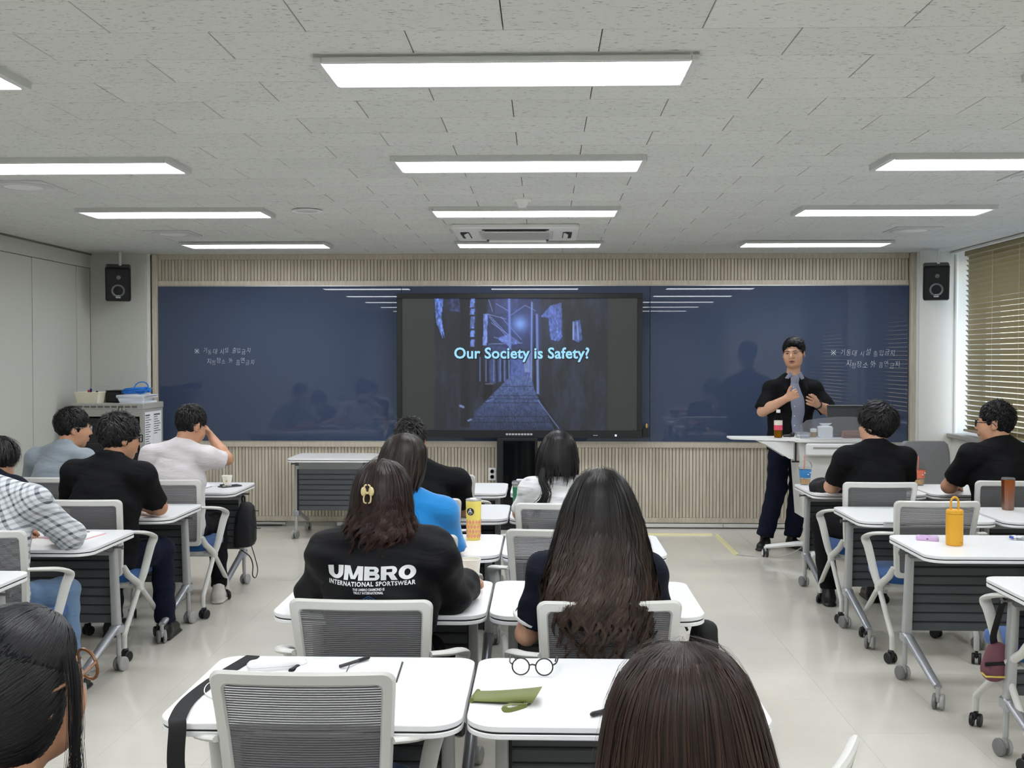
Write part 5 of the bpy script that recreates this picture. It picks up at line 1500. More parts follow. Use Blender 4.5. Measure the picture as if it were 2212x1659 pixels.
def seated(label, root, hpos, sh, shw, el, er, wl, wr, turn=0.0, neckdy=.0, legs=None, slope=.0, **kw):
    """all in world coordinates; sh = middle of the shoulder line"""
    rx, ry = root
    W = lambda p: (p[0] - rx, p[1] - ry, p[2])
    s_ = np.array(W(sh)); pel = V(0, 0, .535)
    dx = V(math.cos(turn), math.sin(turn), 0) * shw
    H_ = np.array(W(hpos))
    J = dict(pelvis=pel, chest=pel + (s_ - pel) * .62 + V(0, -.012, 0), neck=s_ * .72 + V(H_[0], H_[1], s_[2]) * .28 + V(0, -.005, .055), head=H_, shl=s_ - dx + V(0, 0, slope), shr=s_ + dx - V(0, 0, slope),
             ell=W(el), elr=W(er), wrl=W(wl), wrr=W(wr))
    lg = legs or dict(knl=(-.11, .42, .50), knr=(.11, .42, .50), anl=(-.11, .40, .10), anr=(.11, .40, .10))
    J.update(lg)
    kw.setdefault('seed', int(abs(rx) * 1000) % 977)
    return person(label, root, 0, J, **kw)

# --- woman in lettered black jacket
t9, b9, j9, T9, R9, H9 = seated('person in black jacket with white sportswear lettering on the back and clipped curly hair', (-.555, 3.70), (-.548, 3.73, 1.125), (-.545, 3.70, .975), .178,
    (-.80, 3.86, .785), (-.335, 3.84, .782), (-.70, 4.08, .765), (-.285, 4.10, .768), turn=-.02,
    skin=m_skin, top_mat=m_jacket, bottom_mat=m_blacktr, shoe_mat=m_shoe, sleeve=1.85, build=1.05, loose=.026, hs=.94, folds=.006, hc=.009, shirt_name='jacket', ears=False)
profile_hair(t9, (-.548 + .555, 3.715 - 3.70, 1.262), [(0, .002, .003, .003, 0, 0), (.003, .020, .022, .022, 0, 0), (.012, .050, .05, .05, 0, 0), (.035, .078, .07, .08, 0, 0), (.07, .096, .07, .100, 0, 0), (.12, .104, .05, .110, 0, -.005), (.17, .108, .03, .108, 0, -.01), (.20, .118, .03, .108, 0, -.015), (.245, .136, .03, .115, 0, -.02), (.275, .132, .03, .10, 0, -.02)],
    (38, 25, 22), (50, 31, 26), 11, n=3600, M=26, wave=(.015, .058), lock=20, width=.0030, zend_jit=.055, straight_top=.33, flyaway=300, open_front=1.3, tip_at=.4)
# claw clip
ck = MB()
m_clip = mat('cream_clip', (214, 196, 146), .3)
for sx in (-1, 1):
    ck.sphere((sx * .0125, 0, .008), (.0095, .007, .016), 12, 8)
    ck.tube(arc_pts([(sx * .010, .002, -.004), (sx * .012, -.004, -.014), (sx * .010, -.006, -.026), (sx * .004, .0, -.030)], 4), .0026, 6)
    ck.tube(arc_pts([(sx * .010, .0, .020), (sx * .008, -.003, .028), (sx * .003, .0, .030)], 4), .0026, 6)
ck.box((0, -.004, .004), (.012, .006, .008), ch=.002)
o = obj('hair_clip', ck, m_clip, t9, (-.030 + .007, -.110, 1.165))
# printed lettering wrapped on the jacket back
m_print = mat('white_print', (226, 228, 230), .6); m_printb = mat('blue_print', (36, 78, 120), .6)
def wrap_print(name, me, jacket, parent, cx, cz, mt, rot=0.0):
    dg = bpy.context.evaluated_depsgraph_get(); bv = BVHTree.FromObject(jacket, dg)
    bm = bmesh.new(); bm.from_mesh(me)
    bmesh.ops.triangulate(bm, faces=bm.faces[:])
    for _ in range(2):
        long_e = [e for e in bm.edges if e.calc_length() > .012]
        if long_e: bmesh.ops.subdivide_edges(bm, edges=long_e, cuts=1)
    bmesh.ops.triangulate(bm, faces=bm.faces[:])
    c, s = math.cos(rot), math.sin(rot)
    for v in bm.verts:
        x, z = v.co.x * c - v.co.y * s + cx, v.co.x * s + v.co.y * c + cz
        hit = bv.ray_cast(Vector((x, -1.0, z)), Vector((0, 1, 0)))
        v.co = Vector((x, (hit[0].y if hit[0] else -.15) - .0035, z))
    m2 = bpy.data.meshes.new(name); bm.to_mesh(m2); bm.free(); m2.materials.append(mt)
    bpy.data.meshes.remove(me)
    return link(name, m2, parent)
bpy.context.view_layer.update()
def fitw(me, w):
    def f(co):
        k = w / (co[:, 0].max() - co[:, 0].min()); co = co.copy(); co[:, 0] *= k; co[:, 0] -= (co[:, 0].max() + co[:, 0].min()) / 2; return co
    return move_mesh(me, f)
LXc = -.010
def block_letters():
    L = MB(); Hh = .043; sv, shz = .0185, .0115; x = 0.0
    def q(a, b, c, d): L.add([(p[0], p[1], 0) for p in (a, b, c, d)], [(0, 1, 2, 3)])
    def rect(x0, y0, x1, y1): q((x0, y0), (x1, y0), (x1, y1), (x0, y1))
    def arc(cx, cy, ro, so, ri, si, a0, a1, n=14):
        for k in range(n):
            t0, t1 = a0 + (a1 - a0) * k / n, a0 + (a1 - a0) * (k + 1) / n
            q((cx + ro * math.cos(t0), cy + so * math.sin(t0)), (cx + ro * math.cos(t1), cy + so * math.sin(t1)), (cx + ri * math.cos(t1), cy + si * math.sin(t1)), (cx + ri * math.cos(t0), cy + si * math.sin(t0)))
    # U
    w = .054; rect(x, .020, x + sv, Hh); rect(x + w - sv, .020, x + w, Hh); arc(x + w / 2, .020, w / 2, .020, w / 2 - sv, .009, PI, 2 * PI); x += w + .004
    # M
    w = .069; rect(x, 0, x + .0165, Hh); rect(x + w - .0165, 0, x + w, Hh); q((x + .004, Hh), (x + .021, Hh), (x + w / 2 + .004, .004), (x + w / 2 - .008, .004)); q((x + w - .004, Hh), (x + w - .021, Hh), (x + w / 2 - .004, .004), (x + w / 2 + .008, .004)); x += w + .004
    # B
    w = .053; rect(x, 0, x + sv, Hh)
    for (y0, hh, ww) in ((0, .0235, w), (.0195, .0235, w - .003)):
        c = x + ww - .016; rect(x + sv, y0, c, y0 + .0085); rect(x + sv, y0 + hh - .0085, c, y0 + hh); arc(c, y0 + hh / 2, .016, hh / 2, 0.0005, .0032, -PI / 2, PI / 2)
    x += w + .004
    # R
    w = .055; rect(x, 0, x + sv, Hh); y0, hh = .0165, .0265; c = x + w - .018; rect(x + sv, y0, c, y0 + .0085); rect(x + sv, y0 + hh - .0085, c, y0 + hh); arc(c, y0 + hh / 2, .0165, hh / 2, .001, .0045, -PI / 2, PI / 2)
    q((x + .024, .018), (x + .042, .020), (x + w + .002, 0), (x + w - .019, 0)); x += w + .004
    # O
    w = .057; arc(x + w / 2, Hh / 2, w / 2, Hh / 2 + .0005, w / 2 - sv, .0105, 0, 2 * PI, 30); x += w
    me = bpy.data.meshes.new('letters'); me.from_pydata(L.v, [], L.f); me.update(); return me
wrap_print('chest_lettering', fitw(block_letters(), .292), j9, j9, LXc, .886, m_print, .012)
wrap_print('second_line', fitw(text_mesh('INTERNATIONAL SPORTSWEAR', .0185, offset=.0006, spacing=1.15), .292), j9, j9, LXc, .869, m_print, .012)
wrap_print('third_line', fitw(text_mesh('THE UMBRO DIAMOND IS', .0105, offset=.0003), .104), j9, j9, LXc - .004, .855, m_print, .012)
wrap_print('fourth_line', fitw(text_mesh('TRULY INTERNATIONAL', .0105, offset=.0003), .098), j9, j9, LXc - .004, .8445, m_print, .012)
dm = MB()
for k, (w, hh) in enumerate(((.021, .011), (.010, .005))):
    o4 = [(w, 0), (0, hh), (-w, 0), (0, -hh)]; i4 = [(x * .74, y * .74) for x, y in o4] if k == 0 else [(x * .55, y * .55) for x, y in o4]
    vs = [(x, y, 0) for x, y in o4] + [(x, y, 0) for x, y in i4]
    dm.add(vs, [(q, (q + 1) % 4, 4 + (q + 1) % 4, 4 + q) for q in range(4)])
wrap_print('diamond_emblem', dm.mesh('d', None, 0), j9, j9, LXc - .002, .829, m_printb)

# --- woman with long wavy hair
t11 = seated('person with very long wavy dark brown hair in navy short-sleeved top', (.185, 3.62), (.185, 3.62, 1.118), (.175, 3.59, .935), .165,
    (-.055, 3.66, .69), (.405, 3.70, .70), (.02, 4.0, .765), (.30, 4.02, .765), skin=m_skin, top_mat=m_navy, bottom_mat=m_blacktr, shoe_mat=m_shoe, sleeve=.72, hs=.94, build=.93, loose=.014, hc=.009, ears=False)
t11[0]
profile_hair(t11[0], (.187 - .185, -.020, 1.252), [(0, .002, .003, .003, 0, 0), (.003, .020, .022, .022, 0, 0), (.012, .048, .05, .05, 0, 0), (.035, .078, .07, .08, 0, 0), (.07, .100, .07, .100, 0, 0), (.12, .122, .05, .112, 0, -.005), (.17, .138, .04, .118, 0, -.012), (.22, .152, .04, .125, 0, -.02), (.28, .166, .04, .135, -.002, -.055), (.35, .182, .03, .135, -.008, -.115), (.40, .188, .02, .125, -.008, -.155), (.46, .180, .02, .115, -.004, -.165), (.53, .160, .02, .11, 0, -.165)],
    (20, 17, 16), (56, 42, 34), 21, n=4300, M=30, wave=(.018, .095), lock=20, width=.0030, zend_jit=.10, straight_top=.22, flyaway=160, open_front=1.2, tip_at=.22)
# white cuffs on her sleeves
for s_, sx in (('l', -1), ('r', 1)):
    sh = Vector((-.010 + sx * .165, -.03, .910)); el = Vector((-.24, .04, .69)) if sx < 0 else Vector((.22, .08, .70))
    d = (el - sh).normalized(); c = sh + (el - sh) * .715
    obj('sleeve_cuff', MB().lathe([(.060, -.004), (.0655, -.002), (.0655, .005), (.058, .006)], 20, c, d, cap=False), mat('white_cuff', (222, 222, 220), .8), t11[0])

# --- woman in blue sweater
t8 = seated('person in bright blue knit sweater with straight dark shoulder-length hair', (-.60, 4.88), (-.615, 4.90, 1.145), (-.60, 4.88, .955), .155,
    (-.82, 4.98, .76), (-.405, 4.98, .755), (-.70, 5.2, .765), (-.50, 5.2, .765), skin=m_skin, top_mat=m_blue, bottom_mat=m_blacktr, shoe_mat=m_shoe, sleeve=.9, hs=.94, build=.93, loose=.016, ears=False)
profile_hair(t8[0], (-.622 + .60, .010, 1.280), [(0, .002, .003, .003, 0, 0), (.003, .020, .022, .022, 0, 0), (.012, .048, .05, .05, 0, 0), (.035, .078, .07, .08, 0, 0), (.07, .098, .07, .100, 0, 0), (.12, .108, .05, .110, -.008, -.005), (.17, .112, .04, .112, -.016, -.012), (.22, .106, .03, .11, -.022, -.02), (.265, .088, .03, .10, -.02, -.02)],
    (40, 33, 30), (52, 40, 34), 31, n=2200, M=16, wave=(.003, .09), lock=12, width=.003, zend_jit=.03, open_front=1.2, flyaway=40)

# --- man in black T-shirt
t7 = seated('person in black T-shirt with short black hair leaning on the middle desk', (-.68, 6.02), (-.735, 6.06, 1.140), (-.655, 6.02, .965), .19,
    (-.93, 6.15, .765), (-.435, 6.14, .765), (-.80, 6.38, .765), (-.58, 6.40, .765), skin=m_skin2, top_mat=m_black, bottom_mat=m_blacktr, shoe_mat=m_shoe, sleeve=.66, hs=1.0)
short_hair(t7[0], t7[5], t7[4], 1.0, (24, 22, 22), 41, length=.055, top=.026, mess=.5, n=900)

# --- woman in tie-dye shirt
t10 = seated('person in white tie-dye T-shirt with long black hair', (.075, 5.90), (.080, 5.93, 1.095), (.085, 5.90, .925), .155,
    (-.13, 6.0, .765), (.30, 6.0, .765), (0, 6.25, .765), (.18, 6.25, .765), skin=m_skin, top_mat=m_tie, bottom_mat=m_blacktr, shoe_mat=m_shoe, sleeve=.8, hs=.93, build=.93, loose=.016, ears=False)
profile_hair(t10[0], (.005, .010, 1.226), [(0, .002, .003, .003, 0, 0), (.003, .020, .022, .022, 0, 0), (.012, .045, .05, .05, 0, 0), (.035, .074, .07, .08, 0, 0), (.07, .092, .07, .098, 0, 0), (.12, .108, .05, .106, -.004, -.005), (.17, .116, .04, .110, -.006, -.012), (.22, .118, .03, .10, -.006, -.02), (.26, .112, .03, .10, -.01, -.02)],
    (20, 18, 20), (26, 22, 22), 51, n=2000, M=16, wave=(.004, .10), lock=12, width=.003, zend_jit=.04, open_front=1.2, flyaway=40)
lk = []
rs = np.random.RandomState(4)
for k in range(60):
    j = rs.normal(0, .004, 3); lk.append([np.array(p) + j * (1 + q * .2) for q, p in enumerate(arc_pts([(-.075, -.09, 1.03), (-.085, -.115, .97), (-.06, -.13, .91), (-.075, -.135, .86), (-.105, -.13, .825), (-.115, -.128, .795)], 4))])
G = np.array([[list(p) for p in g] for g in lk]); Nn = np.zeros_like(G); Nn[..., 1] = -1
hair_ribbons('loose_lock', G, Nn, .003, np.tile(lin3((22, 19, 20)), (len(lk), G.shape[1], 1)), t10[0])

# --- left block
LEGS = lambda kx=.12, ky=.42, ax=.12, ay=.40: dict(knl=(-kx, ky, .50), knr=(kx, ky, .50), anl=(-ax, ay, .10), anr=(ax, ay, .10))
t4 = seated('person in pale T-shirt resting a hand against the face at the left desk', (-2.335, 6.97), (-2.285, 7.06, 1.165), (-2.345, 6.99, 1.005), .19,
    (-2.60, 7.14, .80), (-2.062, 7.10, .955), (-2.42, 7.34, .80), (-2.195, 7.22, 1.085), turn=-.10, skin=m_skin2, top_mat=m_whitetee, bottom_mat=m_blacktr, shoe_mat=m_sneak, sleeve=.74, head=(-.55, -.30, 0), hands=('relaxed', 'relaxed'), palms=((0, 0, -1), (-1, -.3, 0)), loose=.018,
    legs=dict(knl=(-.12, .40, .50), knr=(.13, .40, .50), anl=(-.10, .30, .10), anr=(.19, .22, .10)))
short_hair(t4[0], t4[5], t4[4], 1.0, (26, 24, 24), 61, length=.045, top=.024, side=.003, nape=-.045, n=1200, mess=.35)
t3 = seated('person in black polo and thick black glasses looking right, elbows on the left desk', (-2.40, 5.93), (-2.345, 6.02, 1.165), (-2.385, 5.95, 1.00), .20,
    (-2.66, 6.10, .77), (-2.155, 6.10, .775), (-2.42, 6.30, .765), (-2.32, 6.26, .765), turn=-.12, skin=m_skin2, top_mat=m_black, bottom_mat=m_navytr, shoe_mat=m_shoe, sleeve=.74, head=(-.75, -.05, 0), collar='polo', build=1.08, loose=.018,
    legs=dict(knl=(-.12, .40, .50), knr=(.22, .28, .52), anl=(-.10, .36, .10), anr=(.23, .30, .10)))
short_hair(t3[0], t3[5], t3[4], 1.0, (27, 26, 27), 62, length=.055, top=.026, side=.012, nape=-.085, n=1700, mess=.5, width=.005)
glasses(t3[0], t3[5], t3[4], 1.0, (16, 16, 18), 'square', .0034)
t2 = seated('person in grey-blue shirt and thin metal glasses near the left wall', (-3.13, 6.97), (-3.065, 7.08, 1.150), (-3.12, 7.01, .985), .185,
    (-3.40, 7.16, .79), (-2.90, 7.20, .79), (-3.2, 7.40, .765), (-3.02, 7.42, .765), turn=-.25, skin=m_skin2, top_mat=m_greyblue, bottom_mat=m_blacktr, shoe_mat=m_shoe, sleeve=.74, head=(-.95, -.05, 0), collar='polo', loose=.016)
short_hair(t2[0], t2[5], t2[4], 1.0, (20, 18, 18), 63, length=.042, top=.020, side=.008, nape=-.05, n=1200, mess=.25, sweep=.5)
glasses(t2[0], t2[5], t2[4], 1.0, (168, 164, 156), 'square', .0014)
t1 = seated('person in navy top with chin-length dark hair at the left frame edge', (-3.14, 5.93), (-3.045, 6.08, 1.035), (-3.08, 5.98, .925), .17,
    (-3.25, 6.10, .77), (-2.79, 6.12, .77), (-3.1, 6.32, .765), (-2.88, 6.34, .765), turn=-.1, skin=m_skin, top_mat=m_navy, bottom_mat=m_blacktr, shoe_mat=m_shoe, sleeve=.75, head=(.45, -.25, 0), hs=.95, build=.95)
short_hair(t1[0], t1[5], t1[4], .95, (24, 22, 24), 64, length=.11, top=.022, side=.014, nape=-.115, n=1500, mess=.25)
t5 = seated('person in grey and white plaid shirt and blue jeans, head beyond the left edge', (-2.50, 4.88), (-2.635, 4.96, 1.18), (-2.505, 4.90, .985), .19,
    (-2.77, 5.06, .775), (-2.215, 5.06, .785), (-2.60, 5.30, .765), (-2.395, 5.33, .77), skin=m_skin2, top_mat=m_plaid, bottom_mat=m_jeans, shoe_mat=m_shoe, sleeve=1.55, head=(-.2, -.2, 0), loose=.026, shirt_name='plaid_shirt', hc=.0095,
    legs=dict(knl=(-.12, .40, .50), knr=(.22, .28, .50), anl=(-.10, .36, .10), anr=(.25, .26, .10)))
short_hair(t5[0], t5[5], t5[4], 1.0, (24, 22, 22), 65, n=800)

# --- right block
t13 = seated('person in black polo with thick tousled black hair at the right desk, no glasses', (2.085, 6.97), (2.105, 7.02, 1.180), (2.085, 6.98, 1.005), .19,
    (1.845, 7.10, .79), (2.325, 7.12, .80), (1.97, 7.38, .765), (2.22, 7.40, .765), turn=.06, skin=m_skin, top_mat=m_black, bottom_mat=m_blacktr, shoe_mat=m_shoe, sleeve=.70, head=(.72, .05, .08), collar='polo', build=1.08, loose=.018,
    legs=dict(knl=(-.24, .34, .52), knr=(.12, .40, .50), anl=(-.22, .26, .10), anr=(.10, .38, .10)))
short_hair(t13[0], t13[5], t13[4], 1.02, (17, 16, 18), 66, length=.075, top=.036, side=.018, nape=-.085, n=1900, mess=.45, width=.005)
t14 = seated('person in black shirt and black glasses with spiky hair by the blinds', (2.89, 6.99), (2.855, 7.03, 1.195), (2.885, 7.0, 1.025), .205,
    (2.605, 7.14, .79), (3.14, 7.14, .80), (2.74, 7.40, .765), (3.0, 7.42, .765), turn=.10, skin=m_skin2, top_mat=m_black, bottom_mat=m_blacktr, shoe_mat=m_shoe, sleeve=.72, head=(.95, .02, 0), build=1.12, loose=.018, hs=1.03)
short_hair(t14[0], t14[5], t14[4], 1.03, (16, 15, 16), 67, length=.034, top=.024, side=.004, nape=-.055, n=1400, mess=.9)
glasses(t14[0], t14[5], t14[4], 1.03, (18, 18, 20), 'square', .0028)

# --- foreground: brown-haired woman, seen from behind
t12 = seated('person with smooth straight brown hair in the foreground, seen from behind', (.20, 1.52), (.202, 1.57, 1.074), (.20, 1.53, .890), .165,
    (-.05, 1.60, .69), (.43, 1.60, .69), (.12, 1.80, .625), (.29, 1.80, .625), skin=m_skin, top_mat=m_navy, bottom_mat=m_blacktr, shoe_mat=m_shoe, sleeve=.8, hs=.94, build=.95, ears=False)
profile_hair(t12[0], (-.002, .035, 1.209), [(0, .002, .003, .003, 0, 0), (.003, .020, .022, .022, 0, 0), (.008, .044, .05, .05, 0, 0), (.022, .066, .07, .075, 0, 0), (.05, .089, .075, .095, 0, 0), (.09, .105, .06, .108, 0, 0), (.14, .117, .05, .112, .003, -.003), (.19, .127, .04, .114, .006, -.008), (.26, .138, .03, .118, .008, -.015), (.36, .142, .03, .12, .01, -.03)],
    (47, 31, 24), (52, 34, 25), 71, n=5600, M=14, wave=(.0015, .2), lock=10, width=.0024, zend_jit=.03, open_front=1.2, flyaway=120, tip_at=.3, shade=(.32, 1.45), tent=True)

# --- foreground: woman with dark tied hair at the left edge
t6 = seated('person with dark hair tied back and tortoiseshell glasses at the lower left corner', (-.80, 1.60), (-.800, 1.635, 1.105), (-.82, 1.60, .915), .16,
    (-1.03, 1.68, .69), (-.58, 1.68, .69), (-.88, 1.88, .625), (-.70, 1.88, .625), skin=m_skin2, top_mat=m_navy, bottom_mat=m_blacktr, shoe_mat=m_shoe, sleeve=.8, hs=.98, build=.95, head=(-.48, .16, 0), h=.008)
H6, R6 = t6[5], t6[4]
def tied_hair(person, H, R, s, rgb, seed, n=3600):
    T = lambda p: H + (np.asarray(p) * s) @ R.T
    F = Field(); clipA = (T(V(0, .104, .045)), R @ V(0, .86, -.51))
    F.ell(T(V(0, -.024, .008)), V(.089, .100, .124) * s, .01, R, clips=(clipA,))
    F.ell(T(V(0, -.004, .052)), V(.080, .106, .083) * s, .01, R, clips=((T(V(0, .10, .052)), R @ V(0, .30, -.95)),))
    F.ell(T(V(-.015, -.130, -.02)), V(.045, .042, .045) * s, .03)
    F.ell(T(V(-.035, -.06, .115)), V(.045, .05, .03) * s, .03)
    hr = link('hair', F.mesh(.006, 'hair', solid_hair('hair_base_tied', (15, 15, 18))), person)
    rs = np.random.RandomState(seed)
    bun = V(-.015, -.118, -.02); C0 = V(0, -.024, .008); rad = V(.0905, .1015, .1255)
    F2 = V(0, -.004, .052), V(.0815, .1075, .0845)
    for (C0, rad), nn_ in (((C0, rad), n), (F2, n // 2)):
        d = rs.normal(size=(nn_ * 4, 3)); d /= np.linalg.norm(d, axis=1, keepdims=True); p = C0 + d * rad
        if nn_ == n: k = ((p[:, 1] - .104) * .86 - (p[:, 2] - .045) * .51 < 0.006)
        else: k = ((p[:, 1] - .10) * .30 - (p[:, 2] - .052) * .95 < 0) & (p[:, 1] > -.02)
        p = p[k][:nn_]; d = d[k][:nn_]
        M = 9; path = [p]; q = d.copy(); tb = (bun - C0) / rad; tb /= np.linalg.norm(tb)
        st = rs.uniform(.05, .10, (len(p), 1))
        for i in range(M - 1):
            v = tb[None] - q * (q @ tb)[:, None]; ln = np.linalg.norm(v, axis=1, keepdims=True); q = q + v / (ln + .05) * st * 1.6; q /= np.linalg.norm(q, axis=1, keepdims=True)
            path.append(C0 + q * rad * (1.0 + rs.normal(0, .006, (len(p), 1))))
        G = np.stack(path, 1); nn = (G - C0) / rad ** 2; nn /= np.linalg.norm(nn, axis=2, keepdims=True)
        Gw = T(G.reshape(-1, 3)).reshape(G.shape); Nw = (nn.reshape(-1, 3) @ R.T).reshape(G.shape)
        c = lin3(rgb)[None, None] * rs.uniform(.5, 1.8, (len(p), 1, 1)) * np.ones((1, M, 1))
        hair_ribbons('hair_locks', Gw, Nw, .0026 * rs.uniform(.6, 1.4, len(p)), c, hr)
    # loose strands before the ear
    lk = []
    for k in range(150):
        j = rs.normal(0, 1, 3) * V(.003, .006, .006); sp_ = rs.normal(0, .006)
        pts = [V(.080, .048, .045), V(.092, .036, .0), V(.093, .026, -.06), V(.089, .018 + sp_, -.12), V(.083 + sp_, .012 + sp_, -.19), V(.078 + sp_ * 2, .006, -.26)]
        lk.append([T(np.array(pt) + j) for pt in arc_pts([Vector(q_) for q_ in pts], 3)])
    G = np.array(lk); Nn = np.zeros_like(G); Nn[..., 0] = .8; Nn[..., 1] = -.6
    hair_ribbons('side_strands', G, Nn, .0007, np.tile(lin3(rgb), (len(lk), G.shape[1], 1)), hr)
    return hr
tied_hair(t6[0], H6, R6, .98, (18, 18, 21), 81)
glasses(t6[0], H6, R6, 1.0, (120, 84, 52), 'round', .0028, (.027, .024))

# --- the lecturer
LXY = (2.115, 9.40)
def LW(X, Y, Z): return (-(X - LXY[0]), -(Y - LXY[1]), Z)
JL = dict(pelvis=LW(2.08, 9.40, .98), chest=LW(2.10, 9.41, 1.22), neck=LW(2.115, 9.40, 1.462), head=LW(2.115, 9.375, 1.650),
          shl=LW(2.285, 9.40, 1.37), shr=LW(1.94, 9.40, 1.365), ell=LW(2.405, 9.33, 1.165), elr=LW(1.845, 9.33, 1.165), wrl=LW(2.255, 9.14, 1.235), wrr=LW(2.01, 9.13, 1.285),
          knl=LW(2.17, 9.37, .52), knr=LW(1.97, 9.34, .52), anl=LW(2.125, 9.42, .10), anr=LW(1.885, 9.40, .10), fdl=(-.35, .94, 0), fdr=(.42, .91, 0))
tL, bL, sL, TL, RL, HL = person('person standing at the lectern in open black shirt over striped shirt, gesturing with both hands', LXY, PI, JL, m_skin, m_stripe, m_navytr, m_shoe, sleeve=.3, h=.0058, hc=.009,
    head=(-.42, -.03, .05), hs=(1.07, 1.0, .93), vneck=True, build=1.06, loose=.004, hands=('open', 'fist'), palms=((.75, .2, .35), (-.5, -.75, .1)), folds=.002, hem=.90, seed=5, legr=(.084, .078, .068))
# open over-shirt: same torso, a front gap cut out, short wide sleeves
def over_shirt():
    J = {k: np.array(v, float) for k, v in JL.items()}; g = .020; b = 1.06
    F = Field(); yv = V(0, 1, 0)
    F.cone(J['pelvis'] - V(0, 0, .10), J['chest'], (.155 + g) * b, (.152 + g) * b, .04, (yv, .76))
    F.cone(J['chest'], (J['shl'] + J['shr']) / 2 - V(0, 0, .02), (.152 + g) * b, (.092 + g) * b, .05, (yv, .78))
    F.cone(J['shl'] - V(0, 0, .020), J['shr'] - V(0, 0, .020), .042 * b + g, .042 * b + g, .05)
    for sh, el in (('shl', 'ell'), ('shr', 'elr')):
        J[sh] = J[sh] - V(0, 0, .022)
        F.cone(J[sh], J['neck'] - V(0, .012, .018), .036 * b + g, .050 * b + g * .6, .04)
        F.ell(J[sh], V(.050, .052, .052) * b + g, .035)
        d = J[el] - J[sh]; L = np.linalg.norm(d); d /= L
        F.cone(J[sh], J[sh] + d * L * 1.3, .050 * b + g, .054 * b + g, .03, clips=((J[sh] + d * L * .93, d),))
    # lapels
    for sx in (-1, 1): F.cone(J['neck'] + V(sx * .058, .035, .012), J['neck'] + V(sx * .082, .115, -.115), .016, .022, .01, (V(0, 1, 0), .6))
    # front opening: a wedge from the neck down
    F.cone(J['neck'] + V(0, .105, .03), V(-.030, .155, 1.14), .060, .072, .006, sub=True)
    F.cone(V(-.030, .155, 1.14), V(-.02, .180, .70), .072, .086, .006, sub=True)
    F.cone(J['neck'] + V(0, .01, -.01), J['neck'] + V(0, .02, .12), .060, .075, .004, sub=True)
    ph = 2.0
    nz = lambda X, Y, Z: .004 * (np.sin(Z * 40 + X * 14 + ph) * .6 + np.sin(X * 32 - Z * 24 + 2 * np.sin(Y * 12)) * .5)
    return link('over_shirt', F.mesh(.009, 'over_shirt', m_black, nz, [(V(0, 0, .835), V(0, 0, -1))]), tL)
osh = over_shirt()
for sx in (-1, 1):
    rr = Matrix.Rotation(sx * -.55, 3, 'Y')
    cpos = Vector(np.array(JL['neck']) + V(sx * .052, .074, .004))
    obj('collar_wing', MB().box(cpos, (.030, .012, .070), rot=rr @ Matrix.Rotation(-.35, 3, 'X'), ch=.004), m_stripe, sL, smooth=0)
bpy.context.view_layer.update()
_bv = BVHTree.FromObject(sL, bpy.context.evaluated_depsgraph_get())
for z in (1.37, 1.29, 1.21, 1.13, 1.05, .97):
    hit = _bv.ray_cast(Vector((.012, 1.0, z)), Vector((0, -1, 0)))
    if hit[0]: obj('button', MB().lathe([(.001, .003), (.0055, .002), (.0055, 0), (.001, 0)], 10, hit[0], (0, 1, 0)), mat('pearl_button', (220, 222, 226), .3), sL)
short_hair(tL, HL, RL, (1.07, 1.0, .93), (17, 16, 18), 91, length=.045, top=.026, side=.004, nape=-.06, n=1700, mess=.22, flow=(-.75, -.35, .55), line=(.078, .086))
# features of the face
m_eye = mat('eye_white', (214, 208, 202), .3); m_iris = mat('iris_dark', (30, 20, 16), .2); m_brow = mat('brow_hair', (26, 22, 22), .7); m_lip = mat('lip', (164, 98, 88), .45); m_mouth = mat('mouth_dark', (60, 26, 26), .6)
hd = lambda x, y, z: Vector(TL(x, y, z))
for sx in (-1, 1):
    obj('eye', MB().sphere(hd(sx * .031, .0885, .0065), (.0105, .008, .0052), 12, 8), m_eye, tL)
    obj('iris', MB().sphere(hd(sx * .031, .0955, .006), (.0046, .0036, .0046), 10, 6), m_iris, tL)
    obj('eyelid', MB().tube([hd(sx * .019, .097, .0095), hd(sx * .031, .1005, .0135), hd(sx * .045, .093, .0085)], .0022, 6), m_brow, tL)
    obj('eyebrow', MB().tube([hd(sx * .014, .1015, .0265), hd(sx * .032, .0985, .033), hd(sx * .052, .083, .026)], [.0038, .0044, .002], 6, flat=(1, .7)), m_brow, tL)
obj('upper_lip', MB().tube([hd(-.024, .0965, -.064), hd(-.008, .1075, -.0585), hd(0, .1075, -.060), hd(.008, .1075, -.0585), hd(.024, .0965, -.064)], [.001, .0036, .0036, .0036, .001], 8), m_lip, tL)
obj('mouth_gap', MB().tube([hd(-.020, .098, -.0665), hd(0, .1045, -.067), hd(.020, .098, -.0665)], [.001, .0036, .001], 8), m_mouth, tL)
obj('lower_lip', MB().tube([hd(-.021, .096, -.070), hd(0, .1045, -.0755), hd(.021, .096, -.070)], [.001, .0048, .001], 8), m_lip, tL)
# watch on his left wrist
wv = np.array(JL['wrl']); ev = np.array(JL['ell']); dv = (wv - ev) / np.linalg.norm(wv - ev)
wc = Vector(wv - dv * .018)
wt = obj('wristwatch', MB().lathe([(.031, -.010), (.036, -.008), (.036, .008), (.031, .010)], 22, wc, Vector(dv), cap=False), m_blackpl, tL)
obj('watch_face', MB().lathe([(.001, 0), (.021, 0), (.021, .008), (.017, .010), (.001, .010)], 18, wc + Vector((-.006, .010, .032)), (-.2, .35, .9)), mat('watch_glass', (12, 12, 14), .15), wt)
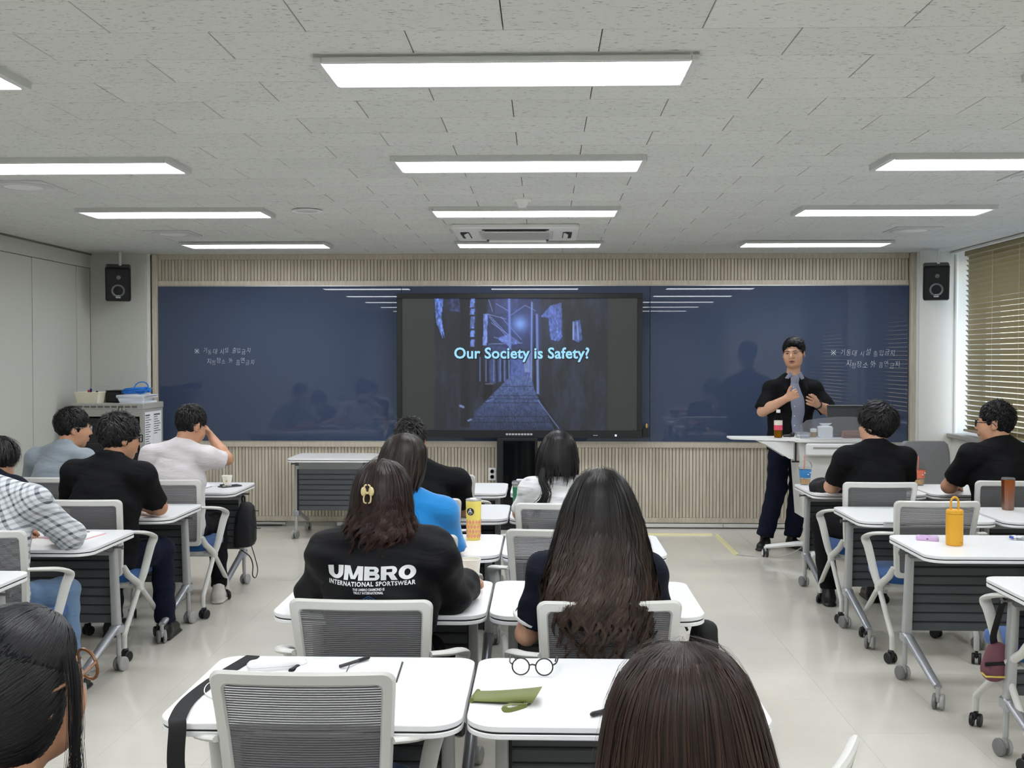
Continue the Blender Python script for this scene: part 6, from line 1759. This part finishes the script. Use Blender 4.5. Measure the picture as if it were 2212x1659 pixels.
# ================================================================== THINGS ON AND AROUND THE DESKS
def bbox_loft(ws, name, m, parent, smooth=50):
    return obj(name, MB().loft(ws), m, parent, smooth=smooth)
def paper_cup(label, loc, r0, r1, hgt, printed=False):
    t = thing('paper_cup', label, 'cup', loc)
    m_ = mat('cup_paper', (234, 231, 220), .6)
    obj('cup_wall', MB().lathe([(.001, .004), (r0 * .95, .004), (r0, 0), (r0 + .001, .002), (r1, hgt - .002), (r1 - .0015, hgt - .002), (r0 * .93, .008), (.001, .008)], 28), m_, t)
    obj('rolled_rim', MB().tube([(r1 * math.cos(a), r1 * math.sin(a), hgt) for a in np.linspace(0, 2 * PI, 28, endpoint=False)], .0022, 6, closed=True), m_, t)
    if printed:
        obj('printed_motif', MB().box((.004, -(r0 + r1) / 2 - .0002, hgt * .42), (.010, .0008, .014), rot=Matrix.Rotation(.4, 3, 'Y')), mat('gold_print', (196, 170, 92), .6), t, smooth=0)
    return t
paper_cup('tall plain white paper cup beside the black jacket sleeve', (-.285, 4.27, DZ), .030, .040, .108)
paper_cup('small white paper cup on the left desk next to a phone', (-2.235, 7.70, DZ), .026, .036, .062, True)

# yellow tumbler with emblem and harlequin print
yt = thing('yellow_tumbler', 'tall yellow tumbler with round black emblem and pink diamond pattern', 'tumbler', (-.343, 5.385, DZ))
yr = lambda z: .0335 + .0055 * z / .2 if z > .02 else .0325
obj('tumbler_body', MB().lathe([(.001, 0), (.031, 0), (.0335, .004)] + [(yr(z), z) for z in np.linspace(.02, .19, 8)] + [(.037, .193), (.001, .193)], 32), mat('lemon_yellow', (232, 214, 104), .35), yt)
obj('steel_lid', MB().lathe([(.001, .193), (.0385, .193), (.0395, .198), (.036, .202), (.03, .197), (.001, .197)], 32), m_alu, yt)
m_pinkd = mat('pink_diamond', (226, 148, 118), .4)
for rrow in range(4):
    for c in range(14):
        a = 2 * PI * (c + .5 * (rrow % 2)) / 14; zc = .022 + .0225 * rrow
        if zc > .10: continue
        r = yr(zc) + .0008; w = r * PI / 14 * .95; dvec = Vector((math.cos(a), math.sin(a), 0)); tv_ = Vector((-math.sin(a), math.cos(a), 0)); cc = dvec * r + Vector((0, 0, zc))
        if math.sin(a) > .35: continue
        obj('diamond_print', MB().add([cc + tv_ * w, cc + Vector((0, 0, .0135)) + dvec * .0012, cc - tv_ * w, cc - Vector((0, 0, .0135)) + dvec * .0002, cc - dvec * .002], [(0, 1, 2, 3), (0, 1, 4), (1, 2, 4), (2, 3, 4), (3, 0, 4)]), m_pinkd, yt, smooth=0)
em = obj('round_emblem', MB().lathe([(.001, .0008), (.0185, .0008), (.0185, -.003), (.001, -.003)], 24, (-.0135, -.0352, .142), (-.36, -.93, 0)), mat('emblem_black', (20, 22, 22), .5), yt)
for (dx, dz, w, hh, ro) in ((0, .002, .006, .012, 0), (-.0085, -.002, .003, .014, .3), (.0085, -.002, .003, .014, -.3), (0, -.011, .010, .003, 0), (0, .0115, .008, .004, 0)):
    obj('emblem_mark', MB().box((-.0135 + dx * .93 - .0006, -.0364 - dx * .36 - .0003, .142 + dz), (w, .0012, hh), rot=Matrix.Rotation(-.37, 3, 'Z') @ Matrix.Rotation(ro, 3, 'Y')), m_print, em, smooth=0)

gt = thing('green_tumbler', 'dark green tumbler with clear flip lid on the far middle desk', 'tumbler', (-.148, 6.60, DZ))
obj('tumbler_body', MB().lathe([(.001, 0), (.033, 0), (.035, .004), (.038, .12), (.001, .12)], 28), mat('deep_green', (18, 104, 70), .35), gt)
obj('steel_band', MB().lathe([(.001, .12), (.0385, .12), (.0392, .132), (.001, .132)], 28), m_alu, gt)
obj('clear_lid', MB().lathe([(.001, .132), (.041, .132), (.042, .150), (.038, .154), (.001, .154)], 28), m_acr, gt)
obj('flip_tab', MB().box((.008, 0, .160), (.045, .016, .012), ch=.004), m_white_pl, gt, smooth=0)

mt_ = thing('mustard_tumbler', 'mustard yellow tumbler with loop handle on the right desk', 'tumbler', (1.962, 5.295, DZ))
m_must = mat('mustard', (222, 164, 44), .5)
obj('tumbler_body', MB().lathe([(.001, 0), (.0345, 0), (.0385, .004), (.0395, .010), (.0395, .150), (.001, .150)], 32), m_must, mt_)
obj('lid', MB().lathe([(.001, .1515), (.0395, .1515), (.0395, .166), (.037, .170), (.001, .170)], 32), m_must, mt_)
obj('loop_handle', MB().tube(arc_pts([(-.018, 0, .168), (-.018, 0, .200), (-.014, 0, .220), (0, 0, .230), (.014, 0, .220), (.018, 0, .200), (.018, 0, .168)], 4), .0052, 8), m_must, mt_)
obj('small_mark', MB().box((.018, -.0355, .016), (.016, .001, .003)), mat('mustard_mark', (170, 116, 24), .5), mt_, smooth=0)
cpm = mat('copper_gradient', (150, 88, 48), .28, .85)
n, l, b = nodes(cpm); tc = n.new('ShaderNodeTexCoord'); sp_ = n.new('ShaderNodeSeparateXYZ'); l.new(tc.outputs['Object'], sp_.inputs[0])
cr = n.new('ShaderNodeValToRGB'); cr.color_ramp.elements[0].position = .02; cr.color_ramp.elements[0].color = lin((140, 110, 98)); cr.color_ramp.elements[1].position = .19; cr.color_ramp.elements[1].color = lin((168, 88, 34)); l.new(sp_.outputs[2], cr.inputs[0]); l.new(cr.outputs[0], b.inputs['Base Color'])
ct = thing('copper_tumbler', 'tall copper tumbler with angular sides on the right desk', 'tumbler', (2.735, 6.545, DZ))
obj('tumbler_body', MB().lathe([(.001, 0), (.031, 0), (.034, .006), (.0375, .10), (.0395, .180), (.001, .180)], 10), cpm, ct, smooth=20)
obj('lid', MB().lathe([(.001, .180), (.038, .180), (.0385, .188), (.032, .192), (.001, .192)], 24), m_acr, ct)

def iced_drink(label, loc, band, name_txt):
    t = thing('iced_drink_cup', label, 'drink cup', loc)
    m_pet = MATS['clear_plastic']
    obj('plastic_cup', MB().lathe([(.001, 0), (.030, 0), (.032, .003), (.045, .125), (.0465, .128), (.044, .128), (.0305, .006), (.001, .006)], 28), m_pet, t)
    obj('drink', MB().lathe([(.001, .008), (.0300, .008), (.0338, .042), (.001, .042)], 24), mat('pale_coffee', (196, 156, 112), .15), t)
    obj('sleeve_band', MB().lathe([(.0372, .052), (.0432, .108)], 28, cap=False), band, t)
    obj('dome_lid', MB().lathe([(.0475, .126), (.0480, .132), (.045, .140), (.038, .158), (.024, .170), (.010, .174)], 28, cap=False), m_pet, t)
    obj('straw', MB().tube([(-.012, 0, .012), (-.004, .002, .15), (-.006, .002, .205)], .0036, 8), mat('coral_straw', (224, 122, 106), .5), t)
    for q in range(2): obj('band_print', MB().box((.012 + .016 * q, -.0400 + .004 * q, .078 + .012 * q), (.012, .0012, .006), rot=Matrix.Rotation(.35, 3, 'Z')), m_print, t, smooth=0)
    return t
iced_drink('iced drink cup with blue sleeve and coral straw on the right desk', (1.845, 7.80, DZ), mat('blue_sleeve', (60, 132, 196), .6), '')
iced_drink('iced drink cup with orange sleeve and coral straw on the right desk', (2.64, 7.80, DZ), mat('orange_sleeve', (228, 122, 92), .6), '')

# cap lying on the right desk
cap = thing('baseball_cap', 'black fabric cap lying on the right desk beside the blue-sleeved cup', 'cap', (1.875, 7.42, DZ))
F = Field(); F.ell((0, 0, .03), (.095, .085, .060), .02, clips=((V(0, 0, .002), V(0, 0, -1)),)); F.ell((.05, .03, .05), (.05, .05, .035), .03)
r_ = lambda X, Y, Z: .004 * np.sin(X * 70 + 2 * np.sin(Y * 50)) + .003 * np.sin(Y * 90 + Z * 60)
link('crown', F.mesh(.006, 'crown', mat('cap_fabric', (26, 26, 28), .8), r_), cap)
obj('visor', MB().tube([(.075, -.05, .018), (.11, -.085, .010), (.135, -.12, .006)], [.05, .058, .035], 12, flat=(1, .10), up=(0, 0, 1)), MATS['cap_fabric'], cap)

pb = thing('power_bank', 'small lilac power bank lying beside the mustard tumbler', 'power bank', (1.885, 5.44, DZ)); pb.rotation_euler = (0, 0, -.35)
obj('case', MB().prism(rrect(.105, .066, .012), .0, .020, ch=.004), mat('lilac', (208, 178, 218), .35), pb)
obj('charge_ring', MB().lathe([(.021, .020), (.024, .0215), (.027, .020)], 24, (-.012, 0, 0), cap=False), mat('lilac_dark', (186, 154, 200), .4), pb)
obj('port', MB().box((.0, -.033, .010), (.010, .002, .004)), m_blackpl, pb, smooth=0)
wp = thing('snack_wrapper', 'crumpled white and blue snack wrapper at the right edge', 'wrapper', (2.335, 5.46, DZ))
wm = MB(); r4 = random.Random(8)
pts = [[Vector((.012 * i - .03 + r4.uniform(-.003, .003), .010 * j - .02 + r4.uniform(-.003, .003), .010 + r4.uniform(0, .014))) for i in range(6)] for j in range(5)]
wm.add([p for row in pts for p in row], [(j * 6 + i, j * 6 + i + 1, (j + 1) * 6 + i + 1, (j + 1) * 6 + i) for j in range(4) for i in range(5)])
wm.add([p - Vector((0, 0, .0095 if True else 0)) for row in pts for p in row], [(j * 6 + i, (j + 1) * 6 + i, (j + 1) * 6 + i + 1, j * 6 + i + 1) for j in range(4) for i in range(5)])
obj('film', wm, mat('wrapper_film', (214, 218, 224), .35), wp, smooth=0)
obj('blue_end', MB().box((-.034, .0, .012), (.010, .030, .014), rot=Matrix.Rotation(.2, 3, 'Z'), ch=.003), mat('wrapper_blue', (70, 92, 170), .4), wp, smooth=0)
lbz = thing('taped_label', 'strip of clear tape with a paper label on a desk edge in the right block', 'label', (1.90, 6.049, DZ - .012))
obj('tape', MB().box((0, -.001, 0), (.085, .0015, .022)), mat('grey_tape', (196, 198, 196), .3), lbz, smooth=0); obj('print_line', MB().box((0, -.002, .002), (.06, .0006, .005)), m_grey_pl, lbz, smooth=0)

# phones
def phone(label, loc, rz, case_rgb, screen=(18, 20, 22)):
    t = thing('phone', label, 'phone', loc, rz)
    obj('case', MB().prism(rrect(.076, .156, .012), 0, .0085, ch=.0015), mat('phone_case_%d' % case_rgb[0], case_rgb, .3), t)
    obj('screen', MB().prism(rrect(.069, .148, .009), .0085, .0092), mat('phone_glass', screen, .08), t)
    return t
phone('phone lying on the desk right of the wavy-haired woman', (.435, 3.96, DZ), .12, (196, 196, 194))
phone('dark phone lying beside the small paper cup', (-2.175, 7.56, DZ), -.75, (70, 72, 72), (60, 64, 62))

# notebooks, pens
def notebook(label, loc, rz, w, d, th, cover, pages=True):
    t = thing('notebook', label, 'notebook', loc, rz)
    obj('cover', MB().box((0, 0, .0015), (w, d, .003), ch=.0008), cover, t, smooth=0)
    for s in (-1, 1):
        rings = []
        for k in range(7):
            u = k / 6; x = s * (.002 + u * (w / 2 - .006)); zt = .004 + th * (1 - u * .55) * (1 if k else .35)
            rings.append([Vector((x, -d / 2 + .004, .003)), Vector((x, d / 2 - .004, .003)), Vector((x, d / 2 - .004, zt)), Vector((x, -d / 2 + .004, zt))])
        obj('page_block', MB().loft(rings), m_paper, t, smooth=40)
    return t
notebook('open notebook with white pages on the nearest left desk', (-.555, 3.085, DZ), .04, .30, .20, .012, mat('dark_cover', (40, 38, 40), .5))
notebook('open notebook with pinkish cover under the plaid sleeve', (-2.36, 5.43, DZ), -.15, .26, .19, .010, mat('pink_cover', (214, 156, 150), .6))
notebook('open notebook on the desk of the man in pale T-shirt', (-2.42, 7.55, DZ), -.15, .24, .17, .008, mat('grey_cover', (120, 122, 124), .6))
stick('black and red pen lying on the open notebook of the nearest left desk', (-.575, 3.075, DZ + .020), (-.505, 3.165, DZ + .022), .005, mat('pen_dark', (60, 58, 58), .3), m_mkk, 'pen', 'pen')
stick('short black marker lying left of the open notebook', (-.715, 3.07, DZ + .008), (-.700, 3.125, DZ + .008), .006, m_mkk, m_mkk, 'pen', 'pen')
stick('clear black-capped pen on the desk of the man in pale T-shirt', (-2.30, 7.545, DZ + .006), (-2.235, 7.63, DZ + .006), .005, m_mkw, m_mkk, 'pen', 'pen')
stick('black pen with clip sticking out behind the brown-haired woman', (.235, 2.80, DZ + .008), (.118, 2.712, DZ + .008), .006, mat('pen_black', (34, 34, 36), .3), mat('pen_black2', (24, 24, 26), .3), 'pen', 'pen')
stick('small pencil on the open notebook with pinkish cover', (-2.33, 5.47, DZ + .016), (-2.29, 5.475, DZ + .014), .004, m_grey_pl, m_grey_pl, 'pen', 'pen')
# white pouch
wpz = thing('white_case', 'slim white plastic case lying on the nearest left desk', 'case', (-.765, 3.125, DZ)); wpz.rotation_euler = (0, 0, .32)
obj('case_body', MB().prism(rrect(.17, .062, .026, 6), 0, .022, ch=.006), mat('case_white', (234, 234, 234), .4), wpz)
obj('seam_line', MB().prism(rrect(.1705, .0625, .026, 6), .0105, .0115), mat('case_seam', (176, 178, 180), .5), wpz)
# charging cable
cc_ = thing('white_cable', 'thin white cable at the left side of the nearest left desk', 'cable', (-.90, 2.92, DZ))
obj('cord', MB().tube(arc_pts([(.13, .10, .003), (.05, .09, .003), (-.01, .05, .003), (.0, -.04, .003), (.05, -.10, .003), (.10, -.12, .003)], 5), .002, 6), m_white_pl, cc_)
obj('plug', MB().box((.135, .10, .004), (.018, .008, .006), ch=.001), m_white_pl, cc_, smooth=0)
# black strap over desk edge with bag
m_strap = mat('black_webbing', (16, 16, 18), .8)
bs_ = thing('shoulder_bag', 'black shoulder bag hanging from the nearest left desk by a wide strap', 'bag', (-.90, 2.62, 0))
pth = [(.035, .62, DZ + .003), (-.005, .40, DZ + .003), (-.02, .20, DZ + .003), (.0, .05, DZ + .006), (.015, .0, DZ - .005), (.02, -.025, .62), (.05, -.03, .50), (.09, -.03, .38)]
rings = []
ap = arc_pts(pth, 5)
for i, p in enumerate(ap):
    tq = (ap[min(i + 1, len(ap) - 1)] - ap[max(i - 1, 0)]).normalized(); side_ = Vector((1, .15, 0)); side_ -= tq * side_.dot(tq); side_.normalize(); nrm = tq.cross(side_)
    rings.append([p + side_ * .021 + nrm * .0012, p - side_ * .021 + nrm * .0012, p - side_ * .021 - nrm * .0012, p + side_ * .021 - nrm * .0012])
obj('strap', MB().loft(rings), m_strap, bs_, smooth=60)
obj('bag_body', MB().loft([[Vector((x * k + .12, y * k - .01, z)) for x, y in rrect(.20, .09, .03)] for z, k in ((.18, .8), (.20, 1), (.34, 1.02), (.40, .9))]), m_strap, bs_)
# black tote hanging by the aisle
tb_ = thing('tote_bag', 'black tote bag hanging at the aisle side of the wavy-haired woman\'s desk', 'bag', (.555, 4.02, 0))
F = Field(); F.cone((.015, 0, .45), (.035, -.03, .62), .075, .05, .03, (V(0, 1, 0), .6)); F.cone((.02, 0, .36), (.055, -.03, .40), .085, .07, .03, (V(0, 1, 0), .6))
link('bag_body', F.mesh(.009, 'bag_body', mat('bag_nylon', (17, 18, 22), .6), lambda X, Y, Z: .005 * np.sin(X * 45 + Z * 30 + 2 * np.sin(Y * 30))), tb_)
obj('handle', MB().tube(arc_pts([(-.03, -.02, .62), (-.045, -.01, .665), (-.01, 0, .69), (.02, 0, .665), (.035, -.02, .62)], 4), .007, 6, flat=(1.4, .5)), m_strap, tb_)
# backpack on the left desk
bk = thing('backpack', 'black backpack hanging from the hook of the left desk', 'backpack', (-2.035, 7.44, 0))
rg = []
for (z, w, d, dx) in ((.322, .10, .07, -.01), (.330, .135, .095, -.008), (.36, .148, .11, -.004), (.46, .145, .115, 0), (.55, .125, .10, .004), (.595, .10, .085, .006), (.622, .06, .06, .0), (.630, .03, .03, -.004)):
    rg.append([Vector((x + dx + .003 * math.sin(z * 60 + x * 50), y, z + .018 * (x / .15))) for x, y in rrect(w, d, min(w, d) * .32, 4)])
pk = obj('pack_body', MB().loft(rg), mat('pack_nylon', (17, 18, 23), .6), bk, smooth=60)
obj('front_pocket', MB().loft([[Vector((x * k, y - .055, z)) for x, y in rrect(.11, .03, .012)] for z, k in ((.345, .8), (.36, 1), (.47, .96), (.485, .8))]), MATS['pack_nylon'], bk)
obj('top_loop', MB().tube(arc_pts([(-.02, 0, .62), (-.022, 0, .66), (-.015, .0, .672), (-.006, 0, .66), (-.006, 0, .62)], 4), .007, 6), m_strap, bk)
obj('lower_strap', MB().tube(arc_pts([(.04, 0, .33), (.07, -.01, .24), (.085, -.01, .17), (.072, -.01, .115), (.05, -.01, .13), (.052, -.01, .20), (.03, -.01, .26), (-.03, 0, .30)], 5), .010, 6, flat=(1, .25)), m_strap, bk)
for z, dx in ((.595, .07), (.475, .085)): obj('zip_pull', MB().tube([(dx - .03, -.02, z), (dx, -.02, z - .022), (dx + .025, -.02, z - .022)], .003, 5), m_strap, bk)
# maroon bag at the right edge
mbx = thing('maroon_bag', 'maroon and black bag hanging from the right edge desk by a black strap', 'bag', (1.820, 4.47, 0))
F = Field(); F.cone((0, 0, .36), (.012, .0, .42), .055, .048, .03, (V(0, 1, 0), .7))
link('bag_body', F.mesh(.008, 'bag_body', mat('maroon_canvas', (112, 70, 80), .8)), mbx)
obj('black_band', MB().tube([(-.05, -.034, .385), (.055, -.036, .392)], .009, 6, flat=(.3, 1)), m_strap, mbx)
obj('yellow_trim', MB().tube([(-.054, -.010, .345), (-.045, -.032, .335), (.04, -.038, .335)], .004, 6), mat('trim_yellow', (214, 190, 96), .6), mbx)
obj('hanging_strap', MB().tube(arc_pts([(.0, 0, .46), (-.012, -.02, .50), (-.010, -.06, .58), (-.008, -.10, .655), (-.006, -.105, .66)], 4), .015, 8, flat=(1, .3), up=(0, 1, 0)), m_strap, mbx)
# folded round glasses
sg = thing('round_glasses', 'round black-rimmed glasses lying on the nearest right desk', 'glasses', (-.030, 3.07, DZ + .002)); sg.rotation_euler = (0, 0, -.06)
m_gf = mat('glasses_black', (18, 18, 20), .3)
for sx in (-1, 1):
    obj('rim', MB().tube([(sx * .033 + .024 * math.cos(a), -.002 - .012 * 0 + .004 * math.sin(a), .024 + .0225 * math.sin(a)) for a in np.linspace(0, 2 * PI, 28, endpoint=False)], .0022, 6, closed=True), m_gf, sg)
    obj('lens', MB().lathe([(.001, .0005), (.022, .0005), (.022, -.0005), (.001, -.0005)], 24, (sx * .033, -.002, .024), (0, 1, -.16)), m_glass, sg)
    obj('temple', MB().tube(arc_pts([(sx * .057, -.002, .030), (sx * .066, .02, .031), (sx * .068, .09, .030), (sx * .060, .115, .016), (sx * .058, .120, .006)], 4), .0022, 6), m_gf, sg)
obj('bridge', MB().tube([(-.010, -.002, .028), (0, -.004, .031), (.010, -.002, .028)], .0022, 6), m_gf, sg)
# olive glasses case
oc_ = thing('glasses_case', 'flat olive green leather glasses case with wrist loop on the nearest right desk', 'glasses case', (-.095, 2.845, DZ)); oc_.rotation_euler = (0, 0, -.16)
m_ol = mat('olive_leather', (104, 112, 54), .5); m_oli = mat('tan_suede', (178, 164, 130), .8)
rings = []
for k in range(9):
    u = k / 8; x = -.085 + .165 * u; op = .012 + .022 * u ** 1.4; w = .042 + .004 * u
    rings.append([Vector((x + .012 * math.sin(a) * u, w * math.cos(a), op * .55 + op * .55 * math.sin(a))) for a in np.linspace(0, 2 * PI, 18, endpoint=False)])
obj('sleeve', MB().loft(rings, cap=False), m_ol, oc_, smooth=60)
inner = [[p * .97 + Vector((0, 0, .0004)) for p in rg] for rg in rings]
obj('lining', MB().loft(inner, cap=False), m_oli, oc_, smooth=60)
obj('closed_end', MB().tube([(-.085, -.041, .007), (-.085, .041, .007)], .0066, 8), m_ol, oc_)
lp = arc_pts([(.058, -.040, .006), (.040, -.062, .012), (.022, -.082, .016), (.010, -.092, .010), (.024, -.094, .004), (.044, -.072, .003), (.060, -.046, .004)], 4)
obj('wrist_loop', MB().tube(lp, .0075, 6, flat=(1, .22), up=(0, 0, 1)), m_ol, oc_)
obj('snap_ring', MB().tube([(.058 + .006 * math.cos(a), -.038 + .006 * math.sin(a), .009) for a in np.linspace(0, 2 * PI, 12, endpoint=False)], .0014, 5, closed=True), m_alu, oc_)
